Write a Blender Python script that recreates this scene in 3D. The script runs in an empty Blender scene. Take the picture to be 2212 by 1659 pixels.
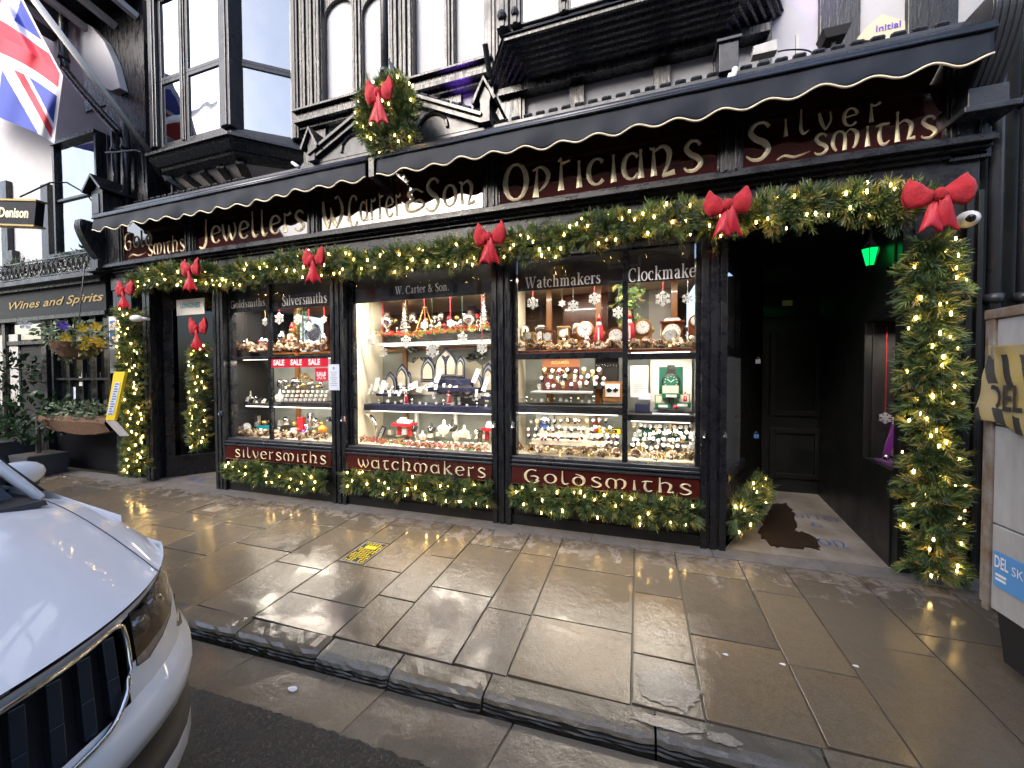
import bpy, math, random
import numpy as np
from mathutils import Vector, Matrix
R = math.radians
random.seed(7)
rnd = random.Random(11)
sc = bpy.context.scene
col = sc.collection

# ------------------------------------------------------------------ camera, world, light, exposure
CAM = np.array([0.0, -3.63, 1.5])
YAW, PITCH, ROLL, FOC = R(18.08), R(-1.33), R(-0.243), 832.9
def _basis():
    cy, sy, cp, sp, cr, sr = math.cos(YAW), math.sin(YAW), math.cos(PITCH), math.sin(PITCH), math.cos(ROLL), math.sin(ROLL)
    f = np.array([-sy*cp, cy*cp, sp]); r = np.array([cy, sy, 0.0]); u = np.cross(r, f)
    return cr*r + sr*u, -sr*r + cr*u, f
CR, CU, CF = _basis()
cam = bpy.data.cameras.new('camera'); camo = bpy.data.objects.new('camera', cam); col.objects.link(camo)
cam.sensor_width = 36; cam.lens = FOC/2212*36; cam.clip_start = 0.05; cam.clip_end = 400
m = Matrix.Identity(4)
for i in range(3):
    m[i][0] = CR[i]; m[i][1] = CU[i]; m[i][2] = -CF[i]; m[i][3] = CAM[i]
camo.matrix_world = m
sc.camera = camo
w = bpy.data.worlds.new('World'); sc.world = w; w.use_nodes = True
nt = w.node_tree; nt.nodes.clear()
SUN_EL, SUN_AZ = R(32), R(200)
sky = nt.nodes.new('ShaderNodeTexSky'); sky.sky_type = 'NISHITA'; sky.sun_disc = False
sky.sun_elevation = SUN_EL; sky.sun_rotation = SUN_AZ; sky.air_density = 1.0; sky.dust_density = 4.0; sky.ozone_density = 1.8
bg = nt.nodes.new('ShaderNodeBackground'); bg.inputs[1].default_value = 0.125
wo = nt.nodes.new('ShaderNodeOutputWorld')
nt.links.new(sky.outputs[0], bg.inputs[0]); nt.links.new(bg.outputs[0], wo.inputs[0])
sl = bpy.data.lights.new('sun', 'SUN'); sl.energy = 0.5; sl.angle = R(25); sl.color = (1, .97, .95)
so = bpy.data.objects.new('sun', sl); col.objects.link(so)
dirv = Vector((math.sin(SUN_AZ)*math.cos(SUN_EL), math.cos(SUN_AZ)*math.cos(SUN_EL), math.sin(SUN_EL)))
so.rotation_euler = dirv.to_track_quat('Z', 'Y').to_euler(); so.location = (0, -6, 12)
vs = sc.view_settings; vs.view_transform = 'Standard'; vs.look = 'None'; vs.gamma = 1; vs.exposure = 2.0
vs.use_curve_mapping = False
sc.render.engine = 'CYCLES'
cy = sc.cycles; cy.use_denoising = True; cy.max_bounces = 8; cy.transparent_max_bounces = 12
cy.glossy_bounces = 4; cy.diffuse_bounces = 4; cy.caustics_reflective = False; cy.caustics_refractive = False
cy.sample_clamp_indirect = 16
cy.use_light_tree = True

# ------------------------------------------------------------------ measuring helpers: where a sight line meets a real plane
def ray(px, py): return FOC*CF + (px-1106)*CR - (py-829.5)*CU
def P(px, py, Y=0.0):
    d = ray(px, py); return CAM + d*((Y-CAM[1])/d[1])
def PX(px, py, X):
    d = ray(px, py); return CAM + d*((X-CAM[0])/d[0])
def PZ(px, py, z):
    d = ray(px, py); return CAM + d*((z-CAM[2])/d[2])
def G(px, py):
    d = ray(px, py); s = .045; return CAM + d*((0-CAM[2]+s*CAM[1])/(d[2]-s*d[1]))

# ------------------------------------------------------------------ materials
def mat(name, c, rough=.5, metal=0.0, var=0.0, vs=4.0, bump=0.0, bs=60.0, coat=0.0, rvar=0.0, rs=3.0, ior=1.5, emit=None, es=0.0, c2=None, rand=0.0, bdist=.01, sheen=0.0, stretch=None, csc=None, spec=.5):
    mt = bpy.data.materials.new(name); mt.use_nodes = True
    nt = mt.node_tree; N = nt.nodes; L = nt.links; b = N['Principled BSDF']
    b.inputs['Base Color'].default_value = (*c, 1); b.inputs['Roughness'].default_value = rough
    b.inputs['Metallic'].default_value = metal; b.inputs['IOR'].default_value = ior
    b.inputs['Coat Weight'].default_value = coat; b.inputs['Coat Roughness'].default_value = .04
    b.inputs['Specular IOR Level'].default_value = spec
    if sheen: b.inputs['Sheen Weight'].default_value = sheen
    pos = N.new('ShaderNodeNewGeometry').outputs['Position']
    if stretch:
        mp = N.new('ShaderNodeMapping'); mp.inputs['Scale'].default_value = stretch; L.new(pos, mp.inputs[0]); pos = mp.outputs[0]
    def noise(s, d=4):
        n = N.new('ShaderNodeTexNoise'); n.inputs['Scale'].default_value = s; n.inputs['Detail'].default_value = d
        n.inputs['Roughness'].default_value = .6; L.new(pos, n.inputs['Vector']); return n.outputs['Fac']
    colout = None
    if var or c2:
        mx = N.new('ShaderNodeMix'); mx.data_type = 'RGBA'
        rp = N.new('ShaderNodeMapRange'); rp.inputs[1].default_value = .32; rp.inputs[2].default_value = .68
        L.new(noise(vs, 6), rp.inputs[0]); L.new(rp.outputs[0], mx.inputs[0])
        a = c; bb = c2 if c2 else tuple(x*(1-var) for x in c)
        mx.inputs[6].default_value = (*a, 1); mx.inputs[7].default_value = (*bb, 1); colout = mx.outputs[2]
    if rand:
        oi = N.new('ShaderNodeObjectInfo'); hv = N.new('ShaderNodeHueSaturation')
        mr = N.new('ShaderNodeMapRange'); mr.inputs[3].default_value = 1-rand; mr.inputs[4].default_value = 1+rand
        L.new(oi.outputs['Random'], mr.inputs[0]); L.new(mr.outputs[0], hv.inputs['Value'])
        if colout: L.new(colout, hv.inputs['Color'])
        else: hv.inputs['Color'].default_value = (*c, 1)
        colout = hv.outputs[0]
    if colout: L.new(colout, b.inputs['Base Color'])
    if rvar:
        mr = N.new('ShaderNodeMapRange'); mr.inputs[1].default_value = .35; mr.inputs[2].default_value = .65
        mr.inputs[3].default_value = max(.02, rough-rvar); mr.inputs[4].default_value = rough+rvar
        L.new(noise(rs), mr.inputs[0]); L.new(mr.outputs[0], b.inputs['Roughness'])
    if bump:
        bp = N.new('ShaderNodeBump'); bp.inputs['Strength'].default_value = bump; bp.inputs['Distance'].default_value = bdist
        L.new(noise(bs, 5), bp.inputs['Height']); L.new(bp.outputs[0], b.inputs['Normal'])
    if emit:
        b.inputs['Emission Color'].default_value = (*emit, 1); b.inputs['Emission Strength'].default_value = es
    return mt

def glassmat(name, tint=(1, 1, 1), boost=1.0, rough=.0, f0=.04, warp=.12, **k):
    """thin clear glass: transparent, with a mirror share that grows towards grazing sight lines"""
    mt = bpy.data.materials.new(name); mt.use_nodes = True
    N = mt.node_tree.nodes; L = mt.node_tree.links; N.clear()
    o = N.new('ShaderNodeOutputMaterial'); t = N.new('ShaderNodeBsdfTransparent'); g = N.new('ShaderNodeBsdfGlossy')
    t.inputs[0].default_value = (*tint, 1); g.inputs['Roughness'].default_value = rough
    lw = N.new('ShaderNodeLayerWeight'); lw.inputs[0].default_value = .5
    pw = N.new('ShaderNodeMath'); pw.operation = 'POWER'; pw.inputs[1].default_value = 5; L.new(lw.outputs['Facing'], pw.inputs[0])
    ma = N.new('ShaderNodeMath'); ma.operation = 'MULTIPLY_ADD'; ma.inputs[1].default_value = 1-f0; ma.inputs[2].default_value = f0; L.new(pw.outputs[0], ma.inputs[0])
    ml = N.new('ShaderNodeMath'); ml.operation = 'MULTIPLY'; ml.inputs[1].default_value = boost; ml.use_clamp = True; L.new(ma.outputs[0], ml.inputs[0])
    ns = N.new('ShaderNodeTexNoise'); ns.inputs['Scale'].default_value = 1.3
    bp = N.new('ShaderNodeBump'); bp.inputs['Strength'].default_value = warp; bp.inputs['Distance'].default_value = .02
    gp = N.new('ShaderNodeNewGeometry'); L.new(gp.outputs['Position'], ns.inputs['Vector'])
    L.new(ns.outputs[0], bp.inputs['Height']); L.new(bp.outputs[0], g.inputs['Normal'])
    mx = N.new('ShaderNodeMixShader'); L.new(ml.outputs[0], mx.inputs[0]); L.new(t.outputs[0], mx.inputs[1]); L.new(g.outputs[0], mx.inputs[2])
    L.new(mx.outputs[0], o.inputs[0]); return mt

M = {}
M['palepatch'] = mat('pale matte patch', (.27, .25, .22), .2, bump=.5, bs=60, bdist=.004, rvar=.12, rs=20, c2=(.17, .14, .11), vs=11)  # matte pale colour of the flat patches on flag and kerb
M['panedark'] = mat('old dark pane', (.008, .009, .010), .12, spec=.18, bump=.2, bs=8)
M['black'] = mat('black gloss paint', (.009, .010, .013), .3, var=.4, vs=9, bump=.35, bs=35, rvar=.14, rs=7, c2=(.016, .017, .021), bdist=.004)
M['blackold'] = mat('weathered black timber', (.010, .011, .014), .30, bump=.32, bs=22, rvar=.15, rs=9, c2=(.016, .018, .022), vs=14, stretch=(3, 3, .5), bdist=.012)
M['leadgrey'] = mat('painted lead', (.032, .036, .046), .33, bump=.35, bs=12, rvar=.12, c2=(.022, .025, .032))
M['white'] = mat('white render', (.46, .47, .51), .85, var=.10, vs=2.2, bump=.35, bs=30, bdist=.006)
M['whiteaged'] = mat('aged white plaster', (.55, .54, .52), .9, var=.12, vs=4, bump=.35, bs=30, bdist=.006)
M['maroon'] = mat('maroon gloss', (.035, .005, .004), .035, ior=2.2, bump=.03, bs=5, bdist=.02)
M['maroon2'] = mat('maroon stallboard', (.06, .010, .008), .22, rvar=.08, bump=.1, bs=40, bdist=.002)
M['gold'] = mat('gold leaf', (1.0, .86, .56), .42, .2, var=.2, vs=40, bump=.3, bs=120, bdist=.002, emit=None)
M['goldold'] = mat('dull gold paint', (.45, .33, .12), .5, .4, var=.3, vs=30)
M['awning'] = mat('navy awning canvas', (.011, .016, .027), .6, spec=.2, bump=.5, bs=3, bdist=.02, c2=(.018, .023, .034), vs=3, stretch=(1, 1, .6))
M['tube'] = mat('awning rail aluminium', (.05, .055, .07), .28, .5, rvar=.08)
M['cream'] = mat('cream piping', (.78, .70, .52), .6)
M['glass'] = glassmat('shop glass', boost=.9)
M['glasshi'] = glassmat('bay window glass', tint=(.6, .65, .7), boost=10.0, warp=.6)
M['glasspub'] = glassmat('pub window glass', tint=(.6, .65, .7), boost=3.5, warp=.5)
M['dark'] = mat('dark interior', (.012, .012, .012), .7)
M['lobby'] = mat('dark lobby joinery', (.008, .009, .009), .4, rvar=.1)
M['red'] = mat('red felt ribbon', (.50, .008, .020), .8, var=.4, vs=25, bump=.9, bs=55, sheen=.1, bdist=.006)
M['red2'] = mat('red glitter ribbon', (.62, .014, .035), .4, var=.45, vs=160, bump=.9, bs=220, rvar=.25, rs=200, bdist=.003)
M['bulb'] = mat('warm fairy light', (1, .8, .4), .4, emit=(1.0, .62, .20), es=20)
GREENS = [mat('fir dark', (.050, .095, .038), .55), mat('fir mid', (.13, .20, .055), .55), mat('fir olive', (.28, .28, .08), .55),
          mat('fir blue green', (.09, .15, .09), .55), mat('fir tan tip', (.38, .30, .12), .6)]
M['wire'] = mat('green wire', (.01, .025, .012), .5)
M['creamwall'] = mat('cream window lining', (.80, .74, .58), .7, var=.05, vs=3)
M['greywall'] = mat('grey window back', (.30, .33, .31), .6, var=.3, vs=3)
M['wood'] = mat('varnished wood', (.30, .13, .04), .35, c2=(.20, .08, .025), vs=12, stretch=(1, 1, .15), coat=.4)
M['mahog'] = mat('mahogany', (.17, .045, .018), .25, c2=(.10, .022, .010), vs=14, stretch=(1, 1, .2), coat=.6)
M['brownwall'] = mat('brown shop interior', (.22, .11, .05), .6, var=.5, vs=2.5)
M['silver'] = mat('silver', (.85, .85, .86), .18, 1.0, bump=.3, bs=60, bdist=.004)
M['whitecard'] = mat('white card', (.62, .61, .58), .6)
M['velvet'] = mat('cream velvet', (.58, .53, .40), .8)
M['navy'] = mat('navy velvet', (.015, .018, .06), .6)
M['blackvel'] = mat('black velvet', (.01, .01, .011), .7)
M['snow'] = mat('white glitter', (.74, .74, .73), .5, bump=.8, bs=150)
M['cone'] = mat('pine cone brown', (.20, .09, .04), .6, var=.6, vs=60)
M['conetip'] = mat('frosted cone tips', (.65, .55, .42), .6)
M['goldtin'] = mat('gold tinsel', (.85, .60, .22), .3, .9, var=.3, vs=50)
M['tinsel'] = mat('silver tinsel', (.55, .58, .55), .25, .9, var=.5, vs=60, c2=(.12, .16, .12))
M['lime'] = mat('artificial leaf', (.22, .32, .05), .5, var=.5, vs=30)
M['berry'] = mat('red berry', (.45, .02, .03), .3)
M['signred'] = mat('red sale print', (.62, .01, .04), .35)
M['print'] = mat('white lettering', (.85, .85, .85), .5)
M['printgrey'] = mat('grey white lettering', (.62, .62, .60), .5)
M['yellow'] = mat('yellow board', (.80, .60, .02), .45)
M['paper'] = mat('pale notice paper', (.62, .68, .82), .6)
M['blueprint'] = mat('blue print', (.05, .12, .40), .5)
M['greenprint'] = mat('green print', (.01, .10, .06), .4)
M['teal'] = mat('teal cloth', (.0, .25, .35), .5)
M['orange'] = mat('orange', (.8, .28, .02), .5)
M['purple'] = mat('purple satin', (.16, .015, .28), .3, var=.5, vs=6, sheen=.4, c2=(.30, .02, .30))
M['chrome'] = mat('chrome', (.75, .76, .78), .08, 1.0)
M['carpaint'] = mat('white car paint', (.74, .76, .80), .35, coat=.6, bump=.02, bs=300, bdist=.001)
M['carblack'] = mat('black plastic', (.010, .010, .012), .55)
M['grille'] = mat('gloss black grille', (.02, .026, .035), .25)
M['tyre'] = mat('tyre rubber', (.012, .012, .012), .8)
M['plastic'] = mat('white plastic', (.80, .79, .77), .3, coat=.3)
M['lens'] = mat('dark lens', (.01, .01, .012), .08)
M['skip'] = mat('grey trailer panel', (.50, .50, .51), .45, c2=(.36, .35, .33), vs=5, stretch=(2, 2, .5), bump=.15, bs=20, rvar=.1, bdist=.003)
M['skipframe'] = mat('trailer frame steel', (.30, .29, .27), .45, var=.45, vs=12, c2=(.18, .11, .06))
M['brass'] = mat('brass', (.65, .45, .18), .3, .9)
M['leaf'] = mat('glossy shrub leaf', (.03, .07, .025), .35, rand=.3)
M['leaf2'] = mat('pale shrub leaf', (.11, .17, .07), .4)
M['leaf3'] = mat('variegated leaf', (.32, .37, .25), .5)
M['violet'] = mat('violet petal', (.10, .04, .5), .5)
M['yellowp'] = mat('yellow petal', (.62, .42, .01), .5)
M['whitep'] = mat('white petal', (.8, .8, .82), .5)
M['coir'] = mat('coir liner', (.22, .13, .08), .9, var=.5, vs=30, bump=1, bs=50)
M['bark'] = mat('bark', (.12, .10, .08), .8, var=.4, vs=20)
M['pot'] = mat('slate grey planter', (.045, .05, .06), .5, bump=.2, bs=25)
M['nbrblack'] = mat('neighbour black boards', (.009, .010, .013), .42, bump=.4, bs=20, c2=(.014, .015, .019), bdist=.005, spec=.15)
M['brick'] = mat('red brick', (.22, .065, .04), .8, var=.4, vs=8)
M['roofslate'] = mat('slate', (.06, .055, .055), .6, var=.3, vs=8)
M['lightwarm'] = mat('lit lamp warm', (1, .8, .5), .5, emit=(1, .62, .28), es=5)
M['striplight'] = mat('led strip', (1, .95, .85), .5, emit=(1, .92, .75), es=1.2)
M['lampgreen'] = mat('green lit glass', (.0, .6, .2), .3, emit=(.0, .9, .12), es=.45)
M['mesh'] = mat('galvanised mesh', (.30, .31, .32), .4, .7)

def slabmat(name, a, b, rough, rvar, wetb=.25, dry=None, rand=.20):
    """wet stone: two stone colours in broad patches, fine grain, wet film that breaks up the gloss"""
    mt = bpy.data.materials.new(name); mt.use_nodes = True
    N = mt.node_tree.nodes; L = mt.node_tree.links; bs = N['Principled BSDF']
    g = N.new('ShaderNodeNewGeometry').outputs['Position']
    oi = N.new('ShaderNodeObjectInfo').outputs['Random']
    def ns(s, d=5, r=.6, dist=0):
        n = N.new('ShaderNodeTexNoise'); n.inputs['Scale'].default_value = s; n.inputs['Detail'].default_value = d
        n.inputs['Roughness'].default_value = r; n.inputs['Distortion'].default_value = dist; L.new(g, n.inputs['Vector']); return n.outputs['Fac']
    def mr(v, a0, a1, b0, b1):
        n = N.new('ShaderNodeMapRange'); n.inputs[1].default_value = a0; n.inputs[2].default_value = a1; n.inputs[3].default_value = b0; n.inputs[4].default_value = b1
        L.new(v, n.inputs[0]); return n.outputs[0]
    def mix(f, x, y, bt='MIX'):
        n = N.new('ShaderNodeMix'); n.data_type = 'RGBA'; n.blend_type = bt; L.new(f, n.inputs[0]) if not isinstance(f, float) else setattr(n.inputs[0], 'default_value', f)
        for s, v in ((6, x), (7, y)):
            if isinstance(v, tuple): n.inputs[s].default_value = (*v, 1)
            else: L.new(v, n.inputs[s])
        return n.outputs[2]
    broad = mr(ns(1.6, 3), .35, .65, 0, 1)
    c = mix(broad, a, b)
    c = mix(mr(ns(18, 6, .7), .3, .7, 0, .55), c, tuple(x*.55 for x in a))
    c = mix(mr(ns(120, 3), .45, .75, 0, .5), c, tuple(x*1.6 for x in b))
    w1 = N.new('ShaderNodeMath'); w1.operation = 'MULTIPLY'; w1.inputs[1].default_value = 7.31; L.new(oi, w1.inputs[0]); w2 = N.new('ShaderNodeMath'); w2.operation = 'FRACT'; L.new(w1.outputs[0], w2.inputs[0])
    c = mix(mr(w2.outputs[0], .45, 1, 0, .75), c, tuple(x*y for x, y in zip(a, (.72, .82, .98))))
    hv = N.new('ShaderNodeHueSaturation'); L.new(mr(oi, 0, 1, 1-rand, 1+rand), hv.inputs['Value']); L.new(mr(oi, 0, 1, .9, 1.2), hv.inputs['Saturation']); L.new(c, hv.inputs['Color'])
    c = hv.outputs[0]
    rg = mr(ns(2.3, 4, .55, .4), .36, .62, rough-rvar, rough+rvar)
    if dry:
        sep = N.new('ShaderNodeSeparateXYZ'); L.new(g, sep.inputs[0])
        near = mr(sep.outputs[1], -.85, .02, 0, .36)
        ad = N.new('ShaderNodeMath'); ad.operation = 'ADD'; L.new(near, ad.inputs[0]); L.new(ns(7, 8, .72, .6), ad.inputs[1])
        dm = mr(ad.outputs[0], .70, .80, 0, .6)
        c = mix(dm, c, dry)
        n = N.new('ShaderNodeMath'); n.operation = 'MAXIMUM'; L.new(rg, n.inputs[0]); L.new(mr(dm, 0, .8, 0, .55), n.inputs[1]); rg = n.outputs[0]
    wet = mr(ns(1.25, 4, .62, .8), .50, .57, 0, 1)
    iv = N.new('ShaderNodeMath'); iv.operation = 'MULTIPLY_ADD'; iv.inputs[1].default_value = -.72*wetb; iv.inputs[2].default_value = wetb; L.new(wet, iv.inputs[0])
    lr = N.new('ShaderNodeMix'); lr.data_type = 'FLOAT'; L.new(wet, lr.inputs[0]); L.new(rg, lr.inputs[2]); lr.inputs[3].default_value = .035; rg = lr.outputs[0]
    L.new(c, bs.inputs['Base Color']); L.new(rg, bs.inputs['Roughness'])
    b1 = N.new('ShaderNodeBump'); b1.inputs['Strength'].default_value = wetb; b1.inputs['Distance'].default_value = .012; L.new(ns(9, 3), b1.inputs['Height'])
    b2 = N.new('ShaderNodeBump'); b2.inputs['Strength'].default_value = wetb; b2.inputs['Distance'].default_value = .003; L.new(ns(90, 4, .65), b2.inputs['Height'])
    L.new(iv.outputs[0], b1.inputs['Strength']); L.new(iv.outputs[0], b2.inputs['Strength']); L.new(b1.outputs[0], b2.inputs['Normal']); L.new(b2.outputs[0], bs.inputs['Normal'])
    bs.inputs['IOR'].default_value = 1.6
    return mt
M['slab'] = slabmat('wet york stone', (.195, .145, .094), (.155, .132, .100), .12, .085, .45, dry=(.30, .26, .23))
M['kerb'] = slabmat('wet kerb stone', (.18, .152, .112), (.13, .115, .09), .30, .14, .8)
M['kerbface'] = mat('dark kerb face', (.022, .020, .016), .35, var=.5, vs=14, bump=.5, bs=40, rvar=.12, bdist=.004)  # darker colour for the kerb rows below the nose
M['gutter'] = slabmat('wet gutter stone', (.20, .158, .108), (.155, .132, .10), .22, .12, .3)
M['joint'] = mat('dirty mortar joint', (.10, .088, .072), .4, var=.5, vs=10)
M['band'] = mat('cement strip', (.24, .225, .21), .55, var=.35, vs=9, bump=.4, bs=30, rvar=.2, bdist=.004)
M['asphalt'] = mat('wet asphalt', (.008, .008, .0085), .34, var=.5, vs=60, bump=1.0, bs=210, bdist=.004, rvar=.16, rs=90)
M['mosaic'] = mat('pale mosaic', (.40, .37, .33), .45, c2=(.17, .14, .115), vs=2.6, bump=.5, bs=90, bdist=.003)
M['mosaicmat'] = mat('brown wet mat', (.04, .024, .016), .5, var=.5, vs=20, bump=.5, bs=90)

# ------------------------------------------------------------------ mesh helpers
class MB:
    def __init__(s): s.v = []; s.f = []; s.mi = []
    def add(s, vs, fs, mi=0):
        o = len(s.v); s.v += [tuple(float(c) for c in p) for p in vs]; s.f += [tuple(i+o for i in f) for f in fs]; s.mi += [mi]*len(fs); return s
    def box(s, x0, x1, y0, y1, z0, z1, mi=0):
        v = [(x, y, z) for x in (x0, x1) for y in (y0, y1) for z in (z0, z1)]
        return s.add(v, [(0, 1, 3, 2), (4, 6, 7, 5), (0, 4, 5, 1), (2, 3, 7, 6), (0, 2, 6, 4), (1, 5, 7, 3)], mi)
    def hexa(s, b, t, mi=0):       # bottom quad, top quad
        return s.add(list(b)+list(t), [(3, 2, 1, 0), (4, 5, 6, 7), (0, 1, 5, 4), (1, 2, 6, 5), (2, 3, 7, 6), (3, 0, 4, 7)], mi)
    def prism(s, poly, y0, y1, mi=0):    # poly of (x,z), extruded along y
        n = len(poly); v = [(x, y0, z) for x, z in poly]+[(x, y1, z) for x, z in poly]
        return s.add(v, [tuple(range(n)), tuple(range(2*n-1, n-1, -1))]+[(i, i+n, (i+1) % n+n, (i+1) % n) for i in range(n)], mi)
    def prismz(s, poly, z0, z1, mi=0, poly2=None):
        n = len(poly); q = poly2 or poly; v = [(x, y, z0) for x, y in poly]+[(x, y, z1) for x, y in q]
        return s.add(v, [tuple(range(n-1, -1, -1)), tuple(range(n, 2*n))]+[(i, (i+1) % n, (i+1) % n+n, i+n) for i in range(n)], mi)
    def prismx(s, poly, x0, x1, mi=0):   # poly of (y,z)
        n = len(poly); v = [(x0, y, z) for y, z in poly]+[(x1, y, z) for y, z in poly]
        return s.add(v, [tuple(range(n)), tuple(range(2*n-1, n-1, -1))]+[(i, i+n, (i+1) % n+n, (i+1) % n) for i in range(n)], mi)
    def tube(s, pts, r, n=8, mi=0, closed=False, r2=None):
        pts = [Vector(p) for p in pts]; k = len(pts); vs = []; rr = r if isinstance(r, (list, tuple)) else [r]*k
        for i, p in enumerate(pts):
            a = pts[i-1] if (i or closed) else p; b = pts[(i+1) % k] if (i < k-1 or closed) else p
            t = (b-a); t = t.normalized() if t.length > 1e-9 else Vector((0, 0, 1))
            up = Vector((0, 0, 1)) if abs(t.z) < .9 else Vector((0, 1, 0))
            u = t.cross(up).normalized(); w_ = u.cross(t)
            for j in range(n):
                an = 2*math.pi*j/n; vs.append(p+(u*math.cos(an)+w_*math.sin(an))*rr[i])
        fs = []
        for i in range(k if closed else k-1):
            for j in range(n):
                a = i*n+j; b = i*n+(j+1) % n; c = ((i+1) % k)*n+(j+1) % n; d = ((i+1) % k)*n+j; fs.append((a, b, c, d))
        if not closed: fs += [tuple(range(n-1, -1, -1)), tuple(range((k-1)*n, k*n))]
        return s.add(vs, fs, mi)
    def lathe(s, c, prof, n=12, mi=0, axis='z'):
        vs = []; k = len(prof)
        for r_, h in prof:
            for j in range(n):
                an = 2*math.pi*j/n; a, b = r_*math.cos(an), r_*math.sin(an)
                vs.append((c[0]+a, c[1]+b, c[2]+h) if axis == 'z' else ((c[0]+a, c[1]-h, c[2]+b) if axis == 'y' else (c[0]+h, c[1]+a, c[2]+b)))
        fs = [(i*n+j, i*n+(j+1) % n, (i+1)*n+(j+1) % n, (i+1)*n+j) for i in range(k-1) for j in range(n)]
        fs += [tuple(range(n-1, -1, -1)), tuple(range((k-1)*n, k*n))]
        return s.add(vs, fs, mi)
    def ball(s, c, r, n=8, mi=0, sz=1.0):
        k = max(3, n//2); return s.lathe(c, [(max(1e-4, r*math.sin(math.pi*i/k)), -r*sz*math.cos(math.pi*i/k)) for i in range(k+1)], n, mi)
    def quad(s, a, b, c, d, mi=0): return s.add([a, b, c, d], [(0, 1, 2, 3)], mi)
    def beam(s, a, b, w_, d, mi=0, up=(0, 1, 0)):   # square bar between two points
        a = Vector(a); b = Vector(b); t = (b-a).normalized(); u = Vector(up); u = (u-t*u.dot(t)).normalized(); v = t.cross(u)
        q = lambda p: [p+u*(d/2*sy)+v*(w_/2*sx) for sx, sy in ((-1, -1), (1, -1), (1, 1), (-1, 1))]
        return s.hexa(q(a), q(b), mi)

def wloc(o):
    v = Vector((0, 0, 0))
    while o: v = v+o.location; o = o.parent
    return v
def build(name, mb, mats, parent=None, smooth=False, bevel=0.0, origin=None, kind=None, label=None, solid=0.0, subd=0):
    me = bpy.data.meshes.new(name)
    off = wloc(parent) if parent else Vector((0, 0, 0))
    if origin is not None: org = Vector([float(c) for c in origin])
    else: org = off
    me.from_pydata([(v[0]-org[0], v[1]-org[1], v[2]-org[2]) for v in mb.v], [], mb.f)
    mats = mats if isinstance(mats, (list, tuple)) else [mats]
    for m_ in mats: me.materials.append(M[m_] if isinstance(m_, str) else m_)
    if len(mats) > 1: me.polygons.foreach_set('material_index', mb.mi)
    if smooth: me.polygons.foreach_set('use_smooth', [True]*len(me.polygons))
    me.update()
    o = bpy.data.objects.new(name, me); col.objects.link(o)
    if parent: o.parent = parent
    o.location = org-off
    if solid: md = o.modifiers.new('thickness', 'SOLIDIFY'); md.thickness = solid; md.offset = 0
    if bevel: md = o.modifiers.new('bevel', 'BEVEL'); md.width = bevel; md.segments = 2; md.limit_method = 'ANGLE'; md.angle_limit = R(40)
    if subd: md = o.modifiers.new('subd', 'SUBSURF'); md.levels = subd; md.render_levels = subd
    if kind: o['kind'] = kind
    if label: o['label'] = label
    return o
def tag(o, label, cat, group=None, kind=None):
    o['label'] = label; o['category'] = cat
    if group: o['group'] = group
    if kind: o['kind'] = kind
    return o
def thing(name, label, cat, loc=(0, 0, 0), group=None):
    o = bpy.data.objects.new(name, None); col.objects.link(o); o.empty_display_size = .1
    o.location = [float(c) for c in loc]; return tag(o, label, cat, group)
def empty_part(name, parent):
    o = bpy.data.objects.new(name, None); col.objects.link(o); o.parent = parent; return o
def one(name, mb, mats, label, cat, origin=None, group=None, **k):
    org = origin if origin is not None else tuple(np.array(mb.v).mean(0)[:2])+(min(v[2] for v in mb.v),)
    return tag(build(name, mb, mats, None, origin=org, **k), label, cat, group)
def clone(o, d=(0, 0, 0), parent=None, scale=None):
    c = o.copy(); col.objects.link(c); c.parent = parent
    if parent is None: c.location = o.location+Vector([float(x) for x in d])
    if scale: c.scale = (scale,)*3
    for ch in list(o.children):
        clone(ch, parent=c)
    return c
def crs(pts, n=6, closed=False):
    """smooth curve through points of any dimension"""
    p = np.array(pts, float); k = len(p); out = []
    rng = k if closed else k-1
    for i in range(rng):
        if closed: a, b, c, d = p[(i-1) % k], p[i], p[(i+1) % k], p[(i+2) % k]
        else: a, b, c, d = p[max(i-1, 0)], p[i], p[i+1], p[min(i+2, k-1)]
        for j in range(n):
            t = j/n; out.append(.5*((2*b)+(-a+c)*t+(2*a-5*b+4*c-d)*t*t+(-a+3*b-3*c+d)*t**3))
    if not closed: out.append(p[-1])
    return out
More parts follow.
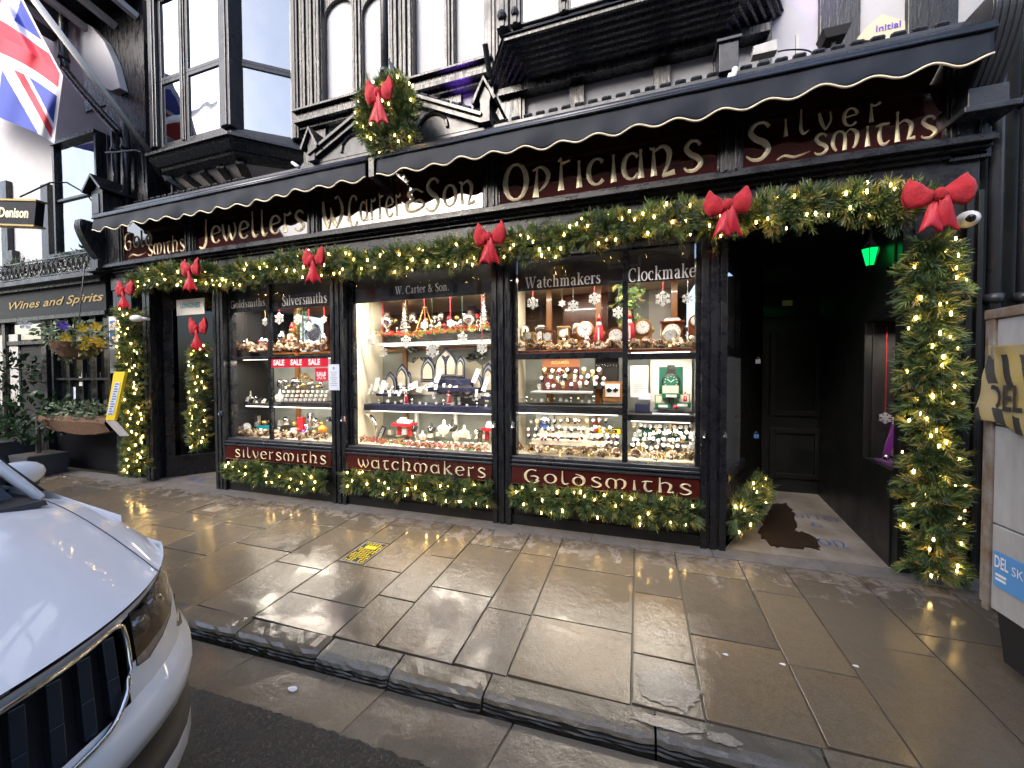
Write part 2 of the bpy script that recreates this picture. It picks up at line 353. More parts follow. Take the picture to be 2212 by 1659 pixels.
# ------------------------------------------------------------------ carved uncial lettering, drawn stroke by stroke
def arc(cx, cy, rx, ry, a0, a1, thick=.14, thin=.05, n=14):
    o = []
    for i in range(n+1):
        a = R(a0+(a1-a0)*i/n); o.append((cx+rx*math.cos(a), cy+ry*math.sin(a), thin+(thick-thin)*abs(math.cos(a))**1.3))
    return ('A', o)
L_ = lambda *p: ('L', list(p))
C_ = lambda *p: ('C', list(p))
stem = lambda x, h=1.0, t=.06, b=.17: L_((x, h, t+.03), (x, h*.85, t), (x+.01, h*.3, b*.75), (x+.02, 0, b))
GL = {
 'a': (1.0, [arc(.40, .48, .34, .46, 40, 320), stem(.76, 1.02)]),
 'c': (.82, [arc(.42, .49, .36, .47, 48, 318), C_((.62, .86, .1), (.68, .80, .1))]),
 'd': (1.0, [arc(.42, .44, .36, .44, 0, 360), C_((.80, .40, .13), (.78, .75, .13), (.60, 1.0, .10), (.22, 1.18, .05))]),
 'e': (.85, [arc(.43, .49, .37, .48, 15, 318), L_((.12, .50, .05), (.78, .60, .05))]),
 'h': (1.05, [stem(.15, 1.45), C_((.2, .85, .05), (.5, 1.0, .08), (.78, .75, .14), (.72, .3, .11), (.60, .02, .06)), L_((.58, .04, .06), (.95, .10, .12))]),
 'i': (.42, [stem(.18)]),
 'j': (.42, [stem(.18), C_((.18, 1.28, .1), (.2, 1.2, .1))]),
 'k': (.95, [stem(.15, 1.45), L_((.2, .5, .05), (.7, 1.0, .10)), C_((.3, .6, .08), (.6, .2, .13), (.9, 0, .06))]),
 'l': (.62, [C_((.15, 1.4, .06), (.14, .8, .08), (.15, .3, .13), (.3, .02, .11), (.58, .14, .05))]),
 'm': (1.4, [C_((.22, .02, .07), (.04, .35, .13), (.12, .85, .10), (.38, .98, .06), (.62, .75, .10), (.62, 0, .14)), C_((.64, .8, .05), (.9, 1.0, .06), (1.2, .75, .14), (1.16, .25, .11), (1.0, .02, .05))]),
 'n': (1.15, [stem(.15), L_((.0, 1.0, .05), (.18, .93, .08)), C_((.18, .86, .05), (.5, 1.0, .08), (.76, .78, .14), (.70, .35, .10), (.52, -.05, .06)), L_((.50, -.04, .07), (.98, .05, .13))]),
 'o': (.92, [arc(.43, .48, .38, .48, 0, 360)]),
 'p': (.98, [L_((.2, 1.0, .08), (.2, .8, .06), (.16, .2, .13), (.14, -.12, .20)), C_((.0, .92, .05), (.40, 1.02, .07), (.72, .72, .14), (.62, .35, .10), (.32, .10, .04))]),
 'r': (.72, [stem(.16, 1.0), C_((.12, .98, .07), (.35, .88, .06), (.62, 1.0, .11))]),
 's': (.82, [C_((.66, .82, .09), (.55, .97, .07), (.30, .99, .09), (.14, .78, .12), (.30, .56, .13), (.56, .40, .14), (.68, .2, .12), (.48, .0, .09), (.20, .0, .07), (.06, .12, .04))]),
 't': (.75, [C_((.02, .90, .05), (.3, .98, .09), (.66, .98, .06)), C_((.28, .95, .06), (.20, .45, .13), (.30, .06, .12), (.50, .0, .09), (.66, .14, .04))]),
 'T': (.72, [L_((.22, 1.18, .04), (.22, .9, .07), (.22, .3, .13), (.22, 0, .19)), L_((.20, 1.0, .09), (.62, 1.08, .04)), L_((.08, 1.1, .03), (.24, 1.2, .10))]),
 'v': (.85, [C_((.05, 1.0, .09), (.18, .5, .14), (.42, 0, .07)), C_((.42, 0, .05), (.70, .5, .08), (.66, .98, .05))]),
 'w': (1.25, [C_((.04, 1.0, .08), (.10, .45, .14), (.36, 0, .08)), C_((.36, 0, .05), (.58, .5, .07), (.54, .9, .04)), C_((.54, .9, .06), (.62, .4, .14), (.84, 0, .08)), C_((.84, 0, .05), (1.12, .5, .11), (1.0, .98, .05))]),
 'C': (1.2, [arc(.62, .55, .52, .78, 52, 318, .17), C_((.92, 1.16, .13), (1.0, 1.05, .12))]),
 'G': (1.25, [arc(.60, .58, .52, .72, 60, 330, .17), C_((.46, .58, .05), (.75, .62, .10), (1.0, .45, .13), (.86, .15, .10))]),
 'J': (.95, [C_((.66, 1.45, .06), (.62, .9, .1), (.62, .2, .14), (.35, -.22, .13), (.05, -.1, .07))]),
 'O': (1.3, [arc(.60, .60, .52, .70, 0, 360, .17, .06)]),
 'S': (1.1, [C_((.92, 1.16, .11), (.72, 1.36, .08), (.40, 1.34, .10), (.20, 1.05, .14), (.40, .76, .16), (.74, .54, .17), (.88, .25, .14), (.62, -.06, .10), (.28, -.06, .08), (.04, .12, .04))]),
 'W': (1.5, [C_((.04, 1.3, .08), (.10, .6, .17), (.40, -.05, .10)), C_((.40, -.05, .05), (.60, .6, .08), (.56, .95, .04)), C_((.56, .9, .06), (.68, .4, .17), (.94, -.05, .10)), C_((.94, -.05, .05), (1.34, .7, .13), (1.10, 1.4, .06), (.86, 1.36, .07))]),
 '&': (.92, [C_((.80, .85, .05), (.50, 1.06, .07), (.22, .85, .11), (.40, .58, .09), (.15, .40, .12), (.20, .04, .10), (.52, .0, .09), (.84, .22, .07), (.66, .50, .07), (.44, .42, .05))]),
 '.': (.42, [arc(.2, .12, .045, .045, 0, 360, .10, .10, 8)]),
 '~': (1.3, [C_((.0, .0, .05), (.3, .22, .10), (.7, .05, .10), (1.25, .25, .04))]),
}
WGT = [1.0]
def glyph(mb, ch, X, ox, z0, sx, sz, Y, dep=.010, mapf=None):
    adv, strokes = GL[ch]
    for kind, pts in strokes:
        closed = kind == 'A' and abs(pts[0][0]-pts[-1][0]) < 1e-6 and abs(pts[0][1]-pts[-1][1]) < 1e-6
        q = crs(pts, 5) if kind == 'C' else [np.array(p, float) for p in pts]
        if closed: q = q[:-1]
        k = len(q); vs = []; fs = []
        for i, p in enumerate(q):
            a = q[i-1] if (i or closed) else p; b = q[(i+1) % k] if (i < k-1 or closed) else p
            t = (b-a)[:2]; t = t/(np.hypot(*t)+1e-9); nx, nz = -t[1], t[0]; h = p[2]/2*WGT[0]
            for s_, d_ in ((1, .002), (0, dep), (-1, .002)):
                gx, gz = ox+p[0]+nx*h*s_, p[1]+nz*h*s_
                w3 = (X+gx*sx, Y-d_, z0+gz*sz) if mapf is None else mapf(gx*sx, gz*sz, d_)
                vs.append(w3)
        for i in range(k if closed else k-1):
            j = (i+1) % k
            fs += [(i*3, i*3+1, j*3+1, j*3), (i*3+1, i*3+2, j*3+2, j*3+1)]
        mb.add(vs, fs)
    return adv
def uncial(text, x0, x1, z, xh, Y, parent, m_='gold', dep=.010, gap=.12, yd=None, mapf=None):
    """each letter its own mesh 'letter' under parent; fitted between x0 and x1"""
    tot = sum((GL[c][0]+gap) if c != ' ' else .6 for c in text)-gap
    sx = (x1-x0)/tot; ox = 0
    for c in text:
        if c == ' ': ox += .6; continue
        mb = MB(); adv = glyph(mb, c, x0, ox, z, sx, xh, Y, dep, mapf)
        build('letter', mb, m_, parent); ox += adv+gap

def text_mesh(s, size, ext=.0, bold=.0, align='CENTER', shear=0.0, sx=1.0):
    cu = bpy.data.curves.new('lettering', 'FONT'); cu.body = s; cu.size = size; cu.extrude = ext; cu.offset = bold
    cu.align_x = align; cu.align_y = 'CENTER'; cu.resolution_u = 3; cu.shear = shear
    ob = bpy.data.objects.new('lettering', cu); col.objects.link(ob)
    dg = bpy.context.evaluated_depsgraph_get(); me = bpy.data.meshes.new_from_object(ob.evaluated_get(dg))
    mb = MB(); mb.add([(v.co.x*sx, v.co.y, v.co.z) for v in me.vertices], [tuple(p.vertices) for p in me.polygons])
    bpy.data.objects.remove(ob); bpy.data.meshes.remove(me); bpy.data.curves.remove(cu)
    return mb
def lettering(s, c, width, height, m_, parent=None, Y=None, U=(1, 0, 0), V=(0, 0, 1), bold=.02, shear=0.0, name='lettering', roman=False):
    """flat print of the words s, centred at c, spanned by U (reading direction) and V (up), size width x height"""
    mb = text_mesh(s, 1.0, 0, bold, shear=shear)
    a = np.array(mb.v); lo, hi = a.min(0), a.max(0); mid = (lo+hi)/2; sc_ = (width/(hi[0]-lo[0]), height/(hi[1]-lo[1]))
    U = np.array(U, float); V = np.array(V, float); c = np.array(c, float)
    mb.v = [tuple(c+U*(p[0]-mid[0])*sc_[0]+V*(p[1]-mid[1])*sc_[1]) for p in a]
    return build(name, mb, m_, parent)

# roman letters with slab serifs for the window glass
def rv(x, h, top=True, w=.24):
    o = [L_((x, 0, w), (x, h, w)), L_((x-.22, .04, .09), (x+.22, .04, .09))]
    if top: o.append(L_((x-.2, h-.05, .10), (x+.02, h-.03, .09)))
    return o
def ra(*a, t=.24): return arc(*a, t, .07)
RG = {
 'i': (.5, rv(.25, 1)), 'l': (.5, rv(.25, 1.5)), 't': (.62, [C_((.28, 1.35, .12), (.28, .8, .22), (.28, .3, .22), (.38, .05, .14), (.6, .1, .05)), L_((.05, .96, .09), (.58, .96, .09))]),
 'c': (.85, [ra(.45, .5, .36, .48, 55, 310), C_((.66, .82, .2), (.72, .76, .16))]), 'e': (.88, [ra(.45, .5, .36, .48, 5, 315), L_((.12, .54, .07), (.8, .54, .07))]),
 'o': (.98, [ra(.48, .5, .38, .48, 0, 360)]), 's': (.72, [C_((.58, .78, .07), (.50, .95, .07), (.28, .96, .12), (.16, .76, .2), (.36, .55, .22), (.56, .36, .22), (.54, .08, .12), (.28, .03, .08), (.10, .1, .07), (.08, .28, .05))]),
 'a': (.9, [C_((.14, .78, .18), (.22, .94, .09), (.45, .97, .1), (.6, .75, .22), (.6, .2, .24), (.66, .04, .14), (.86, .08, .05)), C_((.6, .58, .07), (.3, .5, .1), (.14, .28, .2), (.24, .06, .14), (.42, .03, .08), (.6, .22, .06))]),
 'r': (.72, rv(.25, 1)+[C_((.28, .7, .06), (.42, .94, .09), (.6, .92, .2), (.64, .86, .18))]),
 'h': (1.1, rv(.25, 1.5)+[C_((.28, .75, .06), (.5, .96, .1), (.72, .9, .18), (.78, .6, .24), (.78, 0, .24)), L_((.56, .04, .09), (1.0, .04, .09))]),
 'n': (1.1, rv(.25, 1)+[C_((.28, .75, .06), (.5, .96, .1), (.72, .9, .18), (.78, .6, .24), (.78, 0, .24)), L_((.56, .04, .09), (1.0, .04, .09))]),
 'm': (1.62, rv(.25, 1)+[C_((.28, .75, .06), (.48, .96, .1), (.68, .9, .18), (.74, .6, .24), (.74, 0, .24)), L_((.55, .04, .09), (.95, .04, .09)), C_((.77, .75, .06), (.98, .96, .1), (1.2, .9, .18), (1.26, .6, .24), (1.26, 0, .24)), L_((1.06, .04, .09), (1.48, .04, .09))]),
 'k': (1.05, rv(.25, 1.5)+[L_((.32, .42, .08), (.78, .95, .08)), L_((.6, .95, .08), (.95, .95, .08)), L_((.48, .62, .2), (.85, .03, .24)), L_((.66, .04, .09), (1.05, .04, .09))]),
 'd': (1.05, [ra(.42, .48, .34, .46, 0, 360), L_((.78, 0, .24), (.78, 1.5, .24)), L_((.58, 1.46, .09), (.8, 1.46, .09)), L_((.76, .04, .09), (1.0, .04, .09))]),
 'v': (.95, [L_((.16, .95, .24), (.48, .02, .22)), L_((.48, .02, .07), (.82, .95, .08)), L_((0, .96, .09), (.36, .96, .09)), L_((.66, .96, .09), (.96, .96, .09))]),
 'C': (1.25, [ra(.66, .7, .56, .72, 50, 310, t=.27), L_((1.06, 1.0, .08), (1.06, 1.4, .09))]), 'G': (1.35, [ra(.66, .7, .56, .72, 50, 325, t=.27), L_((1.1, .0, .24), (1.1, .6, .24)), L_((.88, .6, .09), (1.32, .6, .09)), L_((1.06, 1.0, .08), (1.06, 1.4, .09))]),
 'S': (.95, [C_((.78, 1.1, .08), (.66, 1.38, .09), (.38, 1.4, .14), (.18, 1.12, .24), (.42, .82, .28), (.74, .52, .28), (.76, .14, .16), (.40, -.0, .1), (.14, .1, .09), (.10, .4, .07))]),
 'W': (1.85, [L_((.2, 1.4, .26), (.55, .02, .22)), L_((.55, .02, .08), (.92, 1.2, .08)), L_((.85, 1.4, .26), (1.2, .02, .22)), L_((1.2, .02, .08), (1.6, 1.4, .08)), L_((0, 1.42, .09), (.45, 1.42, .09)), L_((.68, 1.42, .09), (1.1, 1.42, .09)), L_((1.4, 1.42, .09), (1.8, 1.42, .09))]),
 '&': (1.3, [C_((1.1, .85, .08), (.8, .2, .12), (.45, 0, .14), (.14, .3, .2), (.4, .75, .12), (.62, 1.15, .14), (.45, 1.38, .1), (.26, 1.15, .16), (.5, .7, .2), (1.15, .04, .14))]), '.': (.4, [L_((.18, 0, .2), (.18, .2, .2))]),
}
def roman(text, c, width, height, m_, parent):
    tot = sum(RG[ch][0]+.06 if ch != ' ' else .55 for ch in text); sx = width/tot; ox = 0; z = c[2]-height/2; x0 = c[0]-width/2
    for ch in text:
        if ch == ' ': ox += .55; continue
        GL['_'] = RG[ch]; mb = MB(); w0 = WGT[0]; WGT[0] = 1.0; glyph(mb, '_', x0, ox, z, sx, height/1.5, c[1], .0025); WGT[0] = w0
        build('letter', mb, m_, parent); ox += RG[ch][0]+.06
# ------------------------------------------------------------------ ground
def gz(y): return .045*y
def kb(x): return -1.715-.030*(-x) if x < 1 else -1.685   # back line of the kerb
def kbk(x): return -1.735+.028*x
ROADZ = -.165
mb = MB(); mb.add([(-60, -1.95, ROADZ-.02), (60, -1.95, ROADZ-.02), (60, -60, ROADZ-.02), (-60, -60, ROADZ-.02)], [(0, 3, 2, 1)])
g0 = build('ground', mb, 'joint'); g0['kind'] = 'structure'
# asphalt: fine grid, its near edge ragged where it meets the gutter stones
mb = MB(); xs = np.concatenate([np.linspace(-14, -4, 30), np.linspace(-3.9, 2.5, 260), np.linspace(2.6, 14, 30)])
for i in range(len(xs)-1):
    e = lambda x: -2.205+.012*x+.006*math.sin(x*3.1)+.004*math.sin(x*41+1)+.004*math.sin(x*97)+.003*math.sin(x*211)
    a, b = xs[i], xs[i+1]
    mb.add([(a, e(a), ROADZ+.004), (b, e(b), ROADZ+.004), (b, -9.2, ROADZ+.004), (a, -9.2, ROADZ+.004), (b, e(b), ROADZ-.02), (a, e(a), ROADZ-.02)], [(0, 3, 2, 1), (0, 1, 4, 5)])
road = build('road', mb, 'asphalt'); road['kind'] = 'structure'
# gutter flags
gut = bpy.data.objects.new('gutter', None); col.objects.link(gut); gut['kind'] = 'structure'
gx = [-14, -12.3, -10.8, -9, -7.6, -6.2, -4.9, -3.9, -2.98, -2.16, -1.26, -.56, .25, 1.1, 2.0, 3.2, 4.6, 6.5, 9]
for a, b in zip(gx, gx[1:]):
    tl = rnd.uniform(-.03, .03); mb = MB()
    ya, yb = kbk(a)-.165, kbk(b)-.165
    ti = .0 if a < -3 else -.06
    mb.hexa([(a+.004, -2.36, ROADZ-.05), (b-.004, -2.36, ROADZ-.05), (b-.004, yb, ROADZ-.05), (a+.004, ya, ROADZ-.05)],
            [(a+.004-.08, -2.36, ROADZ-.002), (b-.004-.08, -2.36, ROADZ-.002), (b-.004, yb, ROADZ+.003), (a+.004, ya, ROADZ+.003)])
    build('gutter_stone', mb, 'gutter', gut, origin=((a+b)/2, -2.1, ROADZ), bevel=.004)
# kerb stones: rounded nose, layered face
kerb = bpy.data.objects.new('kerb', None); col.objects.link(kerb); kerb['kind'] = 'structure'
kx = [-14, -12.4, -11, -9.6, -8.2, -6.9, -5.6, -4.5, -3.55, -2.93, -2.37, -1.74, -1.26, -.73, .08, .74, 1.5, 2.4, 3.3, 4.4, 5.6, 7, 9]
for ki, (a, b) in enumerate(zip(kx, kx[1:])):
    mb = MB(); n = 14; off = rnd.uniform(-.012, .012); zo = rnd.uniform(-.006, .004)
    prof = [(0, -.082), (-.05, -.084), (-.10, -.086), (-.125, -.091), (-.142, -.102), (-.150, -.118), (-.152, -.128), (-.158, -.132), (-.156, -.142), (-.163, -.147), (-.162, -.158), (-.170, -.18), (-.170, -.22)]
    cols = []
    for i in range(n+1):
        x = a+.005+(b-a-.010)*i/n; end = 1 if i in (0, n) else 0
        rr = random.Random(int(x*1000)); row = []
        for j, (py, pz) in enumerate(prof):
            jit = .0 if j == 0 else (rr.uniform(-.004, .004) if j < 4 else rr.uniform(-.004, .004))
            row.append((x, kbk(x)+py+jit+(0 if j == 0 else off)+(.008 if end and j > 2 else 0), pz+zo+(rr.uniform(-.002, .002) if j else 0)-(.006 if end and j in (1, 2, 3) else 0)))
        cols.append(row)
    k = len(prof)
    for i in range(n):
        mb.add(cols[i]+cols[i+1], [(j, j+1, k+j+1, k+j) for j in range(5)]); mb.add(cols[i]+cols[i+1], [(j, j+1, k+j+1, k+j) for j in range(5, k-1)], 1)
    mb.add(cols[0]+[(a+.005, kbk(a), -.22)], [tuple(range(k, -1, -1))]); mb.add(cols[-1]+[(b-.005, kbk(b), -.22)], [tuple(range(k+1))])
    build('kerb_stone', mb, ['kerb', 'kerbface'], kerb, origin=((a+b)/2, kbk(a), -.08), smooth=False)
# pavement flags
pav = MB(); pav.add([(-14, .02, -.010), (14, .02, -.010), (14, -1.6, gz(-1.6)-.010), (-14, -1.6, gz(-1.6)-.010)], [(0, 3, 2, 1)])
pav.add([(x, y, z) for x in (-14, 14) for y, z in ((-1.6, gz(-1.6)-.010), (kbk(-14)+.35 if x < 0 else kbk(1)+.0, -.092))], [(0, 1, 3, 2)])
pave = build('pavement', pav, 'joint'); pave['kind'] = 'structure'
colsx = [(-14, [-.9, -.3]), (-12.9, [-1.2, -.6]), (-12, [-.9, -.35]), (-11.2, [-1.3, -.7]), (-10.4, [-1.0, -.5]), (-9.7, [-1.25, -.8, -.3]), (-8.9, [-.95, -.45]), (-8.2, [-1.3, -.75]), (-7.5, [-1.0, -.4]), (-6.8, [-1.35, -.85, -.3]),
        (-6.1, [-1.0, -.5]), (-5.5, [-1.25, -.7]), (-4.85, [-1.45, -1.0, -.36]), (-4.15, [-1.3, -.75, -.2]), (-3.56, [-1.05, -.53, -.17]), (-2.89, [-1.2, -.52]), (-2.40, [-1.50, -1.06, -.33]), (-1.755, [-1.35, -.75]), (-1.45, [-1.15, -.47]),
        (-.96, [-1.255, -.5]), (-.65, [-1.24, -.61]), (-.025, [-1.39, -.80, -.22]), (.30, [-1.14, -.43]), (.77, [-1.24, -.55]), (1.085, [-.96, -.30]), (1.555, [-.76, -.22]), (2.05, [-1.42, -.6]), (2.65, [-1.1, -.4]), (3.3, [-.8]), (4.0, [-1.2, -.5]), (4.9, [-.9]), (6, [-1.2]), (8, [])]
gap = .0045
def slab(a, b, y0, y1, mt='slab'):
    mb = MB(); t = [rnd.uniform(-.0025, .002) for _ in range(4)]; j = lambda: rnd.uniform(-.002, .002)
    q = [(a+gap+j(), y0+gap+j()), (b-gap+j(), y0+gap+j()), (b-gap+j(), y1-gap+j()), (a+gap+j(), y1-gap+j())]
    mb.hexa([(x, y, gz(y)-.03) for x, y in q], [(x, y, gz(y)+tt) for (x, y), tt in zip(q, t)])
    build('paving_slab', mb, mt, pave, origin=((a+b)/2, (y0+y1)/2, 0), bevel=.003)
cover_rect = (-2.385, -2.135, -1.045, -.68); drain_rect = (-4.80, -4.42, -.66, -.38)
for (a, rows), (b, _) in zip(colsx, colsx[1:]):
    ys = [None]+sorted(rows)+[-.135]
    for i in range(len(ys)-1):
        y0, y1 = ys[i], ys[i+1]
        if y0 is None: y0 = kbk((a+b)/2)+.004
        if a == -2.40 and y1 == -.33:      # flag cut round the yellow cover
            x0, x1, c0, c1 = cover_rect
            slab(x1, b, y0, y1); slab(a, x1, c1, y1); continue
        if a == -4.85 and y1 == -.36:
            slab(a, b, y0, -.665); slab(-4.41, b, -.665, y1); continue
        slab(a, b, y0, y1)
mb = MB()
for x0, x1 in ((-14, -9), (-9, -5.3), (-5.3, -3.3), (-3.3, -1.9), (-1.9, -.4), (-.4, .6), (.6, 1.4), (1.4, 5)):
    mb = MB(); mb.hexa([(x0+.002, -.13, -.03), (x1-.002, -.13, -.03), (x1-.002, .06, -.03), (x0+.002, .06, -.03)], [(x0+.002, -.13, gz(-.13)+.002), (x1-.002, -.13, gz(-.13)+.002), (x1-.002, .06, .003), (x0+.002, .06, .003)])
    build('threshold_stone', mb, 'band', pave, bevel=.002)
# inspection cover (yellow chequer plate) and small drain
x0, x1, y0, y1 = cover_rect
cv = thing('inspection_cover', 'small rectangular iron cover with worn yellow painted chequer pattern set in the pavement', 'drain cover', ((x0+x1)/2, (y0+y1)/2, gz(-.86)))
mb = MB()
for r_ in ((x0+.006, x1-.006, y0+.006, y0+.022), (x0+.006, x1-.006, y1-.022, y1-.006), (x0+.006, x0+.022, y0+.0225, y1-.0225), (x1-.022, x1-.006, y0+.0225, y1-.0225)):
    mb.hexa([(r_[0], r_[2], gz(r_[2])-.03), (r_[1], r_[2], gz(r_[2])-.03), (r_[1], r_[3], gz(r_[3])-.03), (r_[0], r_[3], gz(r_[3])-.03)], [(r_[0], r_[2], gz(r_[2])), (r_[1], r_[2], gz(r_[2])), (r_[1], r_[3], gz(r_[3])), (r_[0], r_[3], gz(r_[3]))])
build('cover_frame', mb, 'skipframe', cv)
mb = MB(); f = lambda x, y, z: (x, y, gz(y)+z)
mb.hexa([f(x0+.022, y0+.022, -.03), f(x1-.022, y0+.022, -.03), f(x1-.022, y1-.022, -.03), f(x0+.022, y1-.022, -.03)], [f(x0+.024, y0+.024, -.006), f(x1-.024, y0+.024, -.006), f(x1-.024, y1-.024, -.006), f(x0+.024, y1-.024, -.006)])
build('cover_plate', mb, 'carblack', cv)
mb = MB()
for i in range(11):
    for j in range(6):
        cx_, cy_ = x0+.042+j*.033, y0+.04+i*.0285
        if 7 <= i <= 8 and 2 <= j <= 4: continue
        if rnd.random() < .12: continue
        if (i+j) % 2: w_, h_ = .014, .004
        else: w_, h_ = .004, .0125
        mb.hexa([f(cx_-w_, cy_-h_, -.006), f(cx_+w_, cy_-h_, -.006), f(cx_+w_, cy_+h_, -.006), f(cx_-w_, cy_+h_, -.006)], [f(cx_-w_, cy_-h_, 0), f(cx_+w_, cy_-h_, 0), f(cx_+w_, cy_+h_, 0), f(cx_-w_, cy_+h_, 0)])
cx_, cy_ = (x0+x1)/2, y0+.26
mb.hexa([f(cx_-.055, cy_-.022, -.006), f(cx_+.055, cy_-.022, -.006), f(cx_+.055, cy_+.022, -.006), f(cx_-.055, cy_+.022, -.006)], [f(cx_-.055, cy_-.022, 0.001), f(cx_+.055, cy_-.022, 0.001), f(cx_+.055, cy_+.022, 0.001), f(cx_-.055, cy_+.022, 0.001)])
o = build('raised_studs', mb, 'yellow', cv); o['kind'] = 'stuff'
x0, x1, y0, y1 = drain_rect
dr = thing('stop_tap_cover', 'small rusty stop tap cover in a pale stone surround near the left doorway', 'drain cover', ((x0+x1)/2, (y0+y1)/2, gz(-.5)))
mb = MB()
mb.hexa([f(x0, y0, -.03), f(x1, y0, -.03), f(x1, y1, -.03), f(x0, y1, -.03)], [f(x0, y0, 0), f(x1, y0, 0), f(x1, y1, 0), f(x0, y1, 0)])
build('surround', mb, 'slab', dr, bevel=.003)
mb = MB(); mb.hexa([f(x0+.09, y0+.07, 0), f(x1-.09, y0+.07, 0), f(x1-.09, y1-.07, 0), f(x0+.09, y1-.07, 0)], [f(x0+.09, y0+.07, .003), f(x1-.09, y0+.07, .003), f(x1-.09, y1-.07, .003), f(x0+.09, y1-.07, .003)])
build('lid', mb, 'skipframe', dr)

# flat pale patches with ragged edges across a flag and the kerb below the entrance pillar
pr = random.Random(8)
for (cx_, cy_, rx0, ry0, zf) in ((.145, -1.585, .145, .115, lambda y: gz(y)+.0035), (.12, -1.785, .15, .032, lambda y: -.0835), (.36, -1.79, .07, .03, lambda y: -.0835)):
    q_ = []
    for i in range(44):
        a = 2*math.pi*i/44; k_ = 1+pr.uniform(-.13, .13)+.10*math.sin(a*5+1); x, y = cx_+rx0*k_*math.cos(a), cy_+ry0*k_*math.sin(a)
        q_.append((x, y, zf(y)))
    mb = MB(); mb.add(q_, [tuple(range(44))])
    o = build('pavement_patch', mb, 'palepatch'); o['kind'] = 'structure'
# ------------------------------------------------------------------ the jeweller's building
XL, XR = -7.45, 2.28
shop = thing('jewellers_shop', 'black and white timber framed jewellers shop with lettered maroon fascia and three lit display windows', 'shop building', ((XL+XR)/2, 0, 0))
def part(name, mb, m_, **k): return build(name, mb, m_, shop, **k)
HEAD = 2.78     # underside of fascia zone
PIL = [(-5.335, -5.15), (-3.41, -3.215), (-1.395, -1.20), (.515, .71)]
for a, b in PIL:                       # fluted posts
    mb = MB(); w_ = b-a
    mb.box(a, b, .03, .17, 0, HEAD)
    for u0, u1 in ((0, .26), (.37, .63), (.74, 1)):
        mb.box(a+w_*u0, a+w_*u1, -.005, .0298, 0, HEAD)
    mb.box(a+w_*.26, a+w_*.37, .012, .0296, .0, HEAD); mb.box(a+w_*.63, a+w_*.74, .012, .0296, 0, HEAD)
    part('pillar', mb, 'blackold' if a < 0 else 'black', bevel=.004)
# lintel and mouldings above the windows, fascia box, cornice
mb = MB(); mb.box(XL, XR, .0, .5, HEAD, 3.02)
part('lintel', mb, 'black', bevel=.004)
mb = MB()
for z0, z1, y in ((3.02, 3.05, -.03), (3.052, 3.075, -.075), (3.077, 3.115, -.12), (3.117, 3.14, -.09)): mb.box(XL-.02, XR+.02, y, .5, z0, z1)
part('fascia_moulding', mb, 'black', bevel=.004)
FZ0, FZ1 = 3.155, 3.74
mb = MB(); mb.box(XL, XR, .02, .48, 3.141, 3.93)
part('fascia', mb, 'black')
# sign panels
PANELS = [(-7.08, -5.76), (-5.60, -3.68), (-3.53, -1.46), (-1.31, .64), (.79, 2.09)]
edges = [XL]+[v for p in PANELS for v in p]+[XR]
for i in range(0, len(edges), 2):
    a, b = edges[i], edges[i+1]; mb = MB(); mb.box(a, b, -.05, .0195, 3.1415, 3.86)
    if b-a > .12:
        mb.box(a+.03, a+.05, -.066, -.0502, 3.16, 3.84); mb.box(b-.05, b-.03, -.066, -.0502, 3.16, 3.84)
    part('fascia_pilaster', mb, 'blackold', bevel=.003)
sp = []
for a, b in PANELS:
    mb = MB(); mb.box(a, b, -.012, .019, FZ0+.022, FZ1+.1)
    o = part('sign_panel', mb, 'maroon'); sp.append(o)
    mb = MB()
    mb.box(a, b, -.045, .018, 3.1415, FZ0+.012); mb.box(a, b, -.030, .017, FZ0+.0125, FZ0+.022)
    mb.box(a, a+.018, -.032, .0185, FZ0+.0225, FZ1+.1); mb.box(b-.018, b, -.032, .0185, FZ0+.0225, FZ1+.1)
    build('panel_frame', mb, 'black', o, bevel=.003)
def fz(px, py): return P(px, py, -.015)
WGT[0] = 1.55
# fascia lettering (x-height and baseline measured on the fascia plane)
uncial('Gold', fz(268, 520)[0], fz(330, 520)[0], 3.345, .165, -.014, sp[0])
uncial('smiths', fz(320, 540)[0], fz(400, 540)[0], 3.20, .155, -.014, sp[0])
uncial('~', fz(278, 545)[0], fz(318, 545)[0], 3.22, .14, -.014, sp[0])
uncial('Jewellers', fz(430, 515)[0], fz(660, 490)[0], 3.235, .225, -.014, sp[1])
uncial('W', fz(697, 455)[0], fz(745, 455)[0], 3.215, .23, -.014, sp[2]); uncial('.', fz(748, 470)[0], fz(760, 470)[0], 3.24, .26, -.014, sp[2])
uncial('CarTer', fz(752, 460)[0], fz(868, 440)[0], 3.225, .225, -.014, sp[2])
uncial('&', fz(872, 440)[0], fz(920, 430)[0], 3.25, .21, -.014, sp[2]); uncial('Son', fz(918, 430)[0], fz(1032, 410)[0], 3.24, .225, -.014, sp[2])
uncial('OpTicians', fz(1088, 400)[0], fz(1522, 330)[0], 3.225, .245, -.014, sp[3])
uncial('S', fz(1610, 300)[0], fz(1672, 300)[0], 3.245, .20, -.014, sp[4])
uncial('ilver', fz(1690, 300)[0], fz(1905, 250)[0], 3.375, .135, -.014, sp[4], gap=.5)
uncial('smiths', fz(1757, 300)[0], fz(2028, 260)[0], 3.20, .15, -.014, sp[4])
uncial('~', fz(1678, 330)[0], fz(1752, 320)[0], 3.20, .12, -.014, sp[4])
WGT[0] = 1.25
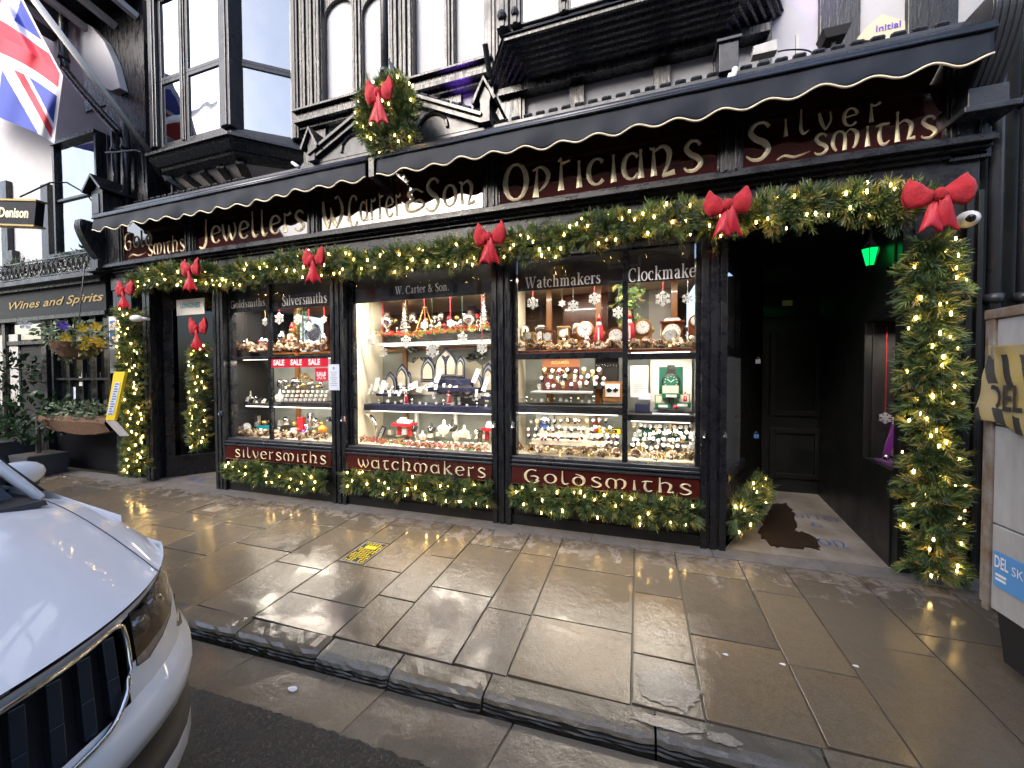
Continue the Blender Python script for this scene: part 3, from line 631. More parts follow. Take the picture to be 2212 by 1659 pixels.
# cornice, roof edge with lead rolls
mb = MB(); mb.box(XL, XR+.02, -.02, .5, 3.931, 3.965); mb.box(XL, XR+.02, .03, .5, 3.9655, 4.00)
part('cornice', mb, 'leadgrey', bevel=.004)
mb = MB(); mb.hexa([(XL, .06, 3.99), (XR, .06, 3.99), (XR, .5, 3.99), (XL, .5, 3.99)], [(XL, .06, 4.01), (XR, .06, 4.01), (XR, .5, 4.12), (XL, .5, 4.12)])
canopy = part('canopy_roof', mb, 'roofslate')
def roll(a, b, y, z, parent, h=.022, slope=0):
    mb = MB(); n = 6; L2 = (b-a)
    mb.tube([(a, y, z), (a+.012, y, z+.001+slope*.012), (b-.012, y, z+slope*(L2-.012)), (b, y, z+slope*L2)], [.014, h, h, .014], 8)
    mb.box(a-.02, b+.02, y-.012, y+.03, z-.032, z-.019) if not slope else None
    return build('ridge_tile', mb, 'blackold', parent, smooth=False)
x = -7.0
while x < -4.85: roll(x, x+.085, .07, 4.035, canopy); x += .125
x = -1.45
while x < 2.15: roll(x, x+.088, .07, 4.035, canopy); x += .125
# pediment gable in the middle
pl, pt, qt, qr = P(690, 335, .05), P(767, 292, .05), P(898, 238, .05), P(1035, 262, .05)
def isect(a, b, c, d):
    A = np.array([[b[0]-a[0], -(d[0]-c[0])], [b[2]-a[2], -(d[2]-c[2])]]); t = np.linalg.solve(A, [c[0]-a[0], c[2]-a[2]]); return a[0]+t[0]*(b[0]-a[0]), a[2]+t[0]*(b[2]-a[2])
gx0, gx1, gapex = -3.55, -1.52, (-2.53, 4.50)
mb = MB(); mb.prism([(gx0, 3.97), (gx1, 3.97), (gx1, 4.0), (gapex[0], gapex[1]-.07), (gx0, 4.0)], -.02, .028)
ped = part('pediment', mb, 'leadgrey')
for s_, x_ in ((-1, gx0), (1, gx1)):
    a = (x_+s_*.06, 0, 4.0); b = (gapex[0], 0, gapex[1])
    mb = MB(); mb.beam((a[0], .0, a[2]), (b[0], .0, b[2]), .05, .14, up=(0, 1, 0)); mb.beam((a[0], .01, a[2]+.045), (b[0], .01, b[2]+.045), .03, .22, up=(0, 1, 0))
    build('barge_moulding', mb, 'black', ped)
    n = 9
    for i in range(n):
        u0, u1 = (i+.12)/n, (i+.78)/n
        p0 = (a[0]+(b[0]-a[0])*u0, -.05, a[2]+.085+(b[2]-a[2])*u0); p1 = (a[0]+(b[0]-a[0])*u1, -.05, a[2]+.085+(b[2]-a[2])*u1)
        mb = MB(); mb.tube([p0, p1], .024, 8); build('ridge_tile', mb, 'blackold', ped)
for cx_, cz_, rr_ in ((-3.02, 4.02, .17), (-2.03, 4.04, .17)):
    mb = MB(); mb.tube([(cx_+rr_*math.cos(t), -.025, cz_+rr_*math.sin(t)) for t in np.linspace(0, math.pi, 16)], .02, 6); build('roundel_moulding', mb, 'black', ped)
mb = MB(); mb.tube([(-2.53, .0, 4.5), (-2.53, .0, 4.66), (-2.5, 0, 4.78), (-2.57, 0, 4.9), (-2.56, 0, 4.93)], [.05, .045, .03, .012, .003], 8); build('finial', mb, 'blackold', ped)
# little gabled finials on the parapet
def gablet(x, zt, sx=.085, post=.05):
    mb = MB(); mb.prism([(x-post, 3.97), (x+post, 3.97), (x+post, zt-.20), (x+post*1.25, zt-.15), (x+post*.9, zt-.1), (x, zt-.04), (x-post*.9, zt-.1), (x-post*1.25, zt-.15), (x-post, zt-.20)], -.08, -.04)
    mb.box(x-post*.9, x+post*.9, -.0398, .25, 3.97, zt-.18)
    o = part('gablet', mb, 'leadgrey', bevel=.003)
    mb = MB()
    for s_ in (-1, 1):
        mb.hexa([(x+s_*.0, -.12, zt), (x+s_*(sx+.02), -.12, zt-.21), (x+s_*(sx+.02), .30, zt-.21), (x+s_*.0, .30, zt)], [(x+s_*.0, -.12, zt+.035), (x+s_*(sx+.045), -.12, zt-.195), (x+s_*(sx+.045), .30, zt-.195), (x+s_*.0, .30, zt+.035)])
    build('gablet_cap', mb, 'blackold', o)
gablet(P(1047, 200, -.08)[0], P(1042, 178, -.08)[2]); gablet(P(672, 330, -.08)[0], P(668, 284, -.08)[2])
# box post by the right bay
bx = P(1575, 130, -.02); mb = MB(); mb.box(bx[0]-.08, bx[0]+.06, -.06, .12, 3.96, 4.19); mb.box(bx[0]-.10, bx[0]+.08, -.08, .14, 4.19, 4.215); part('parapet_block', mb, 'leadgrey', bevel=.003)
# left end: larger gabled console end
ex = XL+.03; 
mb = MB(); mb.box(ex-.16, ex+.10, -.13, .45, 3.80, 4.20); mb.prism([(ex-.13, 4.201), (ex+.07, 4.201), (ex-.03, 4.36)], -.12, .45)
o = part('end_gablet', mb, 'blackold', bevel=.004)
mb = MB()
for s_ in (-1, 1):
    mb.hexa([(ex-.03, -.2, 4.37), (ex-.03+s_*.2, -.2, 4.16), (ex-.03+s_*.2, .48, 4.16), (ex-.03, .48, 4.37)], [(ex-.03, -.2, 4.41), (ex-.03+s_*.23, -.2, 4.18), (ex-.03+s_*.23, .48, 4.18), (ex-.03, .48, 4.41)])
build('gablet_cap', mb, 'black', o)
mb = MB(); mb.box(ex-.12, ex+.03, -.142, -.131, 3.86, 4.14, 0); build('recessed_panel', mb, 'leadgrey', o)
# scrolled consoles at both ends of the fascia
def console(x0, x1, zt, zb, flutes=5):
    mb = MB(); prof = crs([(-.30, zt), (-.31, zt-.12), (-.24, zt-.32), (-.13, zt-.5), (-.14, zb+.08), (-.10, zb)], 5)
    prof = [tuple(p) for p in prof]
    mb.prismx([(.0, zt)]+prof+[(.0, zb)], x0, x1)
    w_ = (x1-x0)/flutes
    for i in range(flutes):
        xa = x0+w_*(i+.2); xb = x0+w_*(i+.8); mb.prismx([(.0, zt-.01)]+[(y-.014, z) for y, z in prof]+[(.0, zb)], xa, xb)
    o = part('console', mb, 'leadgrey' if x0 > 0 else 'blackold', bevel=.002)
    mb = MB(); mb.box(x0-.02, x1+.02, -.16, .0, zb-.14, zb-.002); mb.box(x0-.06, x1+.06, -.2, .0, zb-.18, zb-.1405); build('console_base', mb, 'leadgrey' if x0 > 0 else 'blackold', o, bevel=.006)
    return o
console(2.13, 2.30, 3.92, 3.42); console(XL-.13, XL+.02, 3.72, 3.2)
mb = MB(); mb.box(2.10, 2.32, -.03, .16, 3.0, 3.21); part('capital', mb, 'blackold', bevel=.004)
# end piers
mb = MB(); mb.box(1.86, 2.30, .0, .07, 0, HEAD); mb.box(1.92, 1.95, -.015, -.0005, .1, HEAD); mb.box(2.20, 2.235, -.03, -.0005, .1, HEAD); mb.box(2.26, 2.29, -.03, -.0005, .1, HEAD)
part('pier', mb, 'lobby', bevel=.003)
mb = MB(); mb.box(XL, XL+.42, .02, .5, 0, HEAD); mb.box(-6.66, -6.60, -.0, .08, .0, HEAD); mb.box(-6.75, -6.68, .0, .4, 0, HEAD)
part('pier', mb, 'blackold', bevel=.003)

# ---- window bays
BAYS = [(-5.148, -3.412), (-3.213, -1.397), (-1.198, .513)]
ZB, ZT, ZR, ZBand = .69, 2.66, 1.70, 2.345
def bar(mb, x0, x1, y0, y1, z0, z1): mb.box(x0, x1, y0, y1, z0, z1)
bays = []
words = ['Silversmiths', 'Watchmakers', 'Goldsmiths']
for i, (a, b) in enumerate(BAYS):
    mb = MB(); mb.box(a, b, .10, .16, ZT, HEAD-.001); mb.box(a, a+.035, .06, .15, ZB, ZT-.001); mb.box(b-.035, b, .06, .15, ZB, ZT-.001)
    if i == 1: mb.box(a+.0355, a+.06, .075, .14, ZB, ZT-.001)
    wdw = part('display_window', mb, 'black', bevel=.003); bays.append(wdw)
    # stepped sill mouldings
    mb = MB()
    for z0, z1, y in ((.66, .69, .02), (.640, .6595, -.005), (.622, .6395, .012), (.600, .6215, -.012)): mb.box(a+.001, b-.001, y, .16, z0, z1)
    build('sill', mb, 'leadgrey', wdw, bevel=.004)
    # stallboard sign
    mb = MB(); mb.hexa([(a+.005, -.02, .432), (b-.005, -.02, .432), (b-.005, .1, .432), (a+.005, .1, .432)], [(a+.005, .005, .598), (b-.005, .005, .598), (b-.005, .1, .598), (a+.005, .1, .598)])
    sb = part('stallboard_sign', mb, 'maroon2', bevel=.003)
    mf = lambda gx_, gz_, d_, x0=None: None
    px0, px1 = [(510, 708), (775, 1052), (1133, 1497)][i]
    xa, xb = P(px0, 1000, -.01)[0], P(px1, 1030, -.01)[0]
    z0 = .462
    uncial(['silversmiths', 'waTchmakers', 'Goldsmiths'][i].replace('T', 't').replace('G', 'G'), xa, xb, z0, .095 if i < 2 else .090, -.020, sb, dep=.006, gap=.2)
    mb = MB(); mb.box(a+.004, b-.004, .0, .018, .42, .4318); build('lower_bead', mb, 'whiteaged', sb)
    mb = MB(); mb.box(a, b, .05, .12, 0, .4195); mb.box(a, b, .03, .0495, 0, .10)
    part('stallriser', mb, 'lobby')
# glazing bars
def glaze(i, bars, name='glazing_bar', m_='black'):
    for r_ in bars:
        mb = MB(); mb.box(*r_); build(name, mb, m_, bays[i], bevel=.002)
A, B, Cc = BAYS
glaze(0, [(-4.475, -4.435, .075, .115, ZB, ZT), (A[0]+.036, -4.476, .08, .11, 1.715, 1.75), (-4.434, A[1]-.036, .08, .11, 1.715, 1.75)])
glaze(2, [(-.137, -.088, .065, .125, ZB, ZT), (Cc[0]+.036, -.138, .07, .12, 1.655, 1.715), (-.087, Cc[1]-.036, .07, .12, 1.635, 1.69)])
# painted name band inside the head of each window, with lettering
for i, (a, b) in enumerate(BAYS):
    mb = MB(); mb.box(a+.04, b-.04, .118, .128, ZBand, ZT)
    bd = build('name_band', mb, 'lobby', bays[i])
    if i == 0:
        roman('Goldsmiths', P(535, 655, .088), P(573, 655, .1)[0]-P(498, 655, .1)[0], .10, 'printgrey', bays[i])
        roman('Silversmiths', P(657, 646, .088), P(706, 646, .1)[0]-P(609, 646, .1)[0], .125, 'print', bays[i])
    if i == 1:
        roman('W. Carter & Son.', P(911, 623, .088), P(969, 646, .1)[0]-P(853, 646, .1)[0], .09, 'print', bays[i])
    if i == 2:
        roman('Watchmakers', P(1214, 605, .088), P(1296, 605, .1)[0]-P(1133, 605, .1)[0], .115, 'print', bays[i])
        roman('Clockmaker', P(1435, 588, .088), P(1515, 588, .1)[0]-P(1356, 588, .1)[0], .125, 'print', bays[i])
panes = {0: [(-5.11, -4.476, ZB, 1.714), (-5.11, -4.476, 1.751, ZT), (-4.434, -3.45, ZB, 1.714), (-4.434, -3.45, 1.751, ZT)],
         1: [(-3.15, -1.435, ZB, ZT)],
         2: [(-1.16, -.138, ZB, 1.654), (-1.16, -.138, 1.716, ZT), (-.087, .475, ZB, 1.634), (-.087, .475, 1.691, ZT)]}
for i, ps in panes.items():
    for (a, b, z0, z1) in ps:
        mb = MB(); mb.box(a, b, .092, .098, z0, z1); build('pane', mb, 'glass', bays[i])
# ---- display cases: lining, floor, ceiling, shelves
DEP = .80
def case(i, a, b, wallL, wallR, back):
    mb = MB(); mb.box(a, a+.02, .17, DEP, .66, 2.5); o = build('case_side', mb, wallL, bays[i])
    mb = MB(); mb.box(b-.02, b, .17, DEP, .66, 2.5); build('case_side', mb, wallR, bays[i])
    mb = MB(); mb.box(a, b, .161, DEP, .63, .66); build('case_floor', mb, 'creamwall', bays[i])
    mb = MB(); mb.box(a, b, .161, 1.9, 2.501, 2.53); build('case_ceiling', mb, 'creamwall', bays[i])
    return
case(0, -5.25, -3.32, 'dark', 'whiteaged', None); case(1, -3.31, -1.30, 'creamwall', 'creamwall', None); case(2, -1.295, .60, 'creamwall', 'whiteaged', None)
# back of each case: etched glass screens in wooden frames, shop interior above
def back(i, a, b, frames):
    mb = MB(); mb.box(a, b, 1.85, 1.9, .66, 2.5); build('shop_back_wall', mb, 'brownwall', bays[i])
    mb = MB(); mb.box(a, b, DEP+.001, DEP+.02, .66, 1.82); build('case_back', mb, 'greywall', bays[i])
    for x in frames:
        mb = MB(); mb.box(x-.03, x+.03, DEP-.04, DEP, .66, 2.5); build('wood_post', mb, 'wood', bays[i])
    mb = MB(); mb.box(a, b, DEP-.03, DEP+.03, 1.821, 1.85); build('wood_rail', mb, 'wood', bays[i])
back(0, -5.25, -3.32, [-4.75, -3.95]); back(1, -3.31, -1.30, [-2.92]); back(2, -1.295, .60, [-.98, -.42, .36])
# shelves
def shelf(i, a, b, y0, y1, z, t=.05, m_='navy', px=None):
    mb = MB(); mb.box(a, b, y0, y1, z-t, z); build('shelf', mb, m_, bays[i], bevel=.002)
shelf(0, -5.22, -3.34, .20, .60, 1.755, .03, 'mahog'); shelf(0, -5.10, -4.49, .22, .6, 1.13, .05, 'blackvel'); shelf(0, -4.44, -3.35, .22, .62, 1.16, .06, 'blackvel')
shelf(1, -3.02, -1.32, .52, .79, 2.0, .09, 'blackvel'); shelf(1, -3.02, -1.32, .35, .79, 1.895, .03, 'whiteaged'); shelf(1, -3.20, -1.32, .30, .72, 1.15, .075, 'navy')
shelf(2, -1.27, -.13, .20, .62, 1.75, .03, 'mahog'); shelf(2, -.09, .56, .20, .62, 1.74, .03, 'mahog'); shelf(2, -1.27, -.13, .165, .55, 1.19, .075, 'blackvel'); shelf(2, -.09, .5, .165, .55, 1.125, .06, 'blackvel')
for x in (-2.72, -2.16, -1.62):
    mb = MB(); mb.box(x-.02, x+.02, .70, .74, .66, 1.07); build('shelf_support', mb, 'print', bays[1])
# lamps: warm white strips under the heads and shelves
def strip(i, a, b, y, z, watt, sz=.05):
    mb = MB(); mb.box(a, b, y-.007, y+.007, z-.004, z+.004); build('light_strip', mb, 'striplight', bays[i])
    l = bpy.data.lights.new('strip_lamp', 'AREA'); l.shape = 'RECTANGLE'; l.size = (b-a); l.size_y = sz; l.energy = watt; l.color = (1, .90, .74)
    o = bpy.data.objects.new('strip_lamp', l); col.objects.link(o); o.parent = bays[i]
    o.location = Vector(((a+b)/2, y, z-.012))-wloc(bays[i]); return o
strip(0, -5.15, -3.45, .20, 2.49, 12.15); strip(0, -5.08, -3.5, .215, 1.72, 5.4); strip(0, -5.05, -3.5, .215, 1.095, 3.78)
strip(1, -3.15, -1.45, .19, 2.49, 17.55); strip(1, -2.95, -1.4, .37, 1.86, 2.16); strip(1, -3.1, -1.4, .31, 1.07, 3.78)
strip(2, -1.2, .45, .20, 2.49, 10.8); strip(2, -1.2, -.18, .215, 1.715, 2.7); strip(2, -.06, .45, .215, 1.705, 2.43); strip(2, -1.2, -.18, .18, 1.11, 2.7); strip(2, -.06, .45, .18, 1.06, 1.76)

# ---- upper storey
YW = .5
mb = MB(); mb.box(XL-.2, 6.0, YW, YW+.3, 3.9, 8.5); part('upper_wall', mb, 'white')
def zq(px, py): return P(px, py, YW)
def panel_x(x0, x1): return zq(x0, 100)[0], zq(x1, 100)[0]
def timber(x0, x1, z0, z1, y=YW-.07, m_='blackold', flutes=0):
    mb = MB(); mb.box(x0, x1, y+.02 if flutes else y, YW-.001, z0, z1)
    if flutes:
        w_ = (x1-x0)/flutes
        for k in range(flutes): mb.box(x0+w_*(k+.15), x0+w_*(k+.8), y-(.012 if k % 2 else 0), y+.0198, z0+.001, z1-.001)
    return part('timber', mb, m_, bevel=.004)
X = lambda px, py=120: zq(px, py)[0]
RAILZ = 4.93
timber(X(661), X(707), RAILZ, 8.4, flutes=6, y=YW-.12)      # left of panel 1
timber(X(768), X(788), RAILZ, 8.4, flutes=3); 
timber(X(853), X(901), RAILZ, 8.4, flutes=5, y=YW-.12)
timber(X(966), X(987), RAILZ, 8.4, flutes=3)
timber(X(1059), X(1092), 4.9, 8.4, flutes=4, y=YW-.10)
# arched heads of the white panels
def arch_head(x0, x1, z, top):
    c = (x0+x1)/2; r_ = (x1-x0)/2; pts = [(x0, z)]+[(c-r_*math.cos(t), z+r_*.9*math.sin(t)) for t in np.linspace(0, math.pi, 14)][1:-1]+[(x1, z)]
    mb = MB()
    for k in range(len(pts)-1):
        (xa, za), (xb, zb) = pts[k], pts[k+1]
        mb.prism([(xa, za), (xb, zb), (xb, top), (xa, top)], YW-.05, YW-.002)
    part('arched_brace', mb, 'blackold')
arch_head(X(707), X(768), zq(738, 38)[2], 7.4); arch_head(X(788), X(853), zq(815, 30)[2], 7.4); arch_head(X(901), X(966), 6.35, 7.4); arch_head(X(987), X(1059), 6.4, 7.4)
# rails below the panels (two moulded lengths at slightly different heights)
for xa, xb in ((X(661), X(853)), (X(875), X(1065))):
    mb = MB(); mb.box(xa-.05, xb+.05, YW-.20, YW-.001, RAILZ-.02, RAILZ+.01); mb.box(xa-.05, xb+.05, YW-.15, YW-.001, RAILZ-.10, RAILZ-.0205); mb.box(xa-.05, xb+.05, YW-.17, YW-.001, RAILZ-.15, RAILZ-.1005); mb.box(xa-.05, xb+.05, YW-.10, YW-.001, RAILZ-.20, RAILZ-.1505)
    part('moulded_rail', mb, 'blackold', bevel=.005)
for a, b in ((X(661, 270), X(709, 270)), (X(755, 270), X(790, 270)), (X(850, 230), X(901, 230)), (X(955, 215), X(1000, 215)), (X(1061, 200), X(1070, 200))): timber(a, b, 3.95, RAILZ-.2, y=YW-.05)
timber(X(661, 270), X(1070, 200), 4.25, 4.30, y=YW-.052)
# downpipe
xp = X(846); mb = MB(); mb.tube([(xp, YW-.14, 4.3), (xp, YW-.14, 8.3)], .045, 12)
for z in (5.1, 6.4): mb.tube([(xp, YW-.14, z), (xp, YW-.14, z+.05)], .055, 12)
tag(build('downpipe', mb, 'leadgrey', None, smooth=True, origin=(xp, YW-.14, 4.3)), 'round grey black downpipe on the upper wall beside the wreath', 'drainpipe')
# canted bay windows
def scale_plan(plan, off):
    # move front out by off (towards the street), sides by off
    (x0, y0), (x1, y1), (x2, y2), (x3, y3) = plan
    return [(x0-off*1.1, y0), (x1-off*.6, y1-off), (x2+off*.6, y2-off), (x3+off*1.1, y3)]
def ring(mb, plan, z0, z1, off0, off1=None):
    p0 = scale_plan(plan, off0); p1 = scale_plan(plan, off1 if off1 is not None else off0)
    mb.prismz(p0, z0, z1, poly2=p1)
def post(mb, x, y, z0, z1, r_=.05): mb.box(x-r_, x+r_, y-r_, y+r_, z0, z1)
# left oriel
planL = [(-6.95, YW), (-6.30, -.05), (-4.87, -.05), (-4.26, YW)]
ZS = 4.50
bl = empty_part('oriel_window', shop); bl.location = Vector((-5.6, 0, ZS))-shop.location
mb = MB()
ring(mb, planL, ZS-.02, ZS+.02, .09); ring(mb, planL, ZS-.06, ZS-.0205, .03, .06); ring(mb, planL, ZS-.13, ZS-.0605, -.02, .06); ring(mb, planL, ZS-.17, ZS-.1305, -.06, -.04); ring(mb, planL, ZS-.21, ZS-.1705, -.15, -.07)
build('corbel', mb, 'blackold', bl, bevel=.006)
mb = MB(); ring(mb, planL, ZS-.40, ZS-.2105, -.42, -.17); build('soffit', mb, 'whiteaged', bl)
mb = MB()
for x in (-6.3, -5.95, -5.6, -5.25, -4.9): mb.beam((x, .08, ZS-.235), (x+(-5.6-x)*.25, .40, ZS-.40), .10, .05, up=(0, 0, 1))
build('soffit_rib', mb, 'blackold', bl)
mb = MB(); mb.box(-6.6, -4.45, YW-.12, YW-.0, ZS-.5, ZS-.4005); build('soffit_beam', mb, 'blackold', bl)
mb = MB(); ring(mb, planL, ZS+.0205, ZS+.12, .0); build('window_sill', mb, 'leadgrey', bl, bevel=.004)
ZH = 6.6
mb = MB(); ring(mb, planL, ZH, ZH+.25, .03); ring(mb, planL, ZH+.25, ZH+1.4, .0); build('head', mb, 'leadgrey', bl)
for (x, y, r_) in ((-6.28, -.01, .07), (-4.90, -.01, .09), (-4.30, YW-.06, .06), (-5.72, -.02, .035), (-6.93, YW-.05, .05)):
    mb = MB(); post(mb, x, y, ZS+.1205, ZH, r_); mb.box(x-r_*.5, x+r_*.5, y-r_-.015, y-r_-.0004, ZS+.1205, ZH); build('mullion', mb, 'leadgrey', bl, bevel=.006)
def wpane(parent, a, b, z0, z1, inset=.02, fr=.045, name='sash', m_='leadgrey', gm='glasshi'):
    """glazed sash between two plan points, with its own frame"""
    a = Vector((a[0], a[1], 0)); b = Vector((b[0], b[1], 0)); t = (b-a).normalized(); nrm = Vector((t.y, -t.x, 0))
    def bx(mb, u0, u1, z0, z1, d0, d1):
        q = [a+t*u0+nrm*d0, a+t*u1+nrm*d0, a+t*u1+nrm*d1, a+t*u0+nrm*d1]
        mb.hexa([(p.x, p.y, z0) for p in q], [(p.x, p.y, z1) for p in q])
    L2 = (b-a).length; mb = MB()
    bx(mb, 0, fr, z0, z1, -.02, .02); bx(mb, L2-fr, L2, z0, z1, -.02, .02); bx(mb, fr+.0005, L2-fr-.0005, z0, z0+fr, -.02, .018); bx(mb, fr+.0005, L2-fr-.0005, z1-fr, z1, -.02, .018)
    o = build(name, mb, m_, parent, bevel=.003)
    mb = MB(); bx(mb, fr, L2-fr, z0+fr, z1-fr, -.004, .002); build('pane', mb, gm, o); return o
zt1 = ZS+1.0
for (a, b) in (((-6.20, -.02), (-5.76, -.02)), ((-5.68, -.02), (-5.0, -.02)), ((-4.86, .05), (-4.33, YW-.03))):
    wpane(bl, a, b, ZS+.121, zt1); wpane(bl, a, b, zt1+.001, ZH-.001)
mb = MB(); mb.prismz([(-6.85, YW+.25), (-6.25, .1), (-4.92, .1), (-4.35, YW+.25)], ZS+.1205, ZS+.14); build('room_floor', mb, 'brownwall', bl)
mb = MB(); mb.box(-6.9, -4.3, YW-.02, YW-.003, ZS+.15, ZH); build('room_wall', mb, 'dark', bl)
# things in the oriel room: warm lamp glow
# right bay with heavy corbel
planR = [(-1.62, YW), (-1.24, -.04), (.93, -.04), (1.22, YW)]
ZR2 = 4.72
br = empty_part('bay_window', shop); br.location = Vector((-.15, 0, ZR2))-shop.location
mb = MB(); ring(mb, planR, ZR2+.0, ZR2+.04, .0)
mb2 = MB(); ring(mb2, planR, ZR2+.0405, ZR2+.12, .02, -.05); build('lead_apron', mb2, 'leadgrey', br, bevel=.004)
for k in range(6):
    o0 = -.03-.055*k; ring(mb, planR, ZR2-.022*(k+1), ZR2-.022*k-.0005, o0-.018, o0)
build('corbel', mb, 'blackold', br, bevel=.004)
mb = MB(); mb.box(-1.45, 1.1, .36, YW-.001, ZR2-.20, ZR2-.1325); build('corbel_beam', mb, 'blackold', br)
for (x0, x1) in ((X(1130, 200), X(1137, 200)), (X(1232, 190), X(1264, 180)), (X(1411, 150), X(1448, 145)), (X(1540, 120), X(1556, 120))):
    timber(x0-.0, x1+.0, 3.95, ZR2-.2, y=YW-.06)
timber(X(1062, 200), X(1130, 200), 3.95, ZR2-.2, y=YW-.08)
mb = MB(); ring(mb, planR, 7.6, 8.4, .0); build('head', mb, 'leadgrey', br)
for (x, y, r_) in ((-1.25, 0, .06), (-1.12, -.01, .05), (P(1218, 60, -.04)[0], -.0, .04), (P(1325, 30, -.04)[0], -.0, .04), (P(1450, 10, -.04)[0], 0, .04), (.30, 0, .04), (.9, 0, .06), (-1.55, YW-.06, .06), (1.15, YW-.06, .05)):
    mb = MB(); post(mb, x, y, ZR2+.1205, 7.6, r_); mb.box(x-r_*.4, x+r_*.4, y-r_-.015, y-r_-.0004, ZR2+.1205, 7.6); mb.ball((x, y-r_-.01, ZR2+.22), r_*.8, 8); build('mullion', mb, 'leadgrey', br, bevel=.004)
xs_ = [-1.07, P(1218, 60, -.04)[0]-.04, P(1218, 60, -.04)[0]+.04, P(1325, 30, -.04)[0]-.04, P(1325, 30, -.04)[0]+.04, P(1450, 10, -.04)[0]-.04, P(1450, 10, -.04)[0]+.04, .86]
for k in range(0, 8, 2): wpane(br, (xs_[k], -.01), (xs_[k+1], -.01), ZR2+.121, 7.5, fr=.02)
mb = MB(); mb.box(-1.55, 1.15, YW-.02, YW-.003, ZR2+.13, 7.6); build('room_wall', mb, 'whiteaged', br)
# right part of the upper wall: dark posts, rail
xw = lambda px, py=60: zq(px, py)[0]
for a, b in ((xw(1640), xw(1664)), (xw(1766), xw(1852)), (xw(1953), xw(2060))): timber(a, b, 3.95, 8.4, y=YW-.05)
timber(xw(1640), 5.9, 5.05, 5.2, y=YW-.08)
# timber and plaster left of the oriel
mb = MB(); mb.box(-7.66, -6.95, YW-.06, YW-.001, 3.9, 8.4); part('timber_infill', mb, 'blackold')
a0, a1 = P(296, 200, .43)[0], P(337, 200, .43)[0]
pts = [(a0, 4.78), (a1, 4.78), (a1, 5.72)]+[((a0+a1)/2+(a1-a0)/2*math.cos(t), 5.72+.12*math.sin(t)) for t in np.linspace(.2, math.pi-.2, 8)]+[(a0, 5.72)]
mb = MB(); mb.prism(pts, .425, .4395); part('arched_plaster_panel', mb, 'white')
mb = MB(); mb.box(P(308, 380, .43)[0], P(345, 380, .43)[0], .425, .4395, 4.1, 4.62); part('plaster_panel', mb, 'white')
mb = MB(); mb.box(-7.6, -6.6, .30, .4245, 4.64, 4.70); mb.box(-7.6, -6.6, .34, .4245, 4.58, 4.6395); part('moulded_rail', mb, 'blackold', bevel=.004)
# warm reflections come from lit pendant lamps in the upstairs room
def pendant(c, r_, lab):
    t = thing('pendant_lamp', lab, 'lamp', c)
    mb = MB(); mb.lathe(c, [(.01, .0), (r_*.5, -.02), (r_, -.12), (r_*.95, -.13), (r_*.4, -.03), (.01, -.01)], 14); build('lamp_shade', mb, 'brass', t, smooth=True)
    mb = MB(); mb.ball((c[0], c[1], c[2]-.10), r_*.45, 10); build('lamp_bulb', mb, 'lightwarm', t, smooth=True)
    mb = MB(); mb.tube([c, (c[0], c[1], c[2]+1.0)], .006, 5); build('flex', mb, 'wire', t)

# ---- entrance lobbies
# right lobby
LX0, LX1, LYB = .71, 2.05, 1.78
mb = MB(); mb.hexa([(.72, .061, -.03), (1.86, .061, -.03), (2.2, LYB, -.03), (1.60, LYB, -.03)], [(.72, .061, .003), (1.86, .061, .003), (2.2, LYB, .080), (1.60, LYB, .080)])
mos = build('lobby_floor', mb, 'mosaic', None); mos['kind'] = 'structure'
lob = thing('entrance_lobby', 'unlit black recessed shop entrance with panelled door and latticed side window', 'doorway', (1.4, .9, 0))
mb = MB(); mb.box(1.30, 2.5, LYB+.05, LYB+.12, 0, 2.9); build('back_wall', mb, 'lobby', lob)
# door in the back wall
def framed(mb, x0, x1, z0, z1, y, w_=.06, d=.03):
    mb.box(x0, x0+w_, y-d, y, z0, z1); mb.box(x1-w_, x1, y-d, y, z0, z1); mb.box(x0+w_+.0004, x1-w_-.0004, y-d, y, z0, z0+w_); mb.box(x0+w_+.0004, x1-w_-.0004, y-d, y, z1-w_, z1)
mb = MB(); d0, d1 = P(1645, 900, LYB)[0], P(1790, 900, LYB)[0]
mb.box(d0, d1, LYB, LYB+.045, .08, 2.1); framed(mb, d0+.08, d1-.08, .25, .85, LYB-.0005); framed(mb, d0+.08, d1-.08, 1.0, 2.0, LYB-.0005)
dr_ = build('door', mb, 'lobby', lob, bevel=.004)
mb = MB(); mb.box(d0+.15, d1-.15, LYB-.012, LYB-.002, 1.07, 1.93); build('pane', mb, 'glass', dr_)
c = P(1700, 655, LYB-.02); mb = MB(); mb.box(c[0]-.05, c[0]+.05, c[1]-.02, c[1]-.0, c[2]-.03, c[2]+.03); build('brass_plate', mb, 'brass', dr_)
mb = MB(); mb.box(d0, d1, LYB-.01, LYB+.045, 2.18, 2.6); framed(mb, d0, d1, 2.18, 2.6, LYB-.0105, .05); build('fanlight', mb, 'lens', lob)
# side window of bay C along the lobby (canted), with wire mesh
s0, s1 = Vector((.71, .17, 0)), Vector(tuple(PX(1625, 1010, 0)[:0]) or (1.02, .95, 0))
def wallseg(mb, p, q, z0, z1, th, off=0.0):
    t = (q-p).normalized(); n_ = Vector((-t.y, t.x, 0)); a, b = p+n_*off, q+n_*off
    c_, d_ = b+n_*th, a+n_*th; mb.hexa([(v.x, v.y, z0) for v in (a, b, c_, d_)], [(v.x, v.y, z1) for v in (a, b, c_, d_)])
mb = MB(); wallseg(mb, s0, s1, 0, .60, .05); wallseg(mb, s0, s1, 2.5, 2.9, .05); wallseg(mb, s0, s1, 1.68, 1.76, .05, .0); wallseg(mb, s0+(s1-s0)*.95, s1, .6001, 2.4999, .05)
sw = build('side_window', mb, 'black', lob)
mb = MB(); wallseg(mb, s0, s1, .55, .62, .10, -.05); build('side_sill', mb, 'leadgrey', sw)
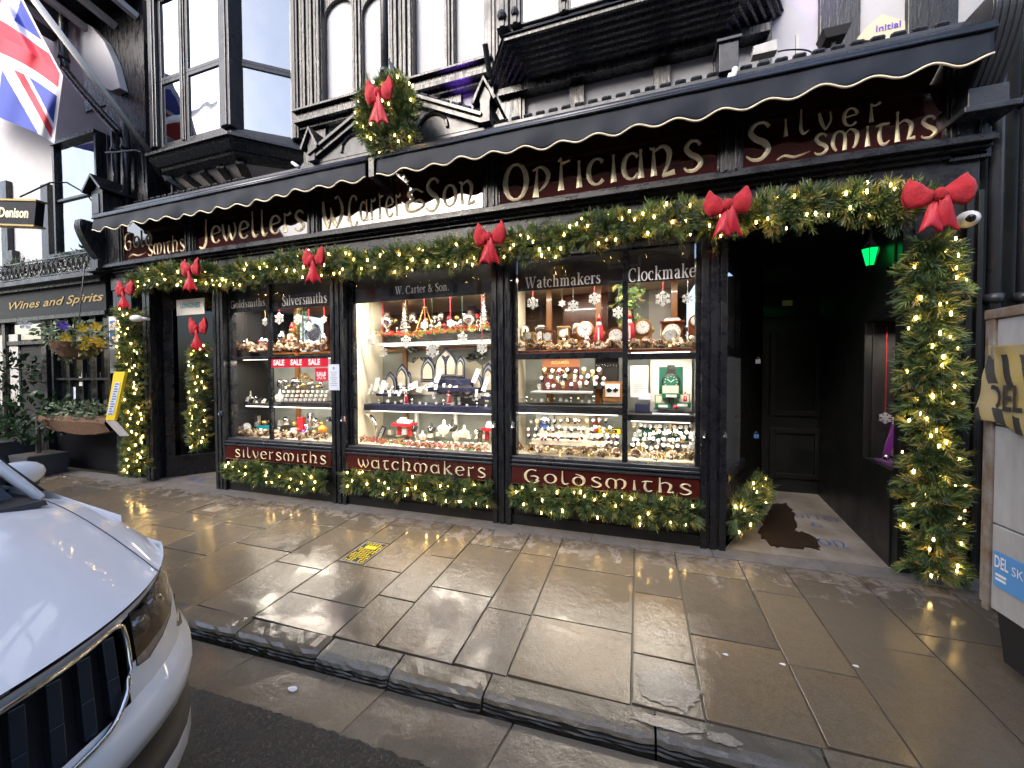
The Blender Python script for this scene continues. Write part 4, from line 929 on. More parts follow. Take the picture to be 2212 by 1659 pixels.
mb = MB(); wallseg(mb, s0, s0+(s1-s0)*.95, .62, 1.68, .005, .03); wallseg(mb, s0, s0+(s1-s0)*.95, 1.76, 2.5, .005, .03); build('pane', mb, 'glass', sw)
mb = MB(); t = (s1-s0); n_ = Vector((-t.normalized().y, t.normalized().x, 0))
for k in range(1, 24):
    p = s0+t*(k/25)-n_*.012; mb.box(p.x-.0012, p.x+.0012, p.y-.0012, p.y+.0012, .62, 1.66)
for k in range(36):
    z = .63+k*.029; a, b = s0+t*.03-n_*.012, s0+t*.95-n_*.012; mb.tube([(a.x, a.y, z), (b.x, b.y, z)], .0012, 4)
build('wire_mesh', mb, 'mesh', sw, kind='stuff')
mb = MB(); wallseg(mb, s1, Vector((1.45, LYB+.05, 0)), 0, 2.9, .04); build('inner_wall', mb, 'lobby', lob)
mb = MB(); mb.box(.601, 1.02, .96, .98, .6, 2.53); build('window_lining', mb, 'greywall', lob)
mb = MB(); WA, WB = Vector((2.075, LYB+.06, 0)), Vector((1.90, .075, 0)); WM = WB.lerp(WA, .28); PZ0, PZ1 = P(1912, 1003, .3)[2], 2.0; wallseg(mb, WA, WB, 0, PZ0, -.05); wallseg(mb, WA, WB, 1.95, 2.9, -.05); wallseg(mb, WA, WM, PZ0+.0001, 1.9499, -.05)
build('side_wall', mb, 'lobby', lob)
mb = MB(); mb.box(.71, 2.5, .501, LYB+.1, HEAD, HEAD+.05); build('lobby_ceiling', mb, 'lobby', lob)
# lattice on the side wall
mb = MB(); A0, A1 = Vector((2.035, 1.43, 0)), Vector((1.965, .73, 0)); tt = A1-A0
def lat(u, z): p = A0+tt*u; return (p.x-.03, p.y, z)
for k in range(-6, 7):
    for s_ in (1, -1):
        u0, z0 = 0, .95+k*.22; u1, z1 = 1, z0+s_*1.0
        q0, q1 = (u0, z0), (u1, z1)
        def clip(z, q0, q1): t_ = (z-q0[1])/(q1[1]-q0[1]); return (q0[0]+(q1[0]-q0[0])*t_, z)
        for zlim, cmp in ((.98, -1), (1.9, 1)):
            if (q0[1]-zlim)*cmp > 0 and (q1[1]-zlim)*cmp > 0: q0 = None; break
            if (q0[1]-zlim)*cmp > 0: q0 = clip(zlim, q0, q1)
            elif (q1[1]-zlim)*cmp > 0: q1 = clip(zlim, q0, q1)
        if q0 is None: continue
        mb.tube([lat(*q0), lat(*q1)], .005, 4)
build('lattice', mb, 'leadgrey', lob)
# purple draped side display
mb = MB(); mb.box(1.98, 2.29, .08, .58, PZ0-.03, PZ0); build('display_floor', mb, 'purple', lob)
mb = MB(); mb.box(2.26, 2.29, .08, .62, PZ0, 1.95); mb.box(1.955, 2.29, .565, .62, PZ0, 2.2); mb.box(1.905, 2.29, .08, .62, 1.951, 1.98); mb.box(1.91, 2.29, .075, .082, PZ0, 1.95); build('display_back', mb, 'dark', lob)
mb = MB(); wallseg(mb, WM, WB, PZ0, 1.95, .005, -.02); build('pane', mb, 'glass', lob)
l = bpy.data.lights.new('side_display_lamp', 'AREA'); l.size = .15; l.energy = 1.2; l.color = (1, .85, .7); o = bpy.data.objects.new('side_display_lamp', l); col.objects.link(o); o.parent = lob; o.location = Vector((2.10, .3, 1.85))-lob.location
# mosaic words and mat
def floor_map(o_, ux, uy):
    return lambda gx_, gz_, d_: (o_[0]+ux[0]*gx_+uy[0]*gz_, o_[1]+ux[1]*gx_+uy[1]*gz_, gz(0)+.0445*(o_[1]+ux[1]*gx_+uy[1]*gz_-.061)+.004+d_*.2)
for word, px, py, w_, h_ in (('CarTer', 1690, 1118, .50, .10), ('&', 1752, 1140, .10, .10), ('Son', 1735, 1170, .34, .13)):
    c = PZ(px, py, .02); uncial(word, 0, w_, 0, h_, 0, mos, m_='blueprint', dep=.002, mapf=floor_map((c[0], c[1]), (1, -.1), (.12, 1)))
mp = [PZ(x_, y_, .012) for x_, y_ in ((1600, 1172), (1640, 1130), (1700, 1118), (1725, 1140), (1722, 1150), (1790, 1175), (1795, 1185), (1700, 1183), (1690, 1195), (1760, 1200), (1800, 1215), (1690, 1205), (1610, 1195))]
mp = [PZ(*q, .03) for q in ((1640, 1150), (1655, 1110), (1672, 1093), (1700, 1095), (1712, 1112), (1722, 1135), (1712, 1146), (1745, 1152), (1768, 1166), (1768, 1182), (1705, 1180), (1680, 1176), (1660, 1172))]
rj = random.Random(3); mq = []
for i_ in range(len(mp)):
    A_, B_ = mp[i_], mp[(i_+1) % len(mp)]
    for f_ in (0, .2, .4, .6, .8): mq.append(A_*(1-f_)+B_*f_+np.array([rj.uniform(-.022, .022), rj.uniform(-.03, .03), 0]))
mp = mq
mb = MB(); mb.add([(p[0], p[1], .0445*(p[1]-.061)+.0095) for p in mp], [tuple(range(len(mp)))]); mb.add([(p[0], p[1], .0445*(p[1]-.061)+.005) for p in mp], [tuple(range(len(mp)-1, -1, -1))])
build('worn_mat', mb, 'mosaicmat', mos, solid=.003)
# left lobby: door set back
mb = MB(); mb.hexa([(-6.6, .061, -.03), (-5.34, .061, -.03), (-5.34, 1.3, -.03), (-6.6, 1.3, -.03)], [(-6.6, .061, .003), (-5.34, .061, .003), (-5.34, 1.3, .05), (-6.6, 1.3, .05)])
mos2 = build('lobby_floor', mb, 'mosaic', None); mos2['kind'] = 'structure'
c = PZ(415, 1038, .015); uncial('WC', 0, .42, 0, .12, 0, mos2, m_='blueprint', dep=.002, mapf=floor_map((c[0]-.15, c[1]), (1, 0), (0, 1)))
lob2 = thing('corner_doorway', 'dark glazed shop door in the left recess reflecting fairy lights', 'doorway', (-6, .5, 0))
# the door: plane running from (-6.6,.05) back to (-5.6,1.2)
D0, D1 = Vector((-6.60, .16, 0)), Vector((-5.72, 1.15, 0))
mb = MB(); wallseg(mb, D0, D1, .0, .32, .05); wallseg(mb, D0, D0+(D1-D0)*.08, .3201, 2.5, .05); wallseg(mb, D0+(D1-D0)*.93, D1, .3201, 2.5, .05); wallseg(mb, D0, D1, 2.5001, 2.78, .05)
dd = build('door', mb, 'black', lob2, bevel=.003)
mb = MB(); wallseg(mb, D0+(D1-D0)*.08, D0+(D1-D0)*.93, .3201, 2.5, .008, .02); build('pane', mb, glassmat('dark door glass', tint=(.25, .25, .25), boost=.5), dd)
mb = MB(); mb.box(-6.6, -5.3, 1.3, 1.35, 0, 2.9); build('back_wall', mb, 'dark', lob2)
mb = MB(); mb.box(-6.6, -5.3, .501, 1.3, HEAD, HEAD+.05); build('lobby_ceiling', mb, 'lobby', lob2)
mb = MB(); wallseg(mb, Vector((-5.335, .17, 0)), Vector((-5.35, 1.3, 0)), 0, .65, .04); wallseg(mb, Vector((-5.335, .17, 0)), Vector((-5.35, 1.3, 0)), 2.5, 2.9, .04); build('side_wall', mb, 'lobby', lob2)
mb = MB(); wallseg(mb, Vector((-5.335, .17, 0)), Vector((-5.35, 1.3, 0)), .6501, 2.4999, .006, .01); build('pane', mb, 'glass', lob2)
# right boundary pipes and dark neighbour wall
mb = MB(); mb.box(2.32, 6, .12, .5, 0, 3.93); 
nb = one('dark_side_building', mb, 'lobby', 'blackened narrow wall with drainpipes at the right end of the shop', 'building')
for k, (x, lab) in enumerate(((2.40, 'thick black downpipe nearest the fascia end on the right'), (2.56, 'second black downpipe beside the trailer'))):
    mb = MB(); mb.tube([(x, .05, .1), (x, .05, 7)], .038, 10)
    for z in (2.0, 3.35, 4.6): mb.tube([(x, .05, z), (x, .05, z+.06)], .052, 10)
    one('downpipe', mb, 'leadgrey', lab, 'drainpipe', smooth=True)
# ------------------------------------------------------------------ awnings
def awning(x0, x1, n, lab, sagL=.0):
    t = thing('awning', lab, 'awning', ((x0+x1)/2, -.3, 3.7))
    mb = MB(); mb.tube([(x0, -.30, 3.70), (x1, -.30, 3.70)], .036, 14); mb.tube([(x0, -.335, 3.675), (x1, -.335, 3.675)], .012, 8)
    build('front_rail', mb, 'tube', t, smooth=True)
    # canvas roll hood running back to the cornice
    mb = MB(); mb.hexa([(x0+.02, -.28, 3.69), (x1-.02, -.28, 3.69), (x1-.02, .05, 3.905), (x0+.02, .05, 3.905)], [(x0+.02, -.28, 3.725), (x1-.02, -.28, 3.725), (x1-.02, .05, 3.925), (x0+.02, .05, 3.925)])
    build('canvas_hood', mb, 'awning', t)
    # valance with scalloped hem
    rows = 7; nx = n*12; mb = MB(); grid = []; hem = []
    for i in range(nx+1):
        u = i/nx; x = x0+.01+(x1-x0-.02)*u; wave = .020*math.cos(2*math.pi*u*n)
        zb = 3.485+wave+.012*math.sin(u*7+1)
        for j in range(rows+1):
            v = j/rows; z = 3.685+(zb-3.685)*v
            y = -.322-.006*math.sin(u*n*2*math.pi+1)*v-.012*math.sin(u*23+v*2)*v+.010*math.sin(u*51+1.3*v)*v*v-.006*math.sin(u*9)*v-.010*v
            grid.append((x, y, z))
            if j == rows: hem.append((x, y-.001, z))
    mb.v = grid
    for i in range(nx):
        for j in range(rows): a = i*(rows+1)+j; mb.f.append((a, a+1, a+rows+2, a+rows+1)); mb.mi.append(0)
    build('valance', mb, 'awning', t, smooth=True, solid=.004)
    mb = MB(); mb.tube(hem, .0075, 6); build('hem_piping', mb, 'cream', t, smooth=True)
    for k in range(int((x1-x0)/1.25)):       # stitched seams
        x = x0+.6+k*1.25; mb = MB(); mb.box(x-.004, x+.004, -.3395, -.3375, 3.52, 3.67)
    return t
awning(-7.13, -2.62, 15, 'shorter left awning of dark navy canvas with scalloped cream hem above Jewellers')
awning(-2.50, 2.14, 15, 'longer right awning of dark navy canvas with scalloped cream hem above Opticians')
for x, lab in ((-2.56, 'black awning bracket in the gap between the two awnings'),):
    mb = MB(); mb.box(x-.035, x+.035, -.33, -.05, 3.50, 3.70); mb.box(x-.045, x+.045, -.06, .0, 3.45, 3.8); one('awning_bracket', mb, 'black', lab, 'bracket', bevel=.005)

# ------------------------------------------------------------------ opposite side of the street (seen in the window reflections)
def opp(x0, x1, zw, style, lab):
    t = thing('opposite_house', lab, 'house', ((x0+x1)/2, -10, ROADZ))
    y = -9.6; mb = MB(); mb.box(x0, x1, y-6, y, ROADZ, zw); build('wall', mb, 'white' if style else 'brick', t)
    mb = MB(); mb.box(x0+.1, x1-.1, y+.001, y+.15, ROADZ, 2.9); build('shopfront', mb, 'nbrblack', t)
    for k in range(2):
        a = x0+.4+k*(x1-x0-.6)/2; mb = MB(); mb.box(a, a+(x1-x0)/2-.7, y+.151, y+.17, .6, 2.3); build('window', mb, 'lens', t)
    if style:
        k = x0
        while k < x1: mb = MB(); mb.box(k, k+.16, y+.001, y+.06, 2.9, zw); build('timber', mb, 'nbrblack', t); k += .95
        for z in (2.95, 4.4, 5.9): mb = MB(); mb.box(x0, x1, y+.0605, y+.09, z, z+.18); build('timber', mb, 'nbrblack', t)
    for k in range(2):
        a = x0+.7+k*(x1-x0)/2
        for z in (3.4, 5.0): mb = MB(); mb.box(a, a+1.1, y+.095, y+.13, z, z+1.2); build('window', mb, 'whiteaged', t); mb = MB(); mb.box(a+.08, a+1.02, y+.131, y+.14, z+.08, z+1.12); build('pane', mb, 'lens', t)
    mb = MB(); c = (x0+x1)/2
    if style == 2: mb.prism([(x0-.2, zw), (x1+.2, zw), (c, zw+2.2)], y-6, y+.3)
    else: mb.prismx([(y+.3, zw), (y-3, zw+2.0), (y-6, zw)], x0, x1)
    build('roof', mb, 'roofslate', t)
opp(-26, -19.5, 8.4, 0, 'red brick house across the street, farthest left, seen only in reflections')
opp(-19.3, -12.6, 4.9, 1, 'lower white timber house across the street, seen in the fascia reflections')
opp(-12.4, -5.2, 7.0, 1, 'white timbered house with level eaves across the street')
opp(-5.0, 1.6, 8.8, 0, 'red brick house with slate roof across the street')
opp(1.8, 10, 8.6, 0, 'long red brick house across the street beyond the other brick one')
mb = MB(); mb.box(-24, 12, -9.55, -8.3, ROADZ, ROADZ+.1); o = build('far_pavement', mb, 'band'); o['kind'] = 'structure'

# ------------------------------------------------------------------ left neighbour: pub with ironwork, boards, planting
nbx0, nbx1 = -16.0, -7.62
pub = thing('pub', 'white upper storey and black boarded ground floor of the pub left of the shop', 'pub building', (-10.5, 0, 0))
def pp(name, mb, m_, parent=None, **k): return build(name, mb, m_, parent or pub, **k)
mb = MB(); mb.box(nbx0, nbx1, .15, .5, 0, 3.05); pp('boarded_wall', mb, 'nbrblack')
mb = MB(); mb.box(nbx0, -7.9, .25, .6, 3.05, 8.5); pp('upper_wall', mb, 'white')
N = lambda px, py, Y=.1: P(px, py, Y)
# name board
b0, b1 = N(0, 640, .02), N(235, 640, .02)
zt, zb = 2.93, 2.50
mb = MB(); mb.box(nbx0, nbx1-.02, .03, .149, zb, zt); fb = pp('name_board', mb, 'nbrblack')
mb = MB(); mb.box(nbx0, nbx1, -.04, .149, zt+.001, zt+.06); mb.box(nbx0, nbx1, .0, .149, zb-.06, zb-.001); build('board_moulding', mb, 'blackold', fb)
lettering('Wines and Spirits', ((N(0, 640, .02)[0]+N(212, 640, .02)[0])/2+.2, .022, 2.70), N(205, 640, .02)[0]-N(5, 640, .02)[0], .17, 'goldold', fb, shear=.35, bold=.01)
# balcony cornice and railing
mb = MB(); mb.box(nbx0, nbx1+.05, -.14, .149, 2.992, 3.06); pp('balcony_ledge', mb, 'leadgrey')
rail = thing('iron_railing', 'black ornamental cast iron railing along the pub ledge above the name board', 'railing', (-10, -.1, 3.06))
mb = MB(); mb.box(nbx0, nbx1, -.125, -.105, 3.33, 3.35); mb.box(nbx0, nbx1, -.125, -.105, 3.08, 3.095); build('rail', mb, 'black', rail)
x = nbx1-.05
while x > -12.5:
    mb = MB(); c0 = (x, -.115, 3.215)
    mb.tube([(x+.055*math.cos(t), -.115, 3.215+.095*math.sin(t)) for t in np.linspace(0, 2*math.pi, 12)[:-1]], .008, 5, closed=True)
    mb.tube([(x+.03*math.cos(t)*(1-t/9), -.115, 3.215+.05*math.sin(t)) for t in np.linspace(0, 5, 9)], .007, 5)
    mb.box(x+.058, x+.066, -.119, -.111, 3.0955, 3.3295); build('scroll', mb, 'black', rail); x -= .13
# sash window upper
def sash(px0, px1, py0, py1, Y, parent, gm='glasspub', frame='blackold', mid=None):
    a, b = P(px0, (py0+py1)/2, Y)[0], P(px1, (py0+py1)/2, Y)[0]; c_ = (px0+px1)/2; z1, z0 = P(c_, py0, Y)[2], P(c_, py1, Y)[2]
    mb = MB(); w_ = .05; mb.box(a-w_, a, Y, .249, z0, z1); mb.box(b, b+w_, Y, .249, z0, z1); mb.box(a-w_, b+w_, Y-.02, .249, z1, z1+w_); mb.box(a-w_-.02, b+w_+.02, Y-.06, .249, z0-w_, z0-.001)
    zm = (z0+z1)/2; mb.box(a+.0005, b-.0005, Y+.02, .2485, zm-.02, zm+.02)
    o = build('sash_window', mb, frame, parent, bevel=.004); mb = MB(); mb.box(a, b, Y+.05, Y+.055, z0, z1); build('pane', mb, gm, o)
    mb = MB(); mb.box(a, b, Y+.10, .24, z0, z1); build('room_behind', mb, 'dark', o); return o
sash(118, 205, 300, 545, .12, pub)
# second narrow window far left with dark frame, timbers
for px in (100, 12):
    a = P(px, 430, .2)[0]; mb = MB(); mb.box(a-.10, a+.10, .17, .249, 3.061, 5.0 if px < 50 else 4.75); pp('timber', mb, 'blackold', bevel=.004)
mb = MB(); a = P(26, 530, .2)[0]; mb.box(a-.10, a+.1, .16, .249, 3.061, 3.75); pp('timber', mb, 'blackold')
# window boxes of green along the ledge
# hanging box sign "Denison"
dpt = P(40, 462, -.35)
hs = thing('hanging_sign', 'black hanging board sign with gilt Denison lettering at the left edge of the pub', 'sign', dpt)
U = Vector((.95, .12, -.10)).normalized(); Vv = Vector((.22, 0, 1)).normalized(); Nn = U.cross(Vv).normalized()
def obox(mb, c, U, V, Nn, w_, h_, d_):
    c = Vector(c); q = [c+U*sx*w_/2+Nn*sy*d_/2 for sx, sy in ((-1, -1), (1, -1), (1, 1), (-1, 1))]
    mb.hexa([p-V*h_/2 for p in q], [p+V*h_/2 for p in q])
mb = MB(); obox(mb, dpt, U, Vv, Nn, .86, .36, .10); build('board', mb, 'nbrblack', hs, bevel=.008)
mb = MB(); obox(mb, Vector(dpt)+Vv*.185, U, Vv, Nn, .90, .025, .13); obox(mb, Vector(dpt)-Vv*.185, U, Vv, Nn, .90, .025, .13); build('board_edge', mb, 'goldold', hs)
fr = Nn if Nn.y < 0 else -Nn
lettering('Denison', Vector(dpt)+fr*.053+U*.0, .60, .15, 'gold', hs, U=U, V=Vv, bold=.03)
mb = MB(); mb.tube([Vector(dpt)+Vv*.25, Vector(dpt)+Vv*.5+Vector((0, .3, .1)), (dpt[0], .25, dpt[2]+.75)], .012, 6); build('bracket', mb, 'black', hs)
# black jetty, its soffit with white rafters, curved white coving
mb = MB(); mb.box(-9.3, -7.0, -.45, .249, 7.1, 7.4)
jt = pp('jetty', mb, 'nbrblack')
mb = MB(); mb.box(-8.45, -6.98, .225, .43, 5.75, 7.1); mb.box(-7.9, -6.98, .2251, .43, 3.95, 5.7499); build('dark_timber_bay', mb, 'blackold', jt)
for k in range(4):
    x = -8.7+k*.5; mb = MB(); mb.beam((x, -.45, 7.05), (x+.1, .22, 6.85), .08, .08, up=(0, 0, 1)); build('rafter', mb, 'white', jt)
a, b = P(141, 100, .0), P(259, 180, .0)
pts = [P(*q, .12) for q in ((143, 24), (160, 38), (195, 55), (225, 90), (245, 135), (259, 190), (240, 196), (205, 182), (170, 150), (150, 110))]
mb = MB(); mb.prism([(p[0], p[2]) for p in pts], .12, .2245); pp('curved_coving', mb, 'white', bevel=.01)
# pipes
for px, lab in ((250, 'left of a pair of black downpipes between pub and shop'), (272, 'right of a pair of black downpipes between pub and shop')):
    p0 = P(px, 340, .15); mb = MB(); mb.tube([(p0[0], .15, 3.9), (p0[0], .15, 5.3)], .05, 10); mb.tube([(p0[0], .15, 4.9), (p0[0], .15, 4.95)], .062, 10)
    one('downpipe', mb, 'blackold', lab, 'drainpipe', smooth=True)
q = [P(136, -20, -.05), P(138, 130, -.05), P(152, 165, -.05), P(215, 240, .0), P(262, 290, .1)]
mb = MB(); mb.tube(crs(q, 4), .055, 10); mb.tube([q[1], q[1]+np.array([0, 0, .06])], .07, 10); one('downpipe', mb, 'blackold', 'long cranked black drainpipe crossing behind the flag pole', 'drainpipe', smooth=True)
mb = MB(); q = [P(228, 330, .0), P(262, 328, -.02), P(300, 326, -.02), P(308, 345, 0), P(312, 395, .05)]; mb.tube(crs(q, 4), .012, 6); one('conduit', mb, 'black', 'thin bent black conduit looping in front of the paired pipes', 'pipe')
# ground floor: doorway, transom window, small paned window
def rect(px0, px1, py0, py1, Y): 
    c_ = ((px0+px1)/2, (py0+py1)/2); return P(px0, c_[1], Y)[0], P(px1, c_[1], Y)[0], P(c_[0], py1, Y)[2], P(c_[0], py0, Y)[2]
a, b, z0, z1 = rect(27, 104, 745, 1000, .12); mb = MB(); mb.box(a-.1, a, .06, .149, 0, z1+.5); mb.box(b, b+.14, .06, .149, 0, z1+.5); mb.box(a+.0005, b-.0005, .07, .149, z1, z1+.07)
dw = pp('doorway', mb, 'blackold', bevel=.004)
mb = MB(); mb.box(a, b, .13, .152, 0, z1); build('door', mb, 'dark', dw)
mb = MB(); mb.box(a+.04, b-.04, .12, .135, z1+.09, z1+.42); build('pane', mb, 'glasspub', dw)
mb = MB(); mb.box(a+.35, b-.5, .14, .149, z1+.10, z1+.38); build('curtain', mb, 'whiteaged', dw)
a, b, z0, z1 = rect(128, 246, 683, 885, .12)
mb = MB(); mb.box(a-.05, a, .05, .149, z0, z1); mb.box(b, b+.05, .05, .149, z0, z1)
for f in (0, .33, .66, 1): z = z0+(z1-z0)*f; mb.box(a+.001, b-.001, .07, .1485, z-.018, z+.018)
pwn = pp('small_paned_window', mb, 'blackold', bevel=.003)
for f in (.25, .5, .75):
    x = a+(b-a)*f; mb = MB(); mb.box(x-.012, x+.012, .08, .147, z0+.02, z1-.02); build('glazing_bar', mb, 'blackold', pwn)
for i in range(4):
    for j in range(3):
        xa = a+(b-a)*i/4+.013; xb = a+(b-a)*(i+1)/4-.013; za = z0+(z1-z0)*j/3+.019; zb2 = z0+(z1-z0)*(j+1)/3-.019
        mb = MB(); mb.box(xa, xb, .125, .13, za, zb2); build('pane', mb, 'panedark', pwn)
for (px, py, w_, h_, m_, lab) in ((178, 812, .13, .10, 'leaf3', 'small pale green sticker in a pub window pane'), (172, 824, .11, .15, 'whitecard', 'round edged white and red notice in a pub window pane'), (157, 858, .10, .33, 'paper', 'pale blue droplet shaped poster in a lower pub pane'), (210, 812, .09, .11, 'whitecard', 'small square white notice in the right hand pub panes')):
    c = P(px, py, .10); mb = MB(); mb.box(c[0]-w_/2, c[0]+w_/2, .115, .12, c[2]-h_/2, c[2]+h_/2); one('notice', mb, m_, lab, 'notice', bevel=.01)
c = P(12, 800, .05); mb = MB(); mb.box(c[0]-.35, c[0]+.28, .10, .12, 1.0, 2.25); one('menu_board', mb, 'whiteaged', 'tall pale framed menu board at the left edge of the pub', 'menu board')
c = P(243, 745, .0); mb = MB(); mb.box(c[0]-.07, c[0]+.10, .0, .02, c[2]-.42, c[2]+.42); nt_ = one('poster', mb, 'print', 'tall narrow white and blue poster hanging by the left garland', 'poster')
mb = MB(); mb.box(c[0]-.05, c[0]+.08, -.003, -.0005, c[2]+.05, c[2]+.36); build('print', mb, 'blueprint', nt_)
# yellow folded notice board projecting
t = thing('yellow_sign_board', 'tilted yellow edged sign board with blue print leaning out beside the left garland', 'sign', P(250, 860, -.1))
Y0 = -.42; pts = [P(246, 803, Y0), P(270, 803, Y0), P(247, 908, Y0), P(228, 908, Y0)]
mb = MB(); mb.hexa([p+np.array([0, .03, 0]) for p in pts], pts); build('board', mb, 'yellow', t)
pts2 = [P(248, 826, Y0-.004), P(260, 826, Y0-.004), P(244, 896, Y0-.004), P(231, 896, Y0-.004)]
mb = MB(); mb.hexa([p+np.array([0, .003, 0]) for p in pts2], pts2); build('print_panel', mb, 'paper', t)
for k in range(13):
    f = k/13+.03; aa = pts2[0]*(1-f)+pts2[3]*f; bb = pts2[1]*(1-f)+pts2[2]*f; q1 = aa*.85+bb*.15; kk = .15+.25*(k % 3 == 1); q2 = aa*kk+bb*(1-kk); dz = np.array([0, 0, -.016]); sh = np.array([0, -.002, 0])
    mb = MB(); mb.quad(q1+sh, q2+sh, q2+dz+sh, q1+dz+sh); build('print_line', mb, 'blueprint', t)
pts = [P(228, 909, Y0), P(247, 909, Y0), P(276, 942, Y0+.02), P(258, 942, Y0+.02)]
mb = MB(); mb.hexa([p+np.array([0, .02, 0]) for p in pts], pts); build('folded_flap', mb, 'skip', t)

# ------------------------------------------------------------------ plants
def leafball(mb, c, r, n, size, seed, mats=1, sz=1.0, droop=0.0, shell=.45):
    q = random.Random(seed)
    for _ in range(n):
        d = Vector((q.gauss(0, 1), q.gauss(0, 1), q.gauss(0, 1))).normalized(); rr = r*(shell+(1-shell)*q.random()**.5)
        p = Vector([float(v) for v in c])+Vector((d.x*rr, d.y*rr, d.z*rr*sz)); s_ = size*q.uniform(.6, 1.3)
        a = (d+Vector((q.gauss(0, .6), q.gauss(0, .6), q.gauss(0, .6)-droop))).normalized(); b = a.cross(Vector((q.random(), q.random(), q.random()))).normalized()
        mb.add([p, p+a*s_*.5+b*s_*.28, p+a*s_, p+a*s_*.5-b*s_*.28], [(0, 1, 2, 3)], q.randrange(mats))
def shrub(px, py, Y, r, zb, lab, n=420, potw=.62):
    c = P(px, py, Y); t = thing('bay_tree', lab, 'potted tree', (c[0], Y, zb))
    mb = MB(); leafball(mb, c, r, n, .10, int(px*7+py), 2, .8); build('crown', mb, ['leaf', 'leaf'], t, kind='stuff')
    mb = MB(); mb.tube([(c[0], Y, zb+.2), (c[0]+.02, Y, c[2])], [.035, .025], 8); build('trunk', mb, 'bark', t); return t, c
t, c = shrub(80, 900, -.25, .46, 0, 'leafy bay tree with pale trunk in a grey square planter beside the pub door')
mb = MB(); k = .36; cx_, cy_ = c[0]+.05, -.25
mb.hexa([(cx_-.22, cy_-.20, -.01), (cx_+.22, cy_-.20, -.01), (cx_+.22, cy_+.20, -.01), (cx_-.22, cy_+.20, -.01)], [(cx_-.26, cy_-.23, .32), (cx_+.26, cy_-.23, .32), (cx_+.26, cy_+.23, .32), (cx_-.26, cy_+.23, .32)]); pt = build('planter', mb, 'pot', t, bevel=.01)
mb = MB(); mb.box(cx_-.23, cx_+.23, cy_-.20, cy_+.20, .28, .325); build('soil', mb, 'bark', pt)
t, c = shrub(8, 805, -.3, .42, 0, 'second leafy tree partly cut off by the left picture edge above the car', 320)
mb = MB(); mb.box(c[0]-.35, c[0]+.35, -.55, -.05, -.01, .5); build('planter', mb, 'pot', t, bevel=.01)
t, c = shrub(-5, 930, -.3, .4, 0, 'low dark shrub in front of the pub at the left picture edge', 300)
# hanging basket
c = P(168, 740, -.35)
hb = thing('hanging_basket', 'wicker hanging basket of ivy with yellow and violet pansies outside the pub window', 'hanging basket', c)
mb = MB(); mb.lathe(c, [(.05, -.24), (.17, -.20), (.25, -.08), (.28, .0)], 16); build('basket', mb, 'coir', hb)
mb = MB(); leafball(mb, c+np.array([0, 0, .10]), .38, 420, .075, 5, 2, .55); leafball(mb, c+np.array([-.42, 0, .0]), .16, 70, .07, 6, 2, 1.3, .8); leafball(mb, c+np.array([.3, 0, -.0]), .17, 70, .07, 7, 2, 1.2, .8); leafball(mb, c+np.array([-.05, 0, -.12]), .2, 70, .06, 8, 2, 1.2, .8)
build('trailing_leaves', mb, ['leaf2', 'leaf3'], hb, kind='stuff')
PV = lambda r_, a: np.array([.36*r_*math.cos(a)+.01, .93*r_*math.cos(a), r_*math.sin(a)])
for (dx, dz, m_) in ((-.12, .22, 'violet'), (.02, .2, 'yellowp'), (.13, .23, 'yellowp'), (-.10, .06, 'yellowp'), (.05, .04, 'yellowp'), (.12, .05, 'yellowp'), (.16, .0, 'yellowp'), (.03, -.05, 'yellowp'), (-.38, .2, 'whitep'), (.3, .08, 'whitep'), (.28, .25, 'whitep')):
    mb = MB(); p = c+np.array([.93, -.36, 0])*.34+np.array([.36, .93, 0])*dx*1.2+np.array([0, 0, dz-.02])
    for k in range(5):
        a = k*1.257+.3; mb.add([p, p+PV(.05, a-.5), p+PV(.065, a), p+PV(.05, a+.5)], [(0, 1, 2, 3)])
    build('pansy', mb, m_, hb)
mb = MB(); mb.tube([c+np.array([0, 0, .1]), c+np.array([0, .1, 1.15])], .007, 5); build('chain', mb, 'leadgrey', hb)
# trough under the pub window
c = P(172, 912, -.18); c2 = P(232, 912, -.18)
tr = thing('window_trough', 'coir lined iron trough of pale variegated plants under the pub window', 'planter', c)
mb = MB(); xs_ = np.linspace(c[0]-.85, c[0]+.8, 14); V_ = []
for x in xs_:
    e = 1-abs((x-c[0])/.95)**3
    for y, z in ((-.02, .09), (-.24, .09), (-.26, .02), (-.20, -.13*e-.04), (-.05, -.15*e-.03), (.08, .0)): V_.append((x, y-.02, c[2]+z+rnd.uniform(-.015, .015)))
mb.v = V_
for i in range(13):
    for j in range(6): a_ = i*6+j; b_ = i*6+(j+1) % 6; mb.f.append((a_, b_, b_+6, a_+6)); mb.mi.append(0)
build('trough', mb, 'coir', tr, smooth=False)
mb = MB()
for k in range(7): leafball(mb, (c[0]-.6+k*.2, -.14, c[2]+.16), .17, 70, .07, 40+k, 2, .8)
build('trailing_leaves', mb, ['leaf3', 'leaf2'], tr, kind='stuff')
# greenery on the ledge above the board
lg = thing('ledge_plants', 'green ivy and herbs growing behind the iron railing on the pub ledge', 'plants', (-9, 0, 3.1)); lg['kind'] = 'stuff'
mb = MB()
for k in range(16): leafball(mb, (-12+k*.27, .05, 3.30+.06*math.sin(k)), .17, 60, .07, 70+k, 2, .8)
build('leaves', mb, ['leaf2', 'leaf'], lg, kind='stuff')

